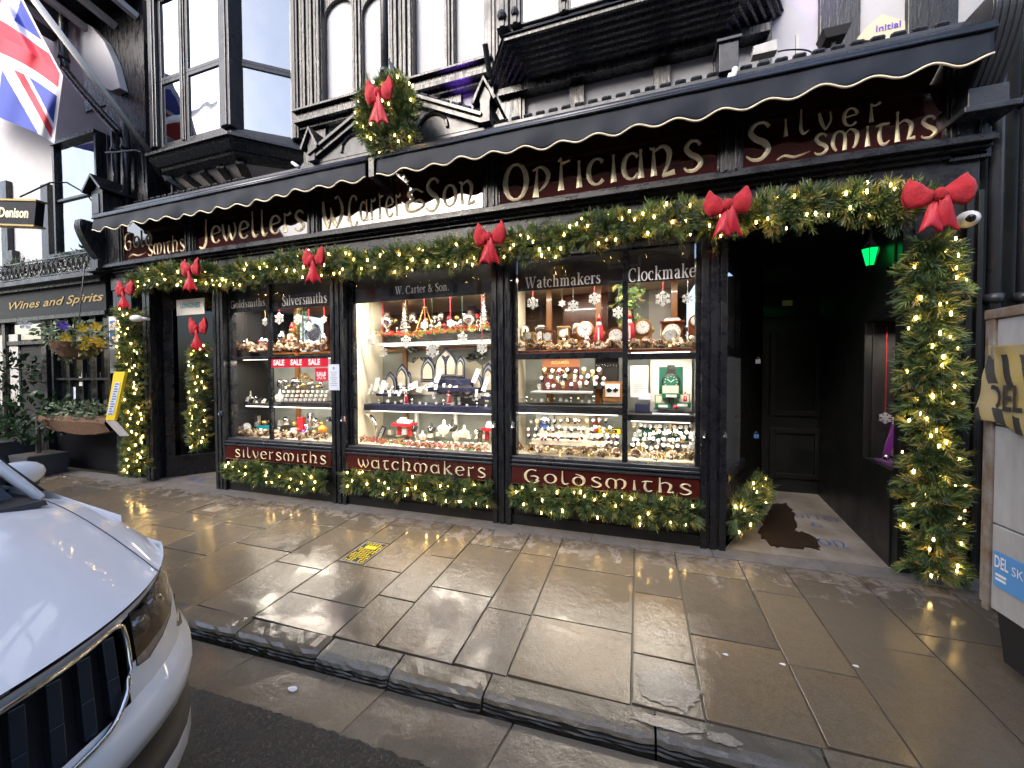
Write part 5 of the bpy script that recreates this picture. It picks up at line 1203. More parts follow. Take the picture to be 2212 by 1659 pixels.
# ------------------------------------------------------------------ union flag on its pole
FY = -.85
fp = thing('flag_pole', 'white angled flag pole projecting from the wall beside the oriel window', 'flag pole', P(328, 334, .2))
pb, ptp = P(328, 334, .2), P(25, -65, -1.15)
mb = MB(); mb.tube([pb, ptp], .038, 12); build('pole', mb, 'plastic', fp, smooth=True)
mb = MB(); mb.tube([P(330, 336, .2), P(324, 328, .17)], .05, 10); build('socket', mb, 'black', fp)
mb = MB(); mb.tube([P(262, 250, -.1), P(266, 290, -.02), P(270, 318, .1)], .008, 5); build('halyard', mb, 'print', fp)
def flagcol(s, t):      # s from hoist to fly (0..2), t from top to bottom (0..1)
    x, y = s, 1-t; u = x-1; v = y-.5
    if abs(v) < .1 or abs(u) < .1: return 2
    if abs(v) < 1/6 or abs(u) < 1/6: return 1
    best = 0
    for sg in (1, -1):                      # diagonals of a 2:1 flag
        d = (v*2-sg*u)/math.sqrt(5)*1.0
        if abs(d) < .1:
            best = max(best, 1)
            side = (u > 0) if sg > 0 else (u < 0)
            e = d if (u > 0) else -d
            # counterchanged red saltire
            if sg > 0 and 0 > e > -.0667: best = 2
            if sg < 0 and 0 > e > -.0667: best = 2
    return best
nu, nv = 320, 170; V_ = []; F_ = []; MI = []
def W2(px, py, Y): return P(px, py, Y)
def flagpt(s, t):
    # hoist line on screen measured on the plane of the flag, fly runs away to the left
    if t < .5: hx, hy = 20+(136-20)*(t/.5), -60+(160+60)*(t/.5)
    else: hx, hy = 136+(117-136)*((t-.5)/.5), 160+(313-160)*((t-.5)/.5)
    fx, fy = -150*s, (-98-10*(t-.5))*s*(1-.12*t)+ (25*s*s*(t-.5) if t > .5 else 0)
    yy = FY+.10*s+.05*math.sin(s*6+t*3)+.03*math.sin(s*13-t*5)+.08*(t-.5)
    return P(hx+fx, hy+fy+4*math.sin(s*5+t*4), yy)
for i in range(nu+1):
    for j in range(nv+1): V_.append(tuple(flagpt(2*i/nu, j/nv)))
for i in range(nu):
    for j in range(nv):
        a = i*(nv+1)+j; F_.append((a, a+1, a+nv+2, a+nv+1)); s_ = 2*(i+.5)/nu; MI.append(1 if s_ < .045 else flagcol(max(0, s_), (j+.5)/nv))
M['flagblue'] = mat('flag blue', (.035, .06, .36), .7, bump=.2, bs=12); M['flagwhite'] = mat('flag white', (.72, .72, .78), .7, bump=.2, bs=12); M['flagred'] = mat('flag red', (.62, .03, .06), .7, bump=.2, bs=12)
mb = MB(); mb.v = V_; mb.f = F_; mb.mi = MI
one('flag', mb, ['flagblue', 'flagwhite', 'flagred'], 'large draped Union flag in red white and blue hanging from the white pole', 'flag', smooth=True)

# ------------------------------------------------------------------ grey works trailer at the right edge
TX = 1.76
tr = thing('site_trailer', 'light grey panelled works trailer with torn striped banner cut off at the right picture edge', 'trailer', (2.5, -2, ROADZ))
z0, z1 = .27, 1.78
zz = [z0, .72, 1.23, z1]
for k in range(3):
    mb = MB(); mb.box(TX, TX+.03, -3.0, -.96, zz[k]+.004, zz[k+1]-.004); build('side_panel', mb, 'skip', tr, bevel=.004)
mb = MB(); mb.box(TX+.031, 3.2, -3.0, -.96, z0+.01, z1-.02); build('body', mb, 'skip', tr)
mb = MB(); mb.box(TX-.012, TX+.04, -.9595, -.92, z0-.02, z1); mb.box(TX-.015, TX+.05, -3.05, -.9, z1+.0005, z1+.05); mb.box(TX+.01, 3.2, -.9, -.87, z0, z1); build('edge_frame', mb, 'skipframe', tr, bevel=.005)
mb = MB(); mb.hexa([(TX+.03, -1.5, .02), (TX+.10, -1.5, .02), (TX+.10, -1.0, .02), (TX+.03, -1.0, .02)], [(TX+.02, -1.5, .26), (TX+.12, -1.5, .26), (TX+.12, -.97, .26), (TX+.02, -.97, .26)]); build('mudflap', mb, 'carblack', tr)
mb = MB(); mb.lathe((TX+.13, -1.75, .15), [(.10, 0), (.30, .01), (.33, .04), (.33, .18), (.30, .21), (.10, .22)], 28, axis='x'); build('wheel', mb, 'tyre', tr, smooth=False)
mb = MB(); mb.tube([(TX+.02, -1.45, .20), (TX+.02, -1.38, .20)], .035, 10); build('reflector', mb, 'orange', tr)
# torn striped banner
bz0, bz1 = PX(2110, 930, TX)[2], PX(2120, 765, TX)[2]
BZ0, BZ1 = PX(2150, 925, TX)[2], PX(2150, 748, TX)[2]
def bpt(u, v): # u from 0 (left/far edge) to 1 towards the camera; v 0 bottom 1 top
    y = -.93-(.46)*u+(-.0 if v > .5 else .05*(.5-v)*(1-u)); z = BZ0+v*(BZ1-BZ0)+.015*math.sin(u*9)*(1-v)+.03*(1-v)*max(0, math.cos(u*4)); x = TX-.012-.045*max(0, .35-u)*(1.1-v)*2-.006*math.sin(u*17+v*4)-.004*math.sin(v*13)
    return (x, y, z)
nu, nv = 150, 110; V_, F_, MI = [], [], []
for i in range(nu+1):
    for j in range(nv+1): V_.append(bpt(i/nu, j/nv))
for i in range(nu):
    for j in range(nv):
        u, v = (i+.5)/nu, (j+.5)/nv; a = i*(nv+1)+j; F_.append((a, a+nv+1, a+nv+2, a+1))
        st = ((u*1.1+v*.30) % .22) < .10
        if v > .88: mi = 0
        elif v > .50: mi = 1 if st else 0
        elif v > .18: mi = 0
        else: mi = 1 if st else 0
        MI.append(mi)
M['banyel'] = mat('faded yellow banner', (.46, .34, .09), .5, c2=(.40, .33, .20), vs=9, bump=.3, bs=15); M['banblk'] = mat('faded black print', (.05, .048, .045), .5, bump=.3, bs=15)
mb = MB(); mb.v, mb.f, mb.mi = V_, F_, MI
bn = build('banner', mb, ['banyel', 'banblk'], tr, smooth=True, solid=.003)
c = (np.array(bpt(.27, .34))+np.array([-.014, 0, 0])); lettering('DEL', c, .19, .13, 'banblk', bn, U=(0, -1, 0), bold=.02)
# blue DEL panel
o = (TX-.004, -1.42, .50)
mb = MB(); mb.box(TX-.006, TX-.0005, -2.3, -.98, .405, .585); bl_ = build('blue_panel', mb, mat('sky blue sticker', (.10, .32, .68), .4), tr)
lettering('DEL', (TX-.008, -1.028, .535), .078, .062, 'print', bl_, U=(0, -1, 0), bold=.02)
lettering('SKIPS', (TX-.008, -1.15, .525), .13, .045, 'print', bl_, U=(0, -1, 0), bold=.0)
for k in range(2):
    mb = MB(); mb.box(TX-.008, TX-.0065, -1.055, -.995, .44+.022*k, .452+.022*k); build('white_stripe', mb, 'print', bl_)
# ------------------------------------------------------------------ lit fir garlands
bulb_me = None
def spray(mb, p, d, q, L=.080, n=14, w_=.0040):
    d = d.normalized(); mi = q.choices(range(5), (30, 34, 22, 10, 3))[0]
    a = d.cross(Vector((.3, .5, .8))).normalized(); b = d.cross(a)
    for k in range(n):
        f = k/n; ang = k*2.4; sp = .35+.5*q.random()
        dd = (d+(a*math.cos(ang)+b*math.sin(ang))*sp*(1.1-f*.6)).normalized()
        o = p+d*L*.55*f; l = L*q.uniform(.5, .8); s_ = dd.cross(Vector((q.random()-.5, q.random()-.5, q.random()-.5))).normalized()*w_
        mb.add([o-s_, o+s_, o+dd*l+s_*.4, o+dd*l-s_*.4], [(0, 1, 2, 3)], mi)
def garland(name, path, rad, per_m, bulbs_m, lab, cat='garland', seed=1, flat=.7, group=None, outward=Vector((0, -1, 0)), droop=0.0, closed=False, L=.085, inner=0.0):
    global bulb_me
    q = random.Random(seed); pts = [Vector([float(c) for c in p]) for p in path]
    if closed: pts.append(pts[0])
    seg = [(pts[i+1]-pts[i]).length for i in range(len(pts)-1)]; tot = sum(seg)
    def at(s):
        for i, l in enumerate(seg):
            if s <= l or i == len(seg)-1: return pts[i].lerp(pts[i+1], min(1, s/l)), (pts[i+1]-pts[i]).normalized()
            s -= l
    c0 = sum(pts, Vector())/len(pts); t = thing(name, lab, cat, c0, group)
    mb = MB()
    ph = [q.random()*6 for _ in range(4)]
    for k in range(int(tot*per_m)):
        s = q.random()*tot; p, tg = at(s); u = tg.cross(outward).normalized()
        r_ = rad*(1+.16*math.sin(s*9+ph[0])+.12*math.sin(s*23+ph[1]))
        an = q.uniform(0, 2*math.pi); d = (u*math.cos(an)+outward*math.sin(an)*flat)
        if d.dot(outward) < -.35: d = -d
        rr = r_*(.25+.75*q.random()**.6); o = p+d*max(0, rr-L*.5)
        dd = (d*1.0+tg*q.uniform(-.9, .9)+Vector((0, 0, -droop))+Vector((q.gauss(0, .25), q.gauss(0, .25), q.gauss(0, .25))))
        spray(mb, o, dd, q, L*q.uniform(.8, 1.25))
    build('foliage', mb, GREENS, t, kind='stuff')
    mb = MB(); mb.tube([p+Vector((0, 0, 0)) for p in pts], .012, 6); build('stem_wire', mb, 'wire', t)
    first = None
    for k in range(int(tot*bulbs_m)):
        s = (k+q.random())/bulbs_m; p, tg = at(min(s, tot)); u = tg.cross(outward).normalized(); an = q.uniform(-.15, math.pi+.15)
        r_ = rad*q.uniform(.62, 1.02); o = p+(u*math.cos(an)+outward*math.sin(an)*flat)*r_+outward*.012
        if first is None:
            b = MB(); b.ball((0, 0, 0), .0058, 6); b.lathe((0, 0, -.018), [(.004, 0), (.005, .012)], 5)
            first = build('bulb', b, 'bulb', t, smooth=False, origin=(0, 0, 0)); first.location = o-c0
        else:
            c = first.copy(); col.objects.link(c); c.parent = t; c.location = o-c0; c.scale = (q.uniform(.75, 1.25),)*3
    return t
GY = -.16
top = [P(*p, GY) for p in ((290, 618), (350, 598), (420, 595), (490, 598), (560, 590), (640, 572), (720, 568), (790, 572), (860, 562), (940, 555), (1000, 545), (1060, 535), (1130, 528), (1210, 520), (1290, 498), (1370, 487), (1450, 474), (1540, 476), (1610, 470), (1700, 455), (1780, 438), (1870, 440), (1940, 445), (1990, 450))]
garland('fir_garland', crs(top, 2), .145, 470, 19, 'long lit fir garland running along the lintel under the fascia', seed=3)
garland('fir_garland', [P(*p, -.10) for p in ((284, 665), (284, 760), (290, 860), (296, 950), (298, 1022))], .185, 560, 30, 'lit fir garland hanging down the left corner pier beside the pub', seed=4)
garland('fir_garland', [P(*p, .12) for p in ((432, 745), (434, 820), (430, 900), (434, 968))], .15, 460, 28, 'narrow lit fir garland inside the left doorway', seed=5)
garland('fir_garland', [P(*p, -.12) for p in ((2005, 520), (2010, 650), (2003, 780), (2012, 900), (2008, 1030), (2015, 1150), (2015, 1235))], .172, 640, 24, 'broad lit fir garland hanging down the right pier beside the trailer', seed=6)
for k, (pts, lab) in enumerate((([(492, 1014), (560, 1022), (640, 1034), (708, 1040)], 'lit fir garland along the foot of the window lettered Silversmiths'),
                              ([(748, 1036), (830, 1044), (920, 1052), (1000, 1062), (1060, 1068)], 'lit fir garland along the foot of the window lettered Watchmakers'),
                              ([(1108, 1068), (1200, 1082), (1300, 1090), (1400, 1102), (1508, 1108)], 'lit fir garland along the foot of the window lettered Goldsmiths'))):
    garland('fir_garland', [P(*p, -.04) for p in pts], .125, 470, 16, lab, seed=10+k)
garland('fir_garland', [P(1580, 1118, .0), P(1600, 1110, .15), P(1630, 1075, .45), P(1650, 1045, .8)], .14, 460, 20, 'short lit fir garland turning the corner into the right entrance', seed=20, outward=Vector((.4, -.9, 0)).normalized())
wc = P(838, 253, -.28)
wt = garland('wreath', [(wc[0]+.23*math.cos(a), wc[1], wc[2]+.25*math.sin(a)) for a in np.linspace(0, 2*math.pi, 15)[:-1]], .16, 760, 24, 'lit round fir wreath with red bow above the awning', 'wreath', seed=30, closed=True)

# ------------------------------------------------------------------ red bows
def bow(c, w_, h_, name, lab, parent=None, yaw=0.0, tilt=0.0, seed=0):
    c = Vector([float(v) for v in c]); q = random.Random(seed)
    if parent is None: t = thing(name, lab, 'bow', c)
    else: t = bpy.data.objects.new(name, None); col.objects.link(t); t.parent = parent; t.location = c-wloc(parent)
    cyw, syw = math.cos(yaw), math.sin(yaw); ct, st_ = math.cos(tilt), math.sin(tilt)
    def tr(x, y, z):
        x, z = x*ct-z*st_, x*st_+z*ct
        return (c.x+x*cyw-y*syw, c.y+x*syw+y*cyw, c.z+z)
    for s_ in (-1, 1):                       # loops: a flattened tube that opens towards its end
        mb = MB(); n = 9; m_ = 12; rings = []
        for i in range(n+1):
            u = i/n; x = s_*(.02+u*(w_/2-.02)); hh = (.028+.5*(h_*.40)*(u**.65)); th = .010+.026*math.sin(math.pi*min(1, u*.9+.05))
            zc = .02*h_*u+.05*h_*u*u; row = []
            for j in range(m_):
                a = 2*math.pi*j/m_; zz_ = zc+hh*math.sin(a)*(1+.06*math.sin(3*a+u*4)); yy = -.02-th*math.cos(a)*(1 if math.cos(a) > 0 else .5)+.007*math.sin(u*9+a*2+seed)+.006*math.sin(a*5+seed)*u
                row.append(tr(x+s_*.02*math.cos(2*a)*u, yy, zz_))
            rings.append(row)
        for r_ in rings: mb.v += r_
        for i in range(n):
            for j in range(m_): a = i*m_+j; b = i*m_+(j+1) % m_; mb.f.append((a, b, b+m_, a+m_)); mb.mi.append(0)
        build('loop', mb, 'red', t, smooth=True, solid=.005)
    mb = MB(); mb.ball((0, 0, 0), 1, 12); mb.v = [tr(v[0]*.032, v[1]*.035-.045, v[2]*.045) for v in mb.v]; build('knot', mb, 'red', t, smooth=True)
    for s_ in (-1, 1):                       # tails with cut ends
        mb = MB(); n, m_ = 8, 5; tl = h_*.62
        for i in range(n+1):
            u = i/n
            for j in range(m_+1):
                v = j/m_-.5; wd = .035+.085*w_/.4*u
                x = s_*(.012+.050*u*w_/.4)+v*wd*1.25; z = -.02-tl*u+(.05*abs(abs(v)-.0)*-2*(u**6)+.05*(u**6) if True else 0)
                y = -.04-.02*math.sin(u*3.2+s_)-.012*math.sin(v*6+u*3)-(.004 if s_ > 0 else 0)
                mb.v.append(tr(x, y, z))
        for i in range(n):
            for j in range(m_): a = i*(m_+1)+j; mb.f.append((a, a+1, a+m_+2, a+m_+1)); mb.mi.append(0)
        build('tail', mb, 'red2', t, smooth=True, solid=.004)
    return t
for (px, py, w_, h_, Y, lab) in ((275, 626, .42, .52, -.34, 'red felt bow at the top of the left pier garland, leftmost of the row'),
                              (417, 582, .37, .54, -.33, 'red bow on the garland above the left doorway beneath Goldsmiths'),
                              (682, 560, .33, .52, -.33, 'red bow on the garland over the pillar between doorway window and centre window'),
                              (1060, 512, .36, .52, -.33, 'red bow on the garland over the pillar right of the centre window'),
                              (1570, 445, .385, .48, -.33, 'red bow on the garland over the pillar left of the dark entrance'),
                              (2020, 424, .45, .48, -.33, 'largest red glitter bow at the top of the right pier garland')):
    bow(P(px, py+2, Y), w_*.74, h_*.76, 'ribbon_bow', lab, seed=px)
bow(P(432, 710, -.02), .30, .46, 'ribbon_bow', 'dark red bow on the narrow garland inside the left doorway')
bow(P(822, 207, -.46), .27, .46, 'bow', None, parent=wt)

# ------------------------------------------------------------------ cameras, lantern, notices, small fittings
def domecam(c, r, lab, d=Vector((-.35, -.9, -.2))):
    c = Vector([float(v) for v in c]); t = thing('security_camera', lab, 'camera', c); d = d.normalized()
    mb = MB(); mb.ball((0, 0, 0), 1, 16); R_ = d.to_track_quat('Y', 'Z').to_matrix()
    mb.v = [tuple(c+R_@Vector((v[0]*r*.8, v[1]*r*1.25, v[2]*r*.75))) for v in mb.v]; build('housing', mb, 'plastic', t, smooth=True)
    mb = MB(); mb.ball((0, 0, 0), 1, 12); mb.v = [tuple(c+d*r*1.12+R_@Vector((v[0]*r*.34, v[1]*r*.2, v[2]*r*.34))) for v in mb.v]; build('lens', mb, 'lens', t, smooth=True)
    mb = MB(); mb.tube([c-d*r*1.1, c-d*r*1.1+Vector((0, r*1.2, 0))], r*.35, 10); build('mount', mb, 'plastic', t, smooth=True)
domecam(P(2090, 474, -.14), .075, 'white oval security camera right of the largest bow')
domecam(P(295, 688, -.34), .062, 'small white security camera on the left pier garland', d=Vector((-.9, -.4, .0)))
# green lantern
c = P(1880, 552, .25)
ln = thing('green_lantern', 'six sided hanging lantern glowing green inside the entrance', 'lantern', c)
mb = MB(); mb.lathe(c, [(.028, -.08), (.058, .05)], 6); build('glass', mb, 'lampgreen', ln)
mb = MB(); mb.lathe(c, [(.068, .051), (.03, .10), (.012, .13), (.01, .2)], 6); mb.lathe(c, [(.01, -.12), (.032, -.081)], 6)
for k in range(6):
    a = k*math.pi/3; mb.tube([(c[0]+.030*math.cos(a), c[1]+.030*math.sin(a), c[2]-.08), (c[0]+.060*math.cos(a), c[1]+.060*math.sin(a), c[2]+.05)], .004, 4)
build('frame', mb, 'black', ln); mb = MB(); mb.tube([(c[0], c[1], c[2]+.2), (c[0], c[1], HEAD)], .004, 4); build('chain', mb, 'black', ln)
l = bpy.data.lights.new('green_lantern_lamp', 'POINT'); l.energy = .05; l.color = (.05, 1, .35); l.shadow_soft_size = .05
o = bpy.data.objects.new('green_lantern_lamp', l); col.objects.link(o); o.parent = ln; o.location = (-.10, .05, -.02)
# snowflakes helper
def snowflake(c, r, string_to, lab, ribbon='red', group=None, yaw=0, dot=False):
    c = Vector([float(v) for v in c]); t = thing('snowflake', lab, 'snowflake ornament', c, group)
    mb = MB(); cyw, syw = math.cos(yaw), math.sin(yaw)
    f = lambda x, z, y=0: (c.x+x*cyw, c.y+x*syw+y, c.z+z)
    for k in range(6):
        a = k*math.pi/3+math.pi/6; ca, sa = math.cos(a), math.sin(a)
        def seg(r0, o0, r1, o1, w_):
            p = Vector(f(r0*ca-o0*sa, r0*sa+o0*ca)); q_ = Vector(f(r1*ca-o1*sa, r1*sa+o1*ca)); mb.beam(p, q_, w_, .008, up=(0, 1, 0))
        seg(0, 0, r, 0, r*.15); seg(r*.5, 0, r*.8, r*.28, r*.15); seg(r*.5, 0, r*.8, -r*.28, r*.15); seg(r*.25, 0, r*.42, r*.2, r*.13); seg(r*.25, 0, r*.42, -r*.2, r*.13)
    build('flake', mb, 'snow', t)
    mb = MB(); mb.tube([c+Vector((0, 0, r)), (c.x, c.y, string_to)], .0045 if ribbon else .002, 5); build('ribbon', mb, ribbon or 'goldold', t)
    return t
snow = [ # px, py, radius px, Y, label, ribbon
 (643, 690, 12, .22, 'snowflake on red string at the top of the left window beside the mullion', 'red'), (667, 705, 11, .28, 'long narrow snowflake in front of the small fir in the left window', 'red'), (603, 688, 13, .22, 'frilly snowflake hanging on a red bead in the left window', 'berry'), (573, 695, 9, .2, 'small snowflake left of the mullion in the left window', 'goldold'), (700, 690, 8, .25, 'edge-on snowflake at the right of the left window', 'red'),
 (800, 737, 13, .35, 'snowflake against the cream side lining of the centre window', 'tinsel'), (828, 760, 11, .5, 'pale red-ribboned snowflake low beside the cream lining', 'red2'), (877, 738, 14, .25, 'snowflake below the silver spiral tree in the centre window', None), (917, 702, 10, .4, 'small snowflake in front of the gold chandelier', 'red'), (934, 756, 18, .22, 'largest snowflake on a dark string in the centre window', 'wire'), (973, 698, 9, .4, 'faint snowflake on a plain scarlet ribbon over the shelf', 'red'), (999, 730, 13, .25, 'snowflake on green beads over the window frames display', 'wire'), (1041, 752, 13, .25, 'snowflake on a spotted red ribbon in front of the dark wreath', 'red'), 
 (1151, 655, 14, .22, 'snowflake over the leftmost clocks in the right window', 'red'), (1238, 660, 13, .22, 'snowflake on a pale bead string in the right window', 'tinsel'), (1284, 645, 14, .22, 'snowflake on a red ribbon above the round wooden clock', 'red'), (1336, 675, 14, .26, 'long snowflake beside the mullion of the right window', 'wire'), (1432, 645, 17, .22, 'biggest snowflake in the right window hanging in the right light', 'red'), (1486, 645, 13, .22, 'snowflake by the right edge of the right window', 'tinsel'),
 (1214, 655, 8, .6, 'dim far snowflake behind the right window clocks', None)]
for (px, py, r_, Y, lab, rb) in snow:
    c = P(px, py, Y); r = np.linalg.norm(P(px, py-r_, Y)-c); snowflake(c, r, 2.36 if Y < .3 else 2.45, lab, rb)
for px, py, lab in ((1912, 903, 'snowflake over the purple satin, farther one'), (1941, 910, 'snowflake over the purple satin by the right garland')):
    c = PX(px, py, 1.99); snowflake(c, .05, 1.9, lab, 'red', yaw=-1.0)
ORD = ['first', 'second', 'third', 'fourth', 'fifth', 'sixth', 'seventh', 'eighth', 'ninth', 'tenth', 'eleventh', 'twelfth', 'thirteenth', 'fourteenth', 'fifteenth']
ROW = ['front', 'second', 'third', 'back']
# ------------------------------------------------------------------ goods in the windows
def box_thing(name, lab, cat, px, py, w_, h_, d_, Y, m_, group=None, tilt=0):
    c = P(px, py, Y); mb = MB(); mb.box(c[0]-w_/2, c[0]+w_/2, Y, Y+d_, c[2]-h_/2, c[2]+h_/2); return one(name, mb, m_, lab, cat, group=group, bevel=.003)
def archpts(w_, h_, n=7):       # pointed arch outline, base centre at 0,0
    hw = w_/2; sp = h_-w_*.95; pts = [(-hw, 0), (hw, 0), (hw, sp)]
    for i in range(1, n):
        a = i/n*math.radians(62); pts.append((-hw+w_*math.cos(a), sp+w_*math.sin(a)*1.08))
    pts.append((0, h_))
    for i in range(n-1, 0, -1):
        a = i/n*math.radians(62); pts.append((hw-w_*math.cos(a), sp+w_*math.sin(a)*1.08))
    pts.append((-hw, sp)); return pts
def gothic(px, pyb, pyt, wpx, Y, lab, lights=1):
    wpx = wpx*1.18; b, t_ = P(px, pyb, Y), P(px, pyt-4, Y); h = t_[2]-b[2]; w_ = P(px+wpx/2, pyb, Y)[0]-P(px-wpx/2, pyb, Y)[0]
    t = thing('arched_display_panel', lab, 'jewellery display', b)
    for k, (f, m_, y) in enumerate(((1, 'navy', 0), (.84, 'greywall', -.008), (.72, 'navy', -.016), (.60, 'velvet', -.022))):
        if k == 3 and lights == 2:
            for s_ in (-1, 1):
                mb = MB(); mb.prism([(b[0]+s_*w_*.20+x*.50, b[2]+.04+z*.60) for x, z in archpts(w_*.62, h)], Y+y-.006, Y+y); build('velvet_panel', mb, 'velvet', t)
            mb = MB(); mb.prism([(b[0], b[2]+h*.68), (b[0]+w_*.12, b[2]+h*.76), (b[0], b[2]+h*.85), (b[0]-w_*.12, b[2]+h*.76)], Y+y-.006, Y+y); build('velvet_panel', mb, 'velvet', t)
            continue
        mb = MB(); mb.prism([(b[0]+x*f, b[2]+(h-h*f)*.35*(k > 0)+z*f) for x, z in archpts(w_, h)], Y+y-.008, Y+y); build('arch_frame' if k < 3 else 'velvet_panel', mb, m_, t)
    for k in range(4):
        mb = MB(); z = b[2]+h*(.3+.11*k); mb.ball((b[0]+((k % 2)-.5)*.015, Y-.034, z), .004, 5); build('ring', mb, 'silver', t)
for args in ((844.5, 846, 806, 23, .56, 'smallest navy pointed arch panel at the left end of the shelf'), (870, 841, 789, 24, .60, 'second navy pointed arch panel from the left'), (926, 826, 774, 28, .58, 'tall navy arch panel left of the double one'), (1032, 849, 809, 21, .56, 'small navy arch panel near the right end of the shelf')):
    gothic(*args)
gothic(965, 816, 754, 47, .58, 'large double light navy arch panel in the middle of the shelf', 2)
gothic(996, 818, 772, 15, .58, 'edge-turned navy arch panel right of the double one')
gothic(884, 843, 806, 9, .62, 'edge-turned small arch panel beside the second arch')
gothic(1056, 852, 786, 22, .55, 'tall navy arch panel cut by the right frame')
# stepped navy risers and white jewellery cards on the shelf
for k, (px, py, w_, h_) in enumerate(((975, 842, .62, .05), (975, 826, .5, .07), (840, 853, .38, .03), (1070, 860, .35, .03))):
    box_thing('display_riser', ['long low navy riser in the middle of the centre shelf', 'upper navy riser under the double arch panel', 'low navy tray at the left of the centre shelf', 'low navy tray at the right of the centre shelf'][k], 'display riser', px, py, w_, h_, .18, .36 if k != 1 else .46, 'navy')
q = random.Random(77)
def card(px, py, w_, h_, Y, ang, grp, lab, m_='whitecard'):
    c = Vector([float(v) for v in P(px, py, Y)]); mb = MB(); ca, sa = math.cos(ang), math.sin(ang)
    f = lambda x, y, z: (c.x+x*ca-z*sa, c.y+y+z*.35, c.z+x*sa+z*ca)
    mb.hexa([f(-w_/2, -.004, -h_/2), f(w_/2, -.004, -h_/2), f(w_/2, .012, -h_/2), f(-w_/2, .012, -h_/2)], [f(-w_/2, -.004, h_/2), f(w_/2, -.004, h_/2), f(w_/2, .012, h_/2), f(-w_/2, .012, h_/2)])
    o = build('jewellery_card', mb, m_, None, origin=c); tag(o, lab, 'jewellery card', grp)
    mb = MB(); mb.lathe((c.x, c.y-.008, c.z), [(.006, 0), (.009, .002), (.006, .004)], 6, axis='y'); build('jewel', mb, 'silver', o)
LB = 'white card of earrings or rings on the shelf of the centre window'
for k in range(60):
    u = (k+q.random()*.8)/60; px = 795+u*262; base = 848+u*14-q.random()*26*(1-abs(u-.5)*1.1); card(px, base, q.uniform(.026, .044), q.uniform(.035, .085), q.uniform(.34, .52), q.uniform(-.5, .5), 'white jewellery cards on the centre shelf', f'{ORD[k % 15]} white jewellery card from the left in the {ROW[k // 15]} quarter of the centre shelf'.replace('front', 'leftmost').replace('back', 'rightmost'))
for (px, py, lab) in ((813, 830, 'tallest white card at the far left of the centre shelf'), (826, 836, 'white card beside the tallest left card'), (947, 812, 'leaning tall white card under the left tall arch'), (1028, 812, 'leaning white card right of the double arch'), (1049, 830, 'upright white card near the small right arch')):
    card(px, py, .055, .16, .40, .0 if px < 900 else -.25, None, lab)
def bust(px, py, h_, Y, lab, m_='velvet', neck=True):
    b = P(px, py, Y); t = thing('necklace_bust', lab, 'necklace display', b); s_ = h_
    prof = [(.28, 0), (.40, .18), (.50, .40), (.42, .54), (.17, .63), (.11, .80), (.12, .9), (.07, 1.0)]
    mb = MB(); n = 14; rings = []
    for r_, z in prof:
        for j in range(n):
            a = 2*math.pi*j/n; mb.v.append((b[0]+r_*s_*math.cos(a), Y+r_*s_*.35*math.sin(a)+z*.1*s_, b[2]+z*s_))
    for i in range(len(prof)-1):
        for j in range(n): a = i*n+j; c_ = i*n+(j+1) % n; mb.f.append((a, c_, c_+n, a+n)); mb.mi.append(0)
    mb.f.append(tuple(range((len(prof)-1)*n, len(prof)*n))); mb.mi.append(0)
    build('bust', mb, m_, t, smooth=True)
    mb = MB(); mb.tube([(b[0]+.2*s_*math.sin(a)*1.0, Y-.16*s_, b[2]+s_*(.62-.32*math.cos(a)**2*(1 if math.cos(a) > 0 else 0))) for a in np.linspace(-1.5, 1.5, 11)], .003, 4); build('necklace', mb, 'silver', t)
for a in ((958, 938, .17, .42, 'tallest cream necklace bust at the lower centre'), (1002, 945, .14, .40, 'cream necklace bust right of the tallest'), (912, 950, .11, .35, 'short cream bust in front of the black ones'), (985, 950, .10, .34, 'smallest cream bust between taller busts')): bust(*a)
for a in ((893, 932, .13, .45, 'black necklace bust at the left of the lower centre'), (932, 935, .12, .47, 'low black bust behind the bracelets'), (977, 932, .14, .47, 'black bust behind the tallest cream bust')): bust(*a, m_='blackvel')
bust(603, 868, .17, .42, 'white necklace bust by the mullion in the left window', 'whitecard'); bust(538, 875, .2, .4, 'cream necklace bust in the left light of the left window'); bust(553, 872, .12, .45, 'small black bust in the left light', 'blackvel')
for k in range(12):
    px = 870+k*16.5+q.uniform(-4, 4); box_thing('gift_box', f'{ORD[k]} upright grey white ring box from the left along the centre window sill', 'ring box', px, 960+k*.6, .045, .09, .03, .24, 'whitecard', 'upright ring boxes along the centre window sill')
def gifttable(px, py, Y, w_, lab):
    c = P(px, py, Y); t = thing('red_gift_stand', lab, 'gift stand', c)
    mb = MB(); mb.box(c[0]-w_/2, c[0]+w_/2, Y, Y+.16, c[2], c[2]+.035); build('top', mb, 'berry', t)
    for s_ in (-1, 1): mb = MB(); mb.box(c[0]+s_*w_*.3-.02, c[0]+s_*w_*.3+.02, Y+.06, Y+.1, c[2]-.12, c[2]-.0005); build('leg', mb, 'berry', t)
    mb = MB(); mb.box(c[0]-w_*.3, c[0]+w_*.35, Y+.04, Y+.12, c[2]+.0355, c[2]+.07); mb.box(c[0]-.04, c[0]+.02, Y+.04, Y+.1, c[2]+.071, c[2]+.10); build('snowy_top', mb, 'snow', t)
gifttable(866, 921, .36, .26, 'red and white gift stand at the left of the lower centre window'); gifttable(1056, 932, .34, .18, 'red gift stand cut by the right frame of the centre window')
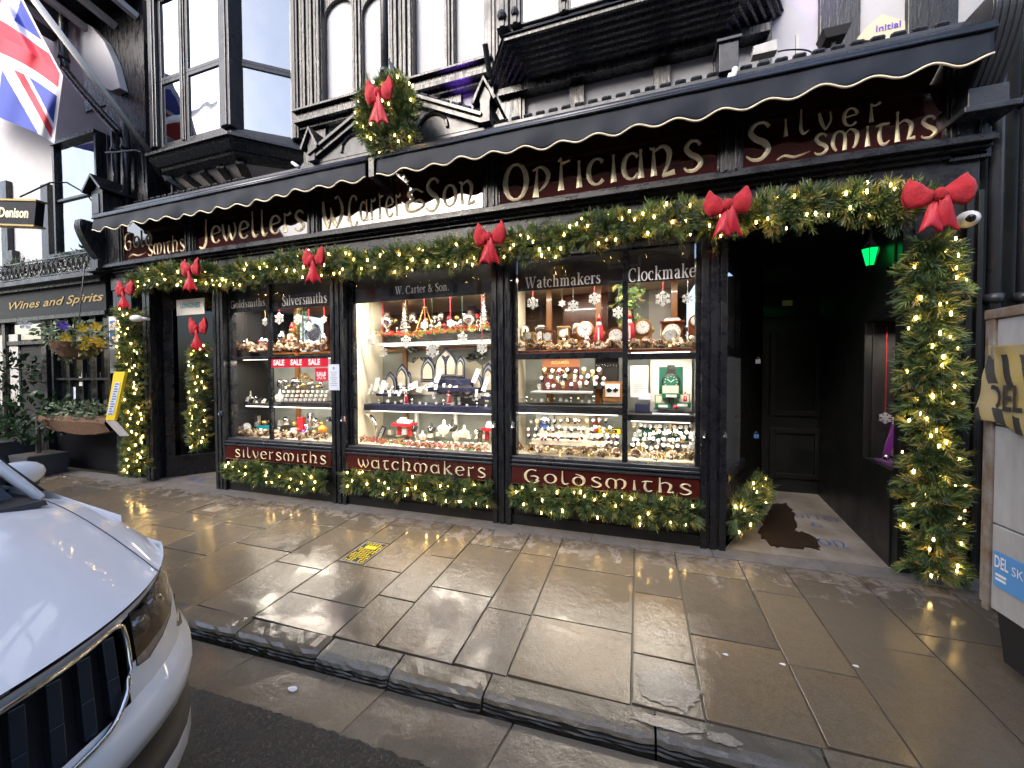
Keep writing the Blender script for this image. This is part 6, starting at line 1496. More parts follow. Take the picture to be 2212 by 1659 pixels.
def plaque(px, py, w_, h_, Y, words, lab, rot, fg='gold', bgm='blackvel'):
    c = Vector([float(v) for v in P(px, py, Y)]); U = Vector((math.cos(rot), 0, math.sin(rot))); V = Vector((-math.sin(rot), 0, math.cos(rot))); t = thing('sign_plaque', lab, 'sign', c)
    mb = MB(); obox(mb, c, U, V, Vector((0, 1, 0)), w_, h_, .015); build('board', mb, bgm, t)
    lettering(words, c+Vector((0, -.009, 0)), w_*.86, h_*.6, fg, t, U=U, V=V, bold=.03)
plaque(824, 937, .20, .065, .33, 'PANDORA', 'black sign leaning at the left of the lower centre window', 1.15, 'whitecard'); plaque(1037, 945, .16, .05, .33, 'PANDORA', 'narrow black sign standing on end near the right of the centre window', 1.45, 'goldtin')
# silver fish ornament, chandelier, spiral trees, tinsel wreaths
c = P(793, 900, .42); t = thing('silver_leaf_spray', 'silver leaf shaped ornament arching at the lower left of the centre window', 'ornament', c)
q_ = [P(787, 893, .42), P(797, 897, .42), P(806, 907, .42), P(812, 922, .42), P(812, 938, .42)]; mb = MB(); mb.tube(crs(q_, 4), [.006+.022*math.sin(math.pi*min(1, i/16+.08)) for i in range(17)], 8); build('leaf', mb, 'silver', t, smooth=True)
def cone_tree(px, pyb, pyt, wpx, Y, m_, lab, coil=True):
    b, tp = P(px, pyb, Y), P(px, pyt, Y); h = tp[2]-b[2]; r = (P(px+wpx/2, pyb, Y)[0]-b[0]); t = thing('ornamental_tree', lab, 'ornament tree', b)
    mb = MB(); mb.lathe(b, [(r*.85, 0), (r*.05, h)], 14); build('cone', mb, 'tinsel', t)
    mb = MB(); n = 120; mb.tube([(b[0]+r*(1-i/n)*math.cos(i*.52), b[1]+r*(1-i/n)*math.sin(i*.52), b[2]+h*i/n) for i in range(n+1)], .009, 5); build('spiral', mb, m_, t)
cone_tree(875, 733, 655, 26, .62, 'silver', 'silver spiral cone tree standing on the high shelf, left one'); cone_tree(1046, 715, 635, 28, .6, 'silver', 'silver lattice cone tree on the high shelf at the right')
c = P(918, 700, .66); t = thing('gold_chandelier', 'gold wire chandelier frame behind the high shelf of the centre window', 'chandelier', c)
mb = MB()
for k in range(6): a = k*math.pi/3; mb.tube(crs([(c[0]+.02*math.cos(a), c[1]+.02*math.sin(a), c[2]+.20), (c[0]+.05*math.cos(a), c[1]+.05*math.sin(a), c[2]+.12), (c[0]+.13*math.cos(a), c[1]+.13*math.sin(a), c[2]-.10)], 4), .005, 5)
mb.tube([(c[0]+.13*math.cos(a), c[1]+.13*math.sin(a), c[2]-.10) for a in np.linspace(0, 6.28, 14)[:-1]], .006, 5, closed=True); mb.tube([(c[0]+.03*math.cos(a), c[1]+.03*math.sin(a), c[2]+.21) for a in np.linspace(0, 6.28, 9)[:-1]], .006, 5, closed=True); build('frame', mb, 'goldtin', t)
for k in range(3): mb = MB(); mb.ball((c[0]-.11+k*.11, c[1]-.02, c[2]+.03), .013, 8); build('lamp_bulb', mb, 'lightwarm', t)
def vase(px, pyb, h_, Y, lab, m_='silver', w_=.3):
    b = P(px, pyb, Y); mb = MB(); mb.lathe(b, [(.16*h_, 0), (.06*h_, .08*h_), (.05*h_, .2*h_), (w_*h_, .5*h_), (w_*.9*h_, .75*h_), (.10*h_, .9*h_), (.14*h_, h_)], 14); return one('silver_vase', mb, m_, lab, 'vase', smooth=True)
vase(837, 720, .26, .6, 'silver urn at the left end of the high shelf', w_=.33); vase(1015, 712, .22, .62, 'silver teapot shaped vessel right of the ribbon on the high shelf', w_=.4); vase(995, 712, .13, .66, 'small silver goblet on the high shelf'); vase(950, 716, .12, .66, 'small silver cup behind the string on the high shelf')
def tinsel_wreath(px, py, r, Y, m_, lab):
    c = P(px, py, Y); t = thing('small_wreath', lab, 'wreath', c); mb = MB(); qq = random.Random(px)
    for k in range(260):
        a = qq.uniform(0, 6.28); rr = r*(.72+qq.uniform(-.25, .25)); p = Vector((c[0]+rr*math.cos(a), c[1]+qq.uniform(-.02, .02), c[2]+rr*math.sin(a))); d = Vector((qq.gauss(0, 1), qq.gauss(0, 1), qq.gauss(0, 1))).normalized()*.035; s_ = d.cross(Vector((.2, .7, .4))).normalized()*.006
        mb.add([p-s_, p+s_, p+d+s_, p+d-s_], [(0, 1, 2, 3)])
    build('leaves', mb, m_, t, kind='stuff')
tinsel_wreath(890, 748, .075, .70, 'tinsel', 'dark tinsel wreath on the screen at the left of the centre window'); tinsel_wreath(1040, 762, .075, .66, 'tinsel', 'dark tinsel wreath behind the spotted ribbon snowflake'); tinsel_wreath(657, 830, .16, .62, 'goldtin', 'gold leaf wreath standing behind the trays in the left window')
# etched glass screens with lettering
for (i, px, py, w_, words, sz_, lab) in ((1, 913, 778, .62, ('CARTER', 'SON'), .075, 'etched screen panel left of centre'), (1, 1025, 770, .5, ('&',), .08, 'screen'), ):
    for k, wd in enumerate(words): c = P(px, py+k*24, DEP-.006); lettering(wd, (c[0], DEP-.004, c[2]), w_*.5 if k == 0 else w_*.34, sz_, 'blackvel', bays[i], bold=.03)
for px in (905, 1000, 1085):
    c = P(px, 790, DEP-.01); x = c[0]; mb = MB(); mb.prism([(x-.25, 1.25), (x+.25, 1.25), (x+.25, 1.62), (x+.17, 1.68), (x+.08, 1.66), (x, 1.73), (x-.08, 1.66), (x-.17, 1.68), (x-.25, 1.62)], DEP-.008, DEP-.002); build('etched_panel', mb, 'creamwall', bays[1])
# berry and leaf swags
def swag(pts, Y, lab, seed, kinds=('lime', 'berry', 'cone'), n=140, r=.04):
    pts = [Vector([float(v) for v in P(*p, Y)]) for p in pts]; qq = random.Random(seed); c0 = sum(pts, Vector())/len(pts); t = thing('berry_swag', lab, 'garland', c0)
    def at(u): f = u*(len(pts)-1); i = min(int(f), len(pts)-2); return pts[i].lerp(pts[i+1], f-i)
    mb = MB()
    for k in range(n):
        p = at(qq.random())+Vector((qq.gauss(0, .01), qq.gauss(0, r*.6), abs(qq.gauss(0, r*.5)))); d = Vector((qq.gauss(0, 1), qq.gauss(0, 1), qq.gauss(0, .7))).normalized()*.045; s_ = d.cross(Vector((.1, .9, .3))).normalized()*.011
        mb.add([p, p+d*.5+s_, p+d, p+d*.5-s_], [(0, 1, 2, 3)])
    build('leaves', mb, kinds[0], t, kind='stuff')
    mb = MB()
    for k in range(n): p = at(qq.random())+Vector((0, qq.gauss(0, r*.5)-.02, abs(qq.gauss(0, r*.6)))); mb.ball(p, qq.uniform(.006, .011), 5)
    build('berries', mb, kinds[1], t, kind='stuff'); return t
swag([(818, 722), (860, 725), (910, 728)], .50, 'berry and leaf swag on the left of the high shelf', 1); swag([(920, 722), (980, 716), (1058, 708)], .50, 'berry swag on the right of the high shelf', 2)
swag([(780, 950), (830, 955), (890, 960)], .22, 'red berry swag on the floor at the left of the centre window', 3, n=110); swag([(890, 962), (960, 966), (1058, 972)], .22, 'mixed berry swag on the floor at the right of the centre window', 4, n=150)
swag([(497, 755), (540, 757), (577, 757)], .26, 'gold leaf swag along the top shelf left of the mullion', 5, ('goldtin', 'conetip')); swag([(590, 757), (640, 755), (705, 752)], .26, 'gold leaf swag along the top shelf right of the mullion', 6, ('goldtin', 'conetip'))
swag([(520, 935), (577, 938)], .26, 'pale leaf swag on the floor of the left light', 7, ('goldtin', 'conetip')); swag([(592, 940), (650, 943), (705, 945)], .26, 'pale leaf swag on the floor of the left window by the glasses', 8, ('goldtin', 'conetip'))
swag([(1112, 748), (1200, 750), (1340, 752)], .26, 'gold leaf swag before the clocks left of the mullion', 9, ('goldtin', 'conetip'), 170); swag([(1358, 748), (1430, 746), (1510, 742)], .26, 'gold leaf swag before the clocks right of the mullion', 10, ('goldtin', 'conetip'), 120)
swag([(1112, 970), (1220, 978), (1340, 982)], .24, 'tinsel leaf swag along the sill of the right window, left part', 11, ('goldtin', 'conetip'), 200); swag([(1358, 982), (1430, 986), (1508, 988)], .24, 'tinsel leaf swag along the sill of the right window, right part', 12, ('goldtin', 'conetip'), 170)
# pine cones
cone_proto = {}
def pinecone(px, py, Y, s_, lab, group):
    c = Vector([float(v) for v in P(px, py, Y)])
    if 'm' not in cone_proto:
        mb = MB()
        for i in range(7):
            z = -.028+i*.009; r_ = .028*math.sin(math.pi*(i+1)/8.5)+.004
            for j in range(8):
                a = j*math.pi/4+i*.4; a2 = a+.35; p = (r_*.5*math.cos(a), r_*.5*math.sin(a), z); mb.add([p, (r_*1.15*math.cos(a-.3), r_*1.15*math.sin(a-.3), z+.006), (r_*1.3*math.cos(a), r_*1.3*math.sin(a), z+.011), (r_*1.15*math.cos(a+.3), r_*1.15*math.sin(a+.3), z+.006)], [(0, 1, 2, 3)], 1 if i > 4 or j % 3 == 0 else 0)
        mb.lathe((0, 0, 0), [(.01, -.03), (.016, 0), (.008, .03)], 7, 0)
        o = build('pine_cone', mb, ['cone', 'conetip'], None, origin=(0, 0, 0)); cone_proto['m'] = o
    else: o = cone_proto['m'].copy(); col.objects.link(o)
    o.location = c; o.rotation_euler = (q.uniform(.3, 1.6), q.uniform(-.6, .6), q.uniform(0, 6)); o.scale = (s_,)*3; tag(o, lab, 'pine cone', group)
for _i, (px, py) in enumerate(((515, 745), (527, 752), (540, 748), (552, 753), (565, 750), (600, 750), (612, 754), (626, 748), (640, 754), (655, 748), (668, 754), (682, 748), (697, 752))): pinecone(px, py, .23, 1.5, f'{ORD[_i]} frosted pine cone from the left on the upper shelf of the left window', 'pine cones on the upper shelf of the left window')
for _i, (px, py) in enumerate(((520, 930), (532, 936), (548, 934), (560, 938), (574, 936), (596, 938), (612, 942), (630, 940), (648, 944), (666, 940), (684, 944), (700, 942))): pinecone(px, py, .23, 1.5, f'{ORD[_i]} frosted pine cone from the left on the floor of the left window', 'pine cones on the floor of the left window')
for _i, (px, py) in enumerate(((1122, 745), (1145, 742), (1168, 748), (1236, 742), (1262, 746), (1290, 745), (1322, 740), (1335, 746), (1368, 742), (1395, 738), (1425, 744), (1465, 740), (1500, 742))): pinecone(px, py, .23, 1.3, f'{ORD[_i]} pine cone from the left among gold leaves before the clocks', 'pine cones before the clocks')
for _i, (px, py) in enumerate(((1120, 962), (1150, 966), (1165, 970), (1230, 976), (1262, 972), (1300, 980), (1330, 978), (1372, 980), (1420, 984), (1455, 984), (1490, 986))): pinecone(px, py, .21, 1.3, f'{ORD[_i]} pine cone from the left on the sill of the right window', 'pine cones on the sill of the right window')
# clocks
def clock(px, pyb, w_, h_, Y, style, m_, lab):
    b = P(px, pyb, Y); x, z = b[0], b[2]; t = thing('mantel_clock', lab, 'clock', b)
    mb = MB()
    if style == 'arch':
        pts = [(x-w_/2, z), (x+w_/2, z), (x+w_/2, z+h_-w_/2)]+[(x+w_/2*math.cos(a), z+h_-w_/2+w_/2*math.sin(a)) for a in np.linspace(.3, math.pi-.3, 8)]+[(x-w_/2, z+h_-w_/2)]; mb.prism(pts, Y, Y+.08); cz = z+h_-w_/2; r_ = w_*.36
    elif style == 'box':
        mb.box(x-w_/2, x+w_/2, Y, Y+.1, z, z+h_*.8); mb.box(x-w_*.58, x+w_*.58, Y-.015, Y+.11, z, z+.025); mb.box(x-w_*.58, x+w_*.58, Y-.015, Y+.11, z+h_*.8001, z+h_*.87); mb.hexa([(x-w_*.45, Y, z+h_*.87), (x+w_*.45, Y, z+h_*.87), (x+w_*.45, Y+.09, z+h_*.87), (x-w_*.45, Y+.09, z+h_*.87)], [(x-w_*.3, Y+.02, z+h_), (x+w_*.3, Y+.02, z+h_), (x+w_*.3, Y+.07, z+h_), (x-w_*.3, Y+.07, z+h_)]); cz = z+h_*.42; r_ = w_*.38
    elif style == 'round':
        mb.lathe((x, Y+.06, z+h_*.55), [(w_*.40, 0), (w_*.5, .01), (w_*.5, .05), (w_*.42, .06)], 20, axis='y'); mb.box(x-w_*.3, x+w_*.3, Y, Y+.07, z, z+h_*.09); mb.box(x-.02, x+.02, Y+.02, Y+.05, z+h_*.09, z+h_*.2); cz = z+h_*.55; r_ = w_*.38
    else:   # open brass carriage clock
        for sx in (-1, 1):
            for sy in (0, .07): mb.box(x+sx*w_/2-.005, x+sx*w_/2+.005, Y+sy, Y+sy+.01, z, z+h_)
        mb.box(x-w_/2-.01, x+w_/2+.01, Y-.005, Y+.085, z, z+.02); mb.box(x-w_/2-.01, x+w_/2+.01, Y-.005, Y+.085, z+h_-.02, z+h_); cz = z+h_*.55; r_ = w_*.36
    build('case', mb, m_, t, bevel=.002)
    mb = MB(); mb.lathe((x, Y-.004, cz), [(r_*1.12, 0), (r_*1.12, .008), (r_, .008)], 20, axis='y'); build('bezel', mb, 'brass', t)
    mb = MB(); mb.lathe((x, Y-.0125, cz), [(r_, 0), (r_*.98, .002)], 20, axis='y'); d_ = build('dial', mb, 'whitecard', t)
    mb = MB()
    for k in range(12): a = k*math.pi/6; mb.beam((x+r_*.72*math.sin(a), Y-.0155, cz+r_*.72*math.cos(a)), (x+r_*.9*math.sin(a), Y-.0155, cz+r_*.9*math.cos(a)), r_*.07, .001, up=(0, 1, 0))
    mb.beam((x, Y-.0165, cz), (x+r_*.45*.8, Y-.0165, cz+r_*.25), r_*.07, .001, up=(0, 1, 0)); mb.beam((x, Y-.0165, cz), (x-r_*.4, Y-.0165, cz+r_*.6), r_*.05, .001, up=(0, 1, 0)); build('hands', mb, 'blackvel', d_)
for a in ((1141, 738, .10, .10, .28, 'frame', 'brass', 'low brass clock with pale surround at the far left of the right window'), (1168, 742, .11, .20, .40, 'box', 'silver', 'grey framed clock with round dial behind the glass one'), (1183, 745, .11, .15, .26, 'frame', 'mahog', 'small dark square framed clock before the grey clock'), (1216, 740, .11, .17, .34, 'frame', 'brass', 'open glass and brass clock at the middle left'), (1263, 738, .19, .21, .36, 'round', 'wood', 'round wooden ring clock with pale dial'), (1330, 742, .17, .16, .28, 'arch', 'mahog', 'dark arched clock left of the mullion'),
          (1388, 738, .17, .22, .34, 'arch', 'wood', 'orange arched mantel clock right of the mullion'), (1452, 740, .19, .24, .38, 'box', 'mahog', 'square mahogany bracket clock'), (1447, 744, .14, .15, .25, 'round', 'brass', 'round brass rimmed clock before the bracket clock'), (1503, 735, .12, .24, .36, 'arch', 'mahog', 'clock partly cut off by the right frame')): clock(*a)
# little red robed ornaments
def santa(px, pyb, h_, Y, lab, body='berry'):
    b = P(px, pyb, Y); t = thing('santa_figurine', lab, 'figurine', b); r = h_*.17
    mb = MB(); mb.lathe(b, [(r*1.1, 0), (r*.95, h_*.3), (r*.7, h_*.58), (r*.45, h_*.66)], 10); build('robe', mb, body, t, smooth=True)
    mb = MB(); mb.ball((b[0], b[1], b[2]+h_*.70), r*.45, 8); build('head', mb, 'velvet', t, smooth=True)
    mb = MB(); mb.ball((b[0], b[1]-r*.3, b[2]+h_*.62), r*.5, 8); build('beard', mb, 'snow', t, smooth=True)
    mb = MB(); mb.lathe((b[0], b[1], b[2]+h_*.74), [(r*.55, 0), (r*.3, h_*.12), (r*.03, h_*.26)], 8); build('hat', mb, body, t, smooth=True)
    mb = MB(); mb.lathe((b[0], b[1], b[2]), [(r*1.15, 0), (r*1.12, h_*.04)], 10); mb.box(b[0]-r*.15, b[0]+r*.15, b[1]-r*1.0, b[1]-r*.9, b[2]+.02, b[2]+h_*.5); build('fur_trim', mb, 'snow', t)
santa(1294, 742, .30, .30, 'tall red robed santa figure left of the mullion in the right window'); santa(1382-22, 738, .30, .32, 'tall red robed santa figure right of the mullion'); santa(877, 872, .15, .27, 'small red santa figure on the left front of the centre shelf'); santa(970, 872, .15, .27, 'small red santa figure on the right front of the centre shelf'); santa(1480, 868, .1, .3, 'tiny hooded gnome beside the green boxes')
# brass bell and silver items upper left window
def plate(px, py, r, Y, lab):
    c = P(px, py, Y); t = thing('silver_platter', lab, 'platter', c); mb = MB(); mb.lathe(c, [(r, 0), (r*1.02, .01), (r*.82, .004), (r*.78, .0)], 8, axis='y'); build('rim', mb, 'silver', t); mb = MB(); mb.lathe((c[0], c[1]-.006, c[2]), [(r*.76, 0), (.01, .002)], 8, axis='y'); build('dish', mb, 'silver', t)
plate(677, 720, .135, .30, 'octagonal engraved silver platter at the top of the left window')
for k, (px, h_) in enumerate(((520, .12), (533, .10), (566, .12), (610, .2), (700, .16))): vase(px, 748, h_, .36, ['silver beaker farthest left on the top shelf', 'squat silver cup second on the top shelf', 'silver jug left of the mullion', 'tall silver trophy right of the mullion', 'silver lidded pot at the right end of the top shelf'][k])
c = P(655, 745, .5); t = thing('small_fir_tree', 'small artificial fir with teddy at the back of the left window', 'artificial tree', c); mb = MB(); qq = random.Random(4)
for k in range(160):
    z = qq.random(); a = qq.uniform(0, 6.28); spray(mb, Vector((c[0]+.13*(1-z)*math.cos(a), c[1]+.1*(1-z)*math.sin(a), c[2]+z*.5)), Vector((math.cos(a), math.sin(a), .1)), qq, .07, 8)
build('branches', mb, GREENS, t, kind='stuff'); mb = MB(); mb.tube([c, c+np.array([0, 0, .48])], .01, 6); build('trunk', mb, 'bark', t)
c = P(632, 742, .38); t = thing('teddy_bear', 'brown teddy bear in a santa hat on the top shelf of the left window', 'soft toy', c)
mb = MB(); mb.ball((c[0], c[1], c[2]+.07), .06, 10, sz=1.2); mb.ball((c[0], c[1], c[2]+.17), .045, 10); mb.ball((c[0]-.035, c[1], c[2]+.205), .016, 7); mb.ball((c[0]+.035, c[1], c[2]+.205), .016, 7); mb.ball((c[0]-.04, c[1]-.04, c[2]+.02), .03, 8); mb.ball((c[0]+.04, c[1]-.04, c[2]+.02), .03, 8); build('body', mb, 'wood', t, smooth=True)
mb = MB(); mb.lathe((c[0], c[1], c[2]+.20), [(.04, 0), (.025, .04), (.004, .09)], 8); build('hat', mb, 'berry', t, smooth=True)
mb = MB(); mb.box(c[0]-.02, c[0]+.02, c[1]-.06, c[1]-.052, c[2]+.05, c[2]+.12); build('bib', mb, 'whitecard', t)
for px, lab in ((548, 'red cloth strip on the top shelf left of the mullion'), (672, 'red cloth strip under the silver platter')):
    box_thing('red_cloth', lab, 'cloth', px, 748, .3, .05, .1, .40, 'berry')
# small white boxes in rows: charms in the left window
for k in range(30):
    row = k // 10; px = 605+(k % 10)*10.5+row*3; box_thing('charm_box', f'{ORD[k % 10]} white ring box from the left in the {ROW[row]} row of the left window', 'ring box', px, 864-row*9, .036, .034, .03, .28+row*.06, 'whitecard', 'rows of white ring boxes in the left window')
for k in range(9): card(507+k*9, 872-q.random()*10, .04, .06, .34, q.uniform(-.6, .6), 'dark and white trays of jewellery in the left light', f'{ORD[k]} jewellery pad from the left on the middle shelf of the left light', 'whitecard' if k % 2 else 'blackvel')
# sale banners
def flat(name, lab, cat, px0, px1, py0, py1, Y, m_, d=.003):
    a, b, z0, z1 = rect(px0, px1, py0, py1, Y); mb = MB(); mb.box(a, b, Y-d, Y, z0, z1); return one(name, mb, m_, lab, cat), (a, b, z0, z1)
o, (a, b, z0, z1) = flat('sale_banner', 'red horizontal banner reading SALE SALE SALE in the left window', 'sale banner', 585, 709, 772, 793, .088, 'signred')
for f in (.15, .46, .77): lettering('SALE', (a+(b-a)*f, .084, (z0+z1)/2), (b-a)*.20, (z1-z0)*.62, 'print', o, bold=.04)
o, (a, b, z0, z1) = flat('sale_poster', 'red SALE 50 percent poster beside the pillar in the left window', 'sale poster', 681, 708, 795, 823, .0885, 'signred')
lettering('SALE', (a+(b-a)*.5, .0845, z1-.07), (b-a)*.75, .05, 'print', o, bold=.04); lettering('50%', (a+(b-a)*.5, .0845, z0+.05), (b-a)*.7, .06, 'print', o, bold=.0)
# poster behind left light
c = P(548, 800, .7); o = box_thing('framed_picture', 'small landscape picture in a frame in the left light', 'picture', 546, 812, .2, .16, .01, .70, 'mahog')
box_thing('yellow_leaflet', 'yellow edged leaflet in the left light', 'leaflet', 527, 835, .06, .26, .01, .5, 'yellow')
# glasses and gifts lower left window
for k, px in enumerate((668, 676)):
    b = P(px, 925, .36); mb = MB(); mb.lathe(b, [(.028, 0), (.004, .006), (.004, .09), (.028, .13), (.022, .20)], 10); one('wine_glass', mb, 'silver', ['left glass of a pair in the left window', 'right glass of a pair in the left window'][k], 'glass')
box_thing('gift_bag', 'red patterned gift bag in the lower left window', 'gift bag', 648, 915, .10, .17, .05, .40, 'berry'); box_thing('teal_cloth', 'folded teal cloth in the lower left light', 'cloth', 563, 925, .16, .06, .1, .36, 'teal'); box_thing('glass_block', 'clear upright glass trophy in the left light', 'trophy', 553, 910, .07, .16, .05, .42, 'silver')
b = P(697, 928, .3); mb = MB(); mb.ball(b, .055, 10); one('orange_bauble', mb, 'orange', 'orange bauble at the lower right of the left window', 'bauble', smooth=True)
b = P(657, 935, .28); mb = MB(); mb.ball(b, .04, 10); one('violet_bauble', mb, 'violet', 'violet bauble on the floor of the left window', 'bauble', smooth=True)
b = P(533, 925, .34); mb = MB(); mb.ball(b, .06, 10, sz=1.3); one('white_vase', mb, 'snow', 'round white ornament on the floor of the left light', 'ornament', smooth=True)
for k, (px, py) in enumerate(((570, 912), (705, 905))): pass
# notice on pillar, padlocks
c = P(721, 815, -.012); mb = MB(); mb.box(c[0]-.075, c[0]+.078, -.012, -.006, c[2]-.15, c[2]+.15); nn = one('paper_notice', mb, 'paper', 'pale blue paper notice taped to the pillar beside the centre window', 'notice')
mb = MB()
for k in range(8): z = c[2]+.06-k*.022; w_ = .05-.01*(k % 3); mb.box(c[0]-w_, c[0]+w_, -.0135, -.0122, z-.003, z+.003)
mb.box(c[0]-.012, c[0]+.012, -.0135, -.0122, c[2]+.09, c[2]+.12); build('print_lines', mb, 'greywall', nn)
for px, py, lab in ((478, 893, 'steel shutter catch on the leftmost pillar'), (742, 905, 'steel shutter catch left of the centre window'), (712, 905, 'steel shutter catch right of the left window'), (1068, 917, 'steel catch on the pillar right of the centre window'), (1108, 918, 'steel catch left of the Goldsmiths window'), (1521, 940, 'steel catch on the left face of the entrance pillar'), (1567, 940, 'steel catch on the right face of the entrance pillar')):
    c = P(px, py, -.02); mb = MB(); mb.box(c[0]-.012, c[0]+.012, -.02, -.006, c[2]-.03, c[2]+.03); mb.tube([(c[0], -.022, c[2]+.02), (c[0], -.05, c[2]+.025), (c[0], -.055, c[2]-.02)], .007, 6); one('shutter_catch', mb, 'chrome', lab, 'catch')
for px, py, X_, lab in ((1637, 779, 1.0, 'brass padlock on the transom of the entrance side window'), (1633, 940, 1.0, 'lower padlock on the entrance side window')):
    c = P(px, py, .85); mb = MB(); mb.box(c[0]-.022, c[0]+.022, c[1]-.01, c[1]+.01, c[2]-.03, c[2]+.012); mb.tube([(c[0]+.015*math.cos(a), c[1], c[2]+.012+.022*math.sin(a)) for a in np.linspace(0, math.pi, 8)], .004, 5); one('padlock', mb, 'chrome', lab, 'padlock')
# opening hours sticker and sign in left doorway
o, (a, b, z0, z1) = flat('hanging_brand_sign', 'white hanging sign with teal lettering above the left doorway', 'sign', 383, 443, 646, 680, .10, 'whitecard', .01)
lettering('LONGINES', ((a+b)/2, .088, (z0+z1)/2+.02), (b-a)*.7, .07, 'teal', o, bold=.02)
c = P(395, 885, .6); mb = MB(); mb.box(c[0]-.12, c[0]+.22, .75, .76, c[2]-.33, c[2]+.33); o = one('glass_door_poster', mb, 'creamwall', 'pale poster reading Carter and Son behind the left door glass', 'poster'); lettering('SON', (c[0]+.05, .748, c[2]+.2), .2, .09, 'blackvel', o, bold=.03); lettering('CARTER', (c[0]+.05, .748, c[2]-.1), .26, .07, 'blackvel', o, bold=.03)
for px, py, X_, lab in ((348, 718, 0, 'small round white sticker on the left door'), ):
    c = P(px, py, .3); mb = MB(); mb.lathe((c[0], c[1], c[2]), [(.035, 0), (.034, .004)], 14, axis='y'); one('round_sticker', mb, 'print', lab, 'sticker')

# ---- right window: watch advertising and watch displays
def strapwatch(c, s_, lab, group, strap='whitecard'):
    """watch on its C-shaped stand"""
    if 'w'+strap not in cone_proto:
        t = thing('wrist_watch', lab, 'watch', (0, 0, 0), group)
        mb = MB(); n = 10
        pts = [(0, .012*math.cos(a)+.006, .026+.026*math.sin(a)) for a in np.linspace(-1.2, 4.3, n)]
        V_ = []
        for p in pts: V_ += [(-.010, p[1], p[2]), (.010, p[1], p[2])]
        mb.v = V_; mb.f = [(2*i, 2*i+1, 2*i+3, 2*i+2) for i in range(n-1)]; mb.mi = [0]*(n-1); build('strap', mb, strap, t, solid=.003)
        mb = MB(); mb.lathe((0, -.012, .036), [(.017, 0), (.018, .003), (.016, .006)], 10, axis='y'); build('case', mb, 'silver' if strap != 'goldtin' else 'goldtin', t)
        mb = MB(); mb.lathe((0, -.0182, .036), [(.0145, 0), (.0143, .001)], 10, axis='y'); build('dial', mb, 'whitecard' if strap != 'whitecard' else 'greywall', t)
        cone_proto['w'+strap] = t; o = t
    else: o = clone(cone_proto['w'+strap])
    o.location = Vector([float(v) for v in c]); o.scale = (s_,)*3; o.rotation_euler = (-.25, 0, q.uniform(-.4, .4)); tag(o, lab, 'watch', group); return o
straps = ['cone', 'cone', 'blackvel', 'goldtin', 'silver', 'blackvel', 'whitecard', 'berry']
# middle shelf left: small watches in front of the poster
for k in range(26):
    row = k // 9; px = 1165+(k % 9)*17+row*6+q.uniform(-3, 3); strapwatch(P(px, 840-row*15+q.uniform(-3, 3), .26+row*.09), q.uniform(1.1, 1.45), f'{ORD[k % 9]} watch from the left in the {ROW[row]} row below the orange watch poster', 'wrist watches below the orange watch poster', q.choice(straps))
for row in range(3):
    for k in range(15-row): strapwatch(P(1140+k*13.2+row*4+q.uniform(-3, 3), 950-row*17+q.uniform(-2, 2), .26+row*.08), q.uniform(.95, 1.2), f'{ORD[k]} watch from the left in the {ROW[row]} tiered row under the cream card sign', 'tiered rows of watches in the lower left light of the right window', q.choice(straps))
for row in range(3):
    for k in range(6): strapwatch(P(1282+k*10+q.uniform(-3, 3), 968-row*15+q.uniform(-4, 4), .26+row*.08), q.uniform(1.05, 1.3), f'{ORD[k]} watch from the left in the {ROW[row]} row under the yellow and black sign', 'watches under the yellow and black sign', q.choice(straps[:5]))
for row in range(4):
    for k in range(13): strapwatch(P(1366+k*11+row*2+q.uniform(-3, 3), 974-row*15+q.uniform(-4, 4), .25+row*.08), q.uniform(1.05, 1.35), f'{ORD[k]} watch from the left in the {ROW[row]} row before the green lettered board', 'crowded watches in the lower right light of the right window', q.choice(['silver', 'silver', 'goldtin', 'blackvel', 'whitecard', 'navy']))
for k, (px, py, w_) in enumerate(((1232, 940, .82), (1236, 922, .75))): box_thing('stepped_tray', ['cream lower stepped watch tray in the right window', 'cream upper stepped watch tray in the right window'][k], 'display tray', px, py+18, w_, .05, .09, .27+.09*k, 'velvet')
box_thing('watch_tray', 'long pale tray on the middle shelf below the orange poster', 'display tray', 1210, 848, .62, .02, .2, .22, 'whitecard')
def posterp(px0, px1, py0, py1, Y, m_, lab):
    o, r_ = flat('watch_poster', lab, 'poster', px0, px1, py0, py1, Y, m_, .01); return o, r_
o, (a, b, z0, z1) = posterp(1172, 1252, 773, 845, .50, mat('orange poster print', (.42, .14, .05), .4), 'orange brown poster of a watch with Roamer lettering')
lettering('ROAMER', ((a+b)/2, .487, z1-.05), (b-a)*.48, .035, 'goldtin', o, bold=.02)
mb = MB(); mb.box(a+.001, b-.001, .4865, .4895, z0, z1-.10); build('dark_band', mb, mat('dusky brown print', (.10, .03, .025), .4), o)
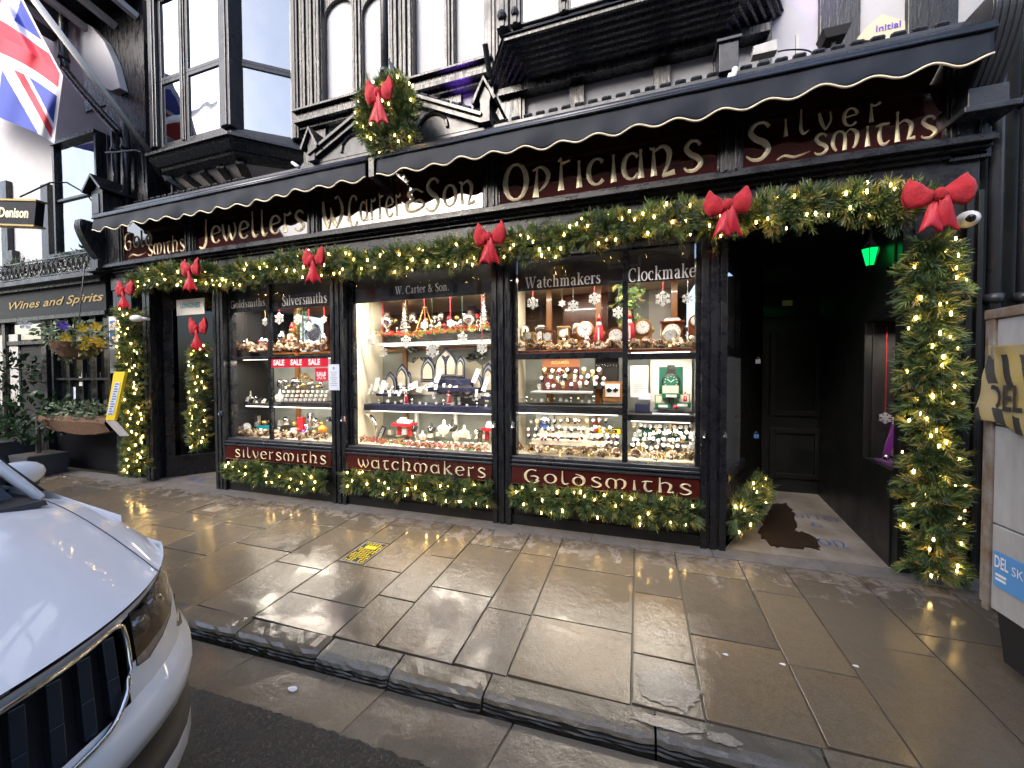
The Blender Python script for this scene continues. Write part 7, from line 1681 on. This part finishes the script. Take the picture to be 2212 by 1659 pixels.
def bigwatch(o, cx_, cz, r_, Y, dialm, metal='silver', lying=False):
    mb = MB(); mb.lathe((cx_, Y, cz), [(r_, 0), (r_*1.02, .006), (r_*.8, .008)], 24, axis='y'); build('watch_case', mb, metal, o)
    mb = MB(); mb.lathe((cx_, Y-.009, cz), [(r_*.8, 0), (r_*.79, .001)], 24, axis='y'); d_ = build('watch_dial', mb, dialm, o)
    mb = MB()
    for k in range(12): an = k*math.pi/6; mb.beam((cx_+r_*.6*math.sin(an), Y-.0115, cz+r_*.6*math.cos(an)), (cx_+r_*.72*math.sin(an), Y-.0115, cz+r_*.72*math.cos(an)), r_*.07, .001, up=(0, 1, 0))
    mb.beam((cx_, Y-.012, cz), (cx_+r_*.35, Y-.012, cz+r_*.3), r_*.07, .001, up=(0, 1, 0)); mb.beam((cx_, Y-.012, cz), (cx_-r_*.4, Y-.012, cz+r_*.35), r_*.06, .001, up=(0, 1, 0)); build('hands', mb, 'whitecard', d_)
    mb = MB()
    for s_ in (-1, 1):
        for k in range(4):
            if lying: mb.box(cx_+s_*(r_*1.02+k*r_*.28)-r_*.12, cx_+s_*(r_*1.02+k*r_*.28)+r_*.12, Y-.006, Y-.0005, cz-r_*(.5-.04*k)+k*.004, cz+r_*(.5-.04*k)+k*.004)
            else: mb.box(cx_-r_*(.5-.03*k), cx_+r_*(.5-.03*k), Y-.006, Y-.0005, cz+s_*(r_*1.02+k*r_*.28)-r_*.12, cz+s_*(r_*1.02+k*r_*.28)+r_*.12)
    build('bracelet', mb, metal, o)
bigwatch(o, (a+b)/2, z0+.16, .075, .484, 'blackvel', 'brass', True)
o, (a, b, z0, z1) = posterp(1405, 1494, 773, 900, .50, 'whitecard', 'pale poster of a green dialled dress watch on the right of the right window')
mb = MB(); mb.box(a+.08, b-.08, .4865, .4895, z1-.36, z1-.09); build('green_field', mb, 'greenprint', o); bigwatch(o, (a+b)/2, z1-.24, .085, .484, 'greenprint')
o, (a, b, z0, z1) = posterp(1362, 1400, 790, 858, .40, 'whitecard', 'white letterhead notice standing left of the green watch poster')
mb = MB()
for k in range(9): mb.box(a+.03, b-.03-.02*(k % 2), .388, .3895, z1-.12-k*.018, z1-.112-k*.018)
mb.box((a+b)/2-.015, (a+b)/2+.015, .388, .3895, z1-.08, z1-.04); build('print_lines', mb, 'greywall', o)
for k, (px, py, w_, lab) in enumerate(((1450, 850, .16, 'open cream lined box, top of the green watch box stack'), (1432, 872, .14, 'open watch box at the lower left of the green stack'), (1474, 870, .15, 'open watch box at the lower right of the green stack'))):
    c = P(px, py, .34); t = thing('watch_box', lab, 'watch box', c); h_ = .11; mb = MB(); mb.box(c[0]-w_/2, c[0]+w_/2, .34, .44, c[2]-.045, c[2]-.0); build('base', mb, 'greenprint', t); mb = MB(); mb.box(c[0]-w_/2, c[0]+w_/2, .4405, .45, c[2]-.045, c[2]+h_*.7); mb.box(c[0]-w_/2+.008, c[0]+w_/2-.008, .43, .44, c[2]+.001, c[2]+h_*.65, 1); build('lid', mb, ['greenprint', 'velvet'], t)
    mb = MB(); mb.box(c[0]-w_*.3, c[0]+w_*.3, .335, .3395, c[2]-.035, c[2]-.01); build('card', mb, 'whitecard', t)
box_thing('blue_box', 'dark navy studded jewel box on the middle right shelf', 'box', 1387, 882, .13, .085, .1, .30, 'navy'); box_thing('pale_box', 'small open blue and white box on top of the navy box', 'box', 1392, 857, .11, .06, .06, .33, 'paper'); box_thing('blue_strip', 'pale blue strip under the green watch boxes', 'tray', 1450, 899, .33, .035, .12, .26, 'paper')
b = P(1459, 880, .24); mb = MB(); mb.ball(b, .022, 12); one('red_bauble', mb, 'berry', 'glossy red bauble in front of the green watch boxes', 'bauble', smooth=True)
c = P(1323, 855, .34); t = thing('watch_winder', 'orange wooden watch winder box with a clear twin dial front', 'watch winder', c); mb = MB(); mb.box(c[0]-.095, c[0]+.095, .34, .5, c[2]-.06, c[2]+.14); build('cabinet', mb, 'wood', t, bevel=.004)
mb = MB(); mb.box(c[0]-.07, c[0]+.07, .334, .3395, c[2]-.01, c[2]+.12); w2 = build('window', mb, 'whitecard', t)
for s_ in (-1, 1): mb = MB(); mb.lathe((c[0]+s_*.03, .333, c[2]+.06), [(.028, 0), (.024, .003)], 14, axis='y'); build('dial', mb, 'silver', w2)
c = P(1310, 800, .55); t = thing('cash_register', 'ornate black vintage cash register behind the watches', 'cash register', c)
mb = MB(); mb.box(c[0]-.12, c[0]+.12, .55, .72, c[2]-.20, c[2]+.08); mb.prismx([(.55, c[2]+.0801), (.72, c[2]+.0801), (.72, c[2]+.14), (.62, c[2]+.14)], c[0]-.12, c[0]+.12); build('body', mb, 'blackvel', t, bevel=.006)
for k in range(8): mb = MB(); mb.box(c[0]-.11+k*.029, c[0]-.092+k*.029, .535, .5495, c[2]+.04, c[2]+.06); build('key', mb, 'silver', t)
box_thing('cone_figure', 'small white cone lamp on the middle shelf before the register', 'ornament', 1285, 822, .03, .07, .03, .35, 'lightwarm')
# lower lights: brand cards
o, (a, b, z0, z1) = posterp(1200, 1272, 892, 925, .52, 'velvet', 'cream card with italic Accurist lettering'); lettering('Accurist', ((a+b)/2, .507, z0+(z1-z0)*.6), (b-a)*.5, .05, 'blackvel', o, shear=.2, bold=.0)
o, (a, b, z0, z1) = posterp(1158, 1196, 892, 925, .50, 'whitecard', 'white card with a blue watch dial picture'); bigwatch(o, (a+b)/2, z0+.05, .07, .486, 'blueprint')
o, (a, b, z0, z1) = posterp(1291, 1342, 924, 938, .40, 'blackvel', 'black and yellow Sekonda sign'); mb = MB(); mb.box(a+.008, b-.008, .3885, .3895, z0+.008, z1-.008); y_ = build('yellow_field', mb, 'yellow', o); mb = MB(); mb.box(a+.04, b-.04, .3865, .388, z0+.018, z1-.018); build('name_field', mb, 'blackvel', o); lettering('SEKONDA', ((a+b)/2, .3855, (z0+z1)/2), (b-a)*.5, (z1-z0)*.30, 'yellow', o, bold=.03)
o, (a, b, z0, z1) = posterp(1379, 1490, 925, 950, .58, 'greenprint', 'white framed green board with Rotary lettering'); 
mb = MB(); mb.box(a-.02, b+.02, .5805, .59, z0-.02, z1+.02); build('white_frame', mb, 'whitecard', o); lettering('ROTARY', ((a+b)/2, .567, (z0+z1)/2+.01), (b-a)*.42, .045, 'whitecard', o, bold=.03)
for k, (px, py) in enumerate(((1263, 932), (1258, 955))): box_thing('small_open_box', ['small open brown watch box upper of two by the mullion', 'small open watch box lower of two by the mullion'][k], 'watch box', px, py, .10, .07, .06, .36, 'velvet')
# fir sprig hanging behind the mullion, wall panelling glimpsed beyond
c = P(1355, 640, .45); t = thing('hanging_fir_sprig', 'dark fir sprig hanging behind the mullion of the right window', 'decoration', c); mb = MB(); qq = random.Random(9)
for k in range(110): spray(mb, Vector([float(v) for v in c])+Vector((qq.gauss(0, .06), qq.gauss(0, .04), qq.uniform(-.28, .15))), Vector((qq.gauss(0, 1), qq.gauss(0, 1), -.6)), qq, .08, 9)
build('branches', mb, GREENS, t, kind='stuff')
for x0, x1, m_ in ((-.05, .12, 'greywall'), (.12, .42, 'whiteaged'), (-.9, -.35, 'mahog')):
    mb = MB(); mb.box(x0, x1, 1.2, 1.24, 1.86, 2.5); build('inner_panel', mb, m_, bays[2])
for i, xs_ in ((0, (-4.9, -4.1)), (1, (-2.3, -1.7)), (2, (-.7,))):
    for x in xs_: mb = MB(); mb.box(x-.06, x+.06, 1.5, 1.56, 1.3, 2.5); build('inner_post', mb, 'mahog', bays[i])
# purple display contents in the right entrance
t = thing('purple_satin_drape', 'purple satin cloth with glittering ornaments in the entrance side window', 'drape', (2.1, .3, PZ0))
mb = MB(); n = 24
for i in range(n+1):
    for j in range(9): y = .10+.46*i/n; v = j/8; mb.v.append((2.03+.18*v**2+.025*math.sin(i*1.1+j*.4)*(1-v*.3), y, PZ0+.01+v*.50))
for i in range(n):
    for j in range(8): a = i*9+j; mb.f.append((a, a+9, a+10, a+1)); mb.mi.append(0)
build('cloth', mb, 'purple', t, smooth=True)
for k in range(7): mb = MB(); mb.ball((1.99+.04*(k % 2), .12+k*.05, PZ0+.04+.03*(k % 3)), .028, 8); build('ornament', mb, 'goldtin' if k % 2 else 'silver', t)

# ---- small fittings on the canopy roof
c = P(1905, 55, .36); t = thing('workwear_bag', 'cream hexagonal placard with Initial lettering propped on the canopy roof', 'placard', c)
hx = [P(*p_, .34) for p_ in ((1850, 85), (1868, 62), (1905, 30), (1955, 45), (1955, 75), (1935, 90))]; mb = MB(); mb.prism([(p_[0], p_[2]) for p_ in hx], .34, .38); build('placard', mb, 'velvet', t)
lettering('Initial', (P(1920, 55, .33)[0], .335, P(1920, 55, .33)[2]), .16, .05, 'violet', t, V=(.0, 0, 1), bold=.01)
for px, py, Y, lab in ((1800, 80, .30, 'black floodlight on the canopy roof below the purple lit post'), (372, 388, .15, 'small grey floodlight on the roof left of the oriel'), (985, 240, .30, 'grey floodlight beside the pediment with two plaster panels')):
    c = P(px, py, Y); t = thing('floodlight', lab, 'floodlight', c); mb = MB(); mb.hexa([(c[0]-.07, Y-.05, c[2]-.03), (c[0]+.07, Y-.05, c[2]-.03), (c[0]+.07, Y+.05, c[2]-.05), (c[0]-.07, Y+.05, c[2]-.05)], [(c[0]-.10, Y-.07, c[2]+.04), (c[0]+.10, Y-.07, c[2]+.04), (c[0]+.10, Y+.07, c[2]+.02), (c[0]-.10, Y+.07, c[2]+.02)]); build('lamp_body', mb, 'carblack' if px == 1800 else 'leadgrey', t, bevel=.004)
    mb = MB(); mb.hexa([(c[0]-.085, Y-.055, c[2]+.036), (c[0]+.085, Y-.055, c[2]+.036), (c[0]+.085, Y+.055, c[2]+.02), (c[0]-.085, Y+.055, c[2]+.02)], [(c[0]-.085, Y-.055, c[2]+.043), (c[0]+.085, Y-.055, c[2]+.043), (c[0]+.085, Y+.055, c[2]+.03), (c[0]-.085, Y+.055, c[2]+.03)]); build('lit_glass', mb, mat('violet led', (.2, .05, .6), .4, emit=(.3, .08, 1.0), es=1.5), t)
    mb = MB(); mb.box(c[0]-.015, c[0]+.015, Y-.01, Y+.01, 4.0, c[2]-.03); build('stand', mb, 'carblack', t)
    l = bpy.data.lights.new('violet_lamp', 'SPOT'); l.energy = 9; l.color = (.35, .12, 1); l.spot_size = 1.2; l.spot_blend = .8; l.shadow_soft_size = .04; o = bpy.data.objects.new('violet_lamp', l); col.objects.link(o); o.parent = t; o.location = (0, -.02, .08); o.rotation_euler = (math.pi-.15, 0, 0)
c = P(1650, 112, .18); mb = MB(); mb.hexa([(c[0]-.09, .14, c[2]-.035), (c[0]+.09, .14, c[2]-.035), (c[0]+.09, .22, c[2]-.035), (c[0]-.09, .22, c[2]-.035)], [(c[0]-.085, .14, c[2]+.04), (c[0]+.085, .14, c[2]+.055), (c[0]+.085, .22, c[2]+.055), (c[0]-.085, .22, c[2]+.04)]); one('junction_box', mb, 'skip', 'grey junction box on the canopy roof right of the bay window', 'junction box', bevel=.004)
c0, c1 = P(1722, 130, .2), P(1722, 75, .2); mb = MB(); mb.beam(c0, c1, .022, .022); one('short_post', mb, 'skip', 'short upright batten on the canopy roof by the plaster panel', 'post')
q_ = [P(1680, 112, .18), P(1700, 108, .16), P(1740, 108, .16), P(1765, 120, .14), P(1790, 128, .1), P(1850, 100, .14)]; mb = MB(); mb.tube(crs(q_, 5), .006, 5); one('cable', mb, 'carblack', 'thin black cable looping along the canopy roof', 'cable')
mb = MB(); mb.tube([P(1048, 95, .1), P(1058, 165, .25)], .03, 10); one('stub_pipe', mb, 'black', 'short slanting black stub pipe beside the lead apron of the bay', 'pipe')
mb = MB(); mb.tube([P(1582, 175, -.12), P(1588, 148, -.10)], .022, 12); mb.tube([P(1574, 172, -.12), P(1576, 160, -.10)], .012, 8); one('clear_tube', mb, 'plastic', 'stub of white plastic tube against the parapet block', 'tube', smooth=True)
mb = MB(); mb.tube([P(632, 352, -.1), P(645, 361, -.15)], .02, 10); one('white_tube', mb, 'plastic', 'stub of white plastic tube above the left awning', 'tube', smooth=True)

# ---- more small stock to fill the shelves
def trinket(px, py, Y, kind, s_, lab):
    b = P(px, py, Y); mb = MB()
    if kind == 0: mb.lathe(b, [(.5*s_, 0), (.15*s_, .2*s_), (.12*s_, .6*s_), (.45*s_, 1.0*s_), (.5*s_, 1.5*s_)], 10); m_ = 'silver'; nm = 'silver_goblet'
    elif kind == 1: mb.ball((b[0], b[1], b[2]+.5*s_), .5*s_, 10); m_ = 'berry'; nm = 'red_bauble'
    elif kind == 2: mb.ball((b[0], b[1], b[2]+.5*s_), .5*s_, 10); m_ = 'goldtin'; nm = 'gold_bauble'
    elif kind == 3: mb.lathe(b, [(.6*s_, 0), (.7*s_, .1*s_), (.65*s_, 1.2*s_), (.5*s_, 1.5*s_), (.1*s_, 1.7*s_)], 10); m_ = 'silver'; nm = 'silver_bell'
    else: mb.hexa([(b[0]-.5*s_, Y, b[2]), (b[0]+.5*s_, Y, b[2]), (b[0]+.5*s_, Y+s_, b[2]), (b[0]-.5*s_, Y+s_, b[2])], [(b[0]-.45*s_, Y+.1*s_, b[2]+s_), (b[0]+.45*s_, Y+.1*s_, b[2]+s_), (b[0]+.45*s_, Y+.9*s_, b[2]+s_), (b[0]-.45*s_, Y+.9*s_, b[2]+s_)]); m_ = 'whitecard'; nm = 'white_box'
    return one(nm, mb, m_, lab, 'ornament', smooth=kind < 4)
KN = ['silver goblet', 'red bauble', 'gold bauble', 'silver bell', 'white box']
for (nm, x0, x1, py, dy, Y, n, ks, s0) in (
    ('on the high shelf of the centre window', 850, 1052, 716, -10, .62, 14, (0, 3, 2, 1), .05),
    ('on the floor of the centre window', 800, 1055, 958, 14, .30, 14, (4, 1, 4, 2), .045),
    ('on the upper shelf of the left window', 505, 704, 742, 4, .32, 13, (3, 0, 2, 1), .05),
    ('on the floor of the left window', 515, 704, 930, 6, .32, 12, (1, 0, 2, 4), .05),
    ('before the clocks in the right window', 1120, 1505, 742, -3, .30, 14, (2, 3, 1, 0), .04),
    ('at the back of the centre high shelf', 850, 1056, 700, -8, .72, 13, (2, 0, 3, 1), .07),
    ('behind the busts in the centre window', 800, 1055, 940, 8, .55, 15, (4, 0, 4, 3), .06),
    ('at the back of the left window floor', 515, 704, 918, 4, .5, 12, (0, 4, 3, 2), .065),
    ('behind the boxes in the left window', 600, 704, 838, 0, .56, 10, (3, 0, 2), .07),
    ('at the front edge of the centre shelf', 790, 1056, 868, 10, .31, 15, (4, 0, 4, 4), .03),
    ('on the pale tray of the right window', 1115, 1290, 866, 2, .22, 14, (4, 0, 2, 4), .03),
    ('behind the clocks in the right window', 1125, 1500, 725, -4, .52, 14, (3, 0, 2, 4), .07),
    ('on the middle shelf left of the mullion', 500, 575, 868, 2, .36, 6, (3, 0, 4), .04)):
    for k in range(n):
        u = (k+.5)/n; kd = ks[k % len(ks)]
        trinket(x0+(x1-x0)*u+q.uniform(-4, 4), py+dy*u+q.uniform(-3, 3), Y+q.uniform(0, .08), kd, s0*q.uniform(.7, 1.25), f'{KN[kd]} {nm}, {ORD[k]} from left')
# ------------------------------------------------------------------ white car, its nose just inside the left of the picture
XN, YC = -1.34, -3.43
car = thing('parked_car', 'white estate car nosing into the lower left corner at the kerb', 'car', (XN-2.2, YC, ROADZ))
def outl(kind):
    """distance behind the nose for lateral position w (0..~.93)"""
    if kind == 'top': return lambda w: .60*w**2+.28*w**6
    return lambda w: .40*w**2+.36*w**8
ft, fbm = outl('top'), outl('bot')
# layers: z, blend (0 top outline, 1 bumper outline), push out
LAY = [(.775, 0, .02), (.755, 0, .0), (.735, .05, -.004), (.60, .45, -.0), (.50, .75, .0), (.475, .85, .015), (.45, .95, .028), (.40, 1, .03), (.345, 1, .012), (.335, 1, -.03), (.205, 1, -.05), (.195, 1, .012), (.12, 1, .012), (.09, 1, -.02), (.0, 1, -.10)]
ws = [0, .12, .24, .36, .46, .54, .62, .70, .77, .83, .88, .915]
def pt(w, L_):
    z, bl_, push = L_; back = ft(w)*(1-bl_)+fbm(w)*bl_
    return (XN-back-.0+push, w, z)
def side(L_, k):
    z, bl_, push = L_; x0 = XN-(ft(.915)*(1-bl_)+fbm(.915)*bl_); xs_ = [x0-.10, -2.75, -3.2, -3.7, -4.4, -5.3, -5.7]
    wmx = .925+.004*bl_; return (xs_[k], wmx, z+(0.0))
def cgrid(l0, l1, w0, w1, mats, name, sides=False, parent=None, push=0.0, thick=0, sgn=(1, -1)):
    for s_ in sgn:
        mb = MB(); rows = []
        for L_ in LAY[l0:l1+1]:
            row = [pt(w, (L_[0], L_[1], L_[2]+push)) for w in ws if w0-1e-6 <= w <= w1+1e-6]
            if sides: row += [side(L_, k) for k in range(7)]
            rows.append([(x, YC+s_*w, z) for x, w, z in row])
        m_ = len(rows[0]); mb.v = [p for r_ in rows for p in r_]
        for i in range(len(rows)-1):
            for j in range(m_-1): a = i*m_+j; f = (a, a+1, a+m_+1, a+m_); mb.f.append(f if s_ < 0 else f[::-1]); mb.mi.append(0)
        o = build(name, mb, mats, parent or car, smooth=True, solid=thick)
    return o
cgrid(0, 2, 0, .915, 'carpaint', 'bonnet_lip', sides=True)
cgrid(4, 9, 0, .915, 'carpaint', 'bumper', sides=True)
cgrid(3, 4, .54, .915, 'carpaint', 'bumper_top', sides=False)
cgrid(9, 11, 0, .915, 'carblack', 'air_intake', sides=True)
cgrid(11, 13, 0, .915, 'carpaint', 'lower_lip', sides=True)
cgrid(13, 14, 0, .915, 'carblack', 'undertray', sides=True)
cgrid(2, 4, .88, .915, 'carpaint', 'wing', sides=True)
# grille: recessed dark panel with double vertical slats and a chrome surround
cgrid(2, 5, 0, .54, 'carblack', 'grille', push=-.05)
gr = [o for o in car.children if o.name.startswith('grille')][0]
for k in range(-7, 8):
    w = k*.072; aw = abs(w)
    for L0, L1 in (((.715, .06, 0), (.60, .45, 0)), ((.60, .45, 0), (.495, .78, 0))):
        a = pt(aw, L0); b = pt(aw, L1); sg = 1 if w >= 0 else -1
        mb = MB(); mb.hexa([(b[0]-.05, YC+sg*(aw-.016), b[2]), (b[0]-.012, YC+sg*(aw-.014), b[2]), (b[0]-.012, YC+sg*(aw+.014), b[2]), (b[0]-.05, YC+sg*(aw+.016), b[2])], [(a[0]-.05, YC+sg*(aw-.016), a[2]), (a[0]-.012, YC+sg*(aw-.014), a[2]), (a[0]-.012, YC+sg*(aw+.014), a[2]), (a[0]-.05, YC+sg*(aw+.016), a[2])])
        build('grille_slat', mb, 'grille', car, bevel=.003)
for s_ in (1, -1):
    pts = [pt(w, (.742, .04, .006)) for w in (0, .15, .3, .42, .52)]+[pt(.545, (.70, .1, .008)), pt(.54, (.60, .45, .012)), pt(.50, (.52, .7, .014)), pt(.42, (.485, .8, .014)), pt(.2, (.475, .85, .014)), pt(0, (.475, .85, .014))]
    mb = MB(); mb.tube([(x, YC+s_*w, z) for x, w, z in crs(pts, 4)], .008, 8); build('chrome_surround', mb, 'chrome', car, smooth=True)
# headlamps
for s_ in (1, -1):
    wsl = [.575, .62, .70, .77, .83, .88, .905]; lay = [(.745, .02, .004), (.70, .12, .006), (.64, .3, .006), (.58, .5, .006), (.53, .66, .004)]
    mb = MB(); rows = []
    for li, L_ in enumerate(lay):
        row = []
        for wi, w in enumerate(wsl):
            f = li/4; zt = .742-.01*wi/6; zb = .560+.075*(wi/6)**1.2+(.02 if wi == 0 else 0); z = zt+(zb-zt)*f; bl_ = (0.745-z)/.27*.85; bl_ = max(0, min(1, bl_))
            x, w_, z = pt(w, (z, bl_, .004)); row.append((x, YC+s_*w_, z))
        rows.append(row)
    m_ = len(wsl); mb.v = [p for r_ in rows for p in r_]
    for i in range(4):
        for j in range(m_-1): a = i*m_+j; f = (a, a+1, a+m_+1, a+m_); mb.f.append(f if s_ < 0 else f[::-1]); mb.mi.append(0)
    hl = build('headlight', mb, glassmat('headlamp lens', tint=(.45, .45, .48), boost=1.5), car, smooth=True)
    mb = MB(); mb.v = [(v[0]-.07, v[1]-s_*.01, v[2]) for v in [p for r_ in rows for p in r_]]; mb.f = list(hl.data.polygons and [tuple(p.vertices) for p in hl.data.polygons]); mb.mi = [0]*len(mb.f); build('housing', mb, 'carblack', hl, smooth=True)
    edge = rows[0]+[r_[-1] for r_ in rows[1:]]+rows[-1][::-1][1:]+[r_[0] for r_ in rows[::-1]][1:-1]
    mb = MB(); k = len(edge); mb.v = edge+[(v[0]-.07, v[1]-s_*.01, v[2]) for v in edge]; mb.f = [(i, (i+1) % k, (i+1) % k+k, i+k) for i in range(k)]; mb.mi = [0]*k; build('rim', mb, 'carblack', hl)
    for wi, zc in ((.63, .655), (.72, .665)):
        x, w_, z = pt(wi, (zc, .3, -.055)); mb = MB(); mb.lathe((x, YC+s_*w_, z), [(.012, -.02), (.026, 0), (.034, .015), (.034, .018)], 14, axis='x'); build('reflector', mb, 'chrome', hl, smooth=True)
    for wi in range(3):
        x, w_, z = pt(.60+wi*.07, (.715, .12, -.03)); mb = MB(); mb.box(x-.02, x+.004, YC+s_*w_-.028, YC+s_*w_+.028, z-.008, z+.008); build('light_bar', mb, 'chrome', hl)
    # fog lamp slot
    x, w_, z = pt(.80, (.545, .62, .006)); x2, w2, z2 = pt(.885, (.60, .5, .006)); x3, w3, z3 = pt(.905, (.55, .65, .006)); x4, w4, z4 = pt(.86, (.50, .75, .012))
    mb = MB(); q4 = [(x, YC+s_*w_, z-.02), (x2, YC+s_*w2, z2-.015), (x3, YC+s_*w3, z3-.03), (x4, YC+s_*w4, z4-.01)]; mb.hexa([(a[0]-.03, a[1], a[2]) for a in q4], [(a[0]+.006, a[1], a[2]) for a in q4]); build('fog_lamp', mb, 'lens', car, bevel=.006)
# wings, bonnet and shell by a lofted grid: rows run from the nose back
nb = 10; wsb = [0, .15, .3, .45, .56, .66, .74, .82, .88, .925]
WSX = -2.72
def bonnet_z(f, w): return .775+(.940-.775)*(1-(1-f)**1.8)*1.0+.012*(1-abs(w)/.93)-.055*max(0, (abs(w)-.62)/.31)**2*(.4+.6*f)+(.014 if abs(w) < .60 else 0)*min(1, f*6)
for s_ in (1, -1):
    mb = MB()
    for i in range(nb+1):
        f = i/nb
        for w in wsb:
            xs0 = XN-ft(min(w, .915))+.02-(.06 if w > .9 else 0); xe = WSX+.16*(w/.93)**2*(-1.0)+.10; x = xs0+(xe-xs0)*f; mb.v.append((x, YC+s_*w, bonnet_z(f, w)-(.0)))
    m_ = len(wsb)
    for i in range(nb):
        for j in range(m_-1): a = i*m_+j; fc = (a, a+1, a+m_+1, a+m_); mb.f.append(fc if s_ > 0 else fc[::-1]); mb.mi.append(0)
    build('bonnet', mb, 'carpaint', car, smooth=True, subd=1)
# shut line between bonnet and wing
for s_ in (1, -1):
    pts = []
    for i in range(nb+1):
        f = i/nb; w = .74+.11*f; xs0 = XN-ft(w)+.02; xe = WSX+.16*(w/.93)**2*(-1.0)+.10; pts.append((xs0+(xe-xs0)*f, YC+s_*w, bonnet_z(f, w)+.001))
    mb = MB(); mb.tube(pts, .0018, 5); build('shut_line', mb, 'carblack', car)
# body sides, cabin
SB = [(.70, .93), (.45, .95), (.15, .94), (0.0, .90)]
for s_ in (1, -1):
    mb = MB(); xs_ = [-2.28, -2.6, -3.0, -3.6, -4.4, -5.2, -5.7]
    for x in xs_:
        top = bonnet_z(min(1, max(0, (x+1.9)/-.75)), .925) if x > -2.7 else .93
        for z, w in [(top, .925)]+SB: mb.v.append((x, YC+s_*w, z))
    for i in range(len(xs_)-1):
        for j in range(4):
            a = i*5+j; fc = (a, a+1, a+6, a+5); mb.f.append(fc if s_ < 0 else fc[::-1]); mb.mi.append(0)
    build('door_side', mb, 'carpaint', car, smooth=True)
    for xw in (-2.30, -5.0):
        mb = MB(); cx = (xw, YC+s_*.80, ROADZ+.34); mb.lathe(cx, [(.18, -.11), (.30, -.115), (.34, -.09), (.34, .09), (.30, .115), (.18, .11)], 32, axis='y'); wh = build('wheel', mb, 'tyre', car, smooth=True)
        mb = MB(); mb.lathe((cx[0], YC+s_*.915, cx[2]), [(.24, 0), (.22, .01), (.03, .02)], 20, axis='y'); build('rim', mb, 'chrome', wh)
mb = MB(); mb.hexa([(WSX+.05, YC-.74, .955), (WSX+.05, YC+.74, .955), (-3.35, YC+.58, 1.44), (-3.35, YC-.58, 1.44)], [(WSX+.04, YC-.74, .965), (WSX+.04, YC+.74, .965), (-3.36, YC+.58, 1.45), (-3.36, YC-.58, 1.45)]); build('windscreen', mb, glassmat('tinted screen', tint=(.35, .38, .38), boost=1.6), car)
for s_ in (1, -1):
    mb = MB(); mb.tube([(WSX+.10, YC+s_*.80, .945), (-3.32, YC+s_*.62, 1.45), (-4.6, YC+s_*.60, 1.48)], [.02, .03, .03], 8); build('window_pillar', mb, 'carpaint', car, smooth=True)
    mb = MB(); mb.hexa([(WSX-.1, YC+s_*.90, .93), (-5.2, YC+s_*.90, .93), (-5.2, YC+s_*.89, .93), (WSX-.1, YC+s_*.89, .93)], [(-3.3, YC+s_*.66, 1.42), (-4.9, YC+s_*.66, 1.42), (-4.9, YC+s_*.65, 1.42), (-3.3, YC+s_*.65, 1.42)]); build('side_glass', mb, 'lens', car)
mb = MB(); mb.hexa([(-3.3, YC-.62, 1.44), (-5.0, YC-.62, 1.44), (-5.0, YC+.62, 1.44), (-3.3, YC+.62, 1.44)], [(-3.4, YC-.58, 1.49), (-4.9, YC-.58, 1.49), (-4.9, YC+.58, 1.49), (-3.4, YC+.58, 1.49)]); build('car_roof', mb, 'carpaint', car, bevel=.02)
mb = MB(); mb.box(-5.7, WSX-.1, YC-.88, YC+.88, .1, .90); build('cabin_floor', mb, 'carblack', car)
mb = MB(); mb.hexa([(WSX-.1, YC-.8, .90), (WSX+.22, YC-.78, .93), (WSX+.22, YC+.78, .93), (WSX-.1, YC+.8, .90)], [(WSX-.1, YC-.8, .93), (WSX+.20, YC-.78, .948), (WSX+.20, YC+.78, .948), (WSX-.1, YC+.8, .93)]); build('scuttle', mb, 'carblack', car)
# mirror
c = P(30, 1028, -2.47)
mb = MB(); mb.ball((0, 0, 0), 1, 16); mb.v = [(c[0]+v[0]*.085, c[1]+v[1]*.12, c[2]+v[2]*.075+v[1]*.01) for v in mb.v]; mr_ = build('door_mirror', mb, 'carpaint', car, smooth=True)
mb = MB(); mb.ball((0, 0, 0), 1, 14); mb.v = [(c[0]-.02+v[0]*.07, c[1]+v[1]*.105-.0, c[2]-.055+v[2]*.04) for v in mb.v]; build('mirror_base', mb, 'carblack', mr_, smooth=True)
mb = MB(); mb.tube([(c[0]-.03, c[1]-.08, c[2]-.06), (c[0]-.1, YC+.88, c[2]-.10)], .02, 8); build('mirror_arm', mb, 'carblack', mr_)
# fallen petals and litter on the wet stones
for k, (px, py) in enumerate(((1567, 1415), (1690, 1415+21), (1848, 1440), (632, 1489), (140, 1030))):
    c = G(px, py) if px != 632 else PZ(px, py, ROADZ+.004); 
    mb = MB(); r_ = .012 if k < 3 else .022; n = 9; pts = [(c[0]+r_*math.cos(a)*1.3, c[1]+r_*math.sin(a)*.8, c[2]+.004+.002*math.sin(a*2)) for a in np.linspace(0, 6.28, n)[:-1]]; mb.add([(c[0], c[1], c[2]+.007)]+pts, [(0, i+1, (i+1) % 8+1) for i in range(8)])
    one('fallen_petal', mb, 'whitep', ['white petal on the pavement, leftmost of three below the entrance', 'white petal on the pavement, middle of three below the entrance', 'white petal on the pavement, rightmost of three below the entrance', 'pale leaf lying in the stone gutter', 'crumpled white paper on the pavement before the pub'][k], 'petal' if k < 3 else 'litter')
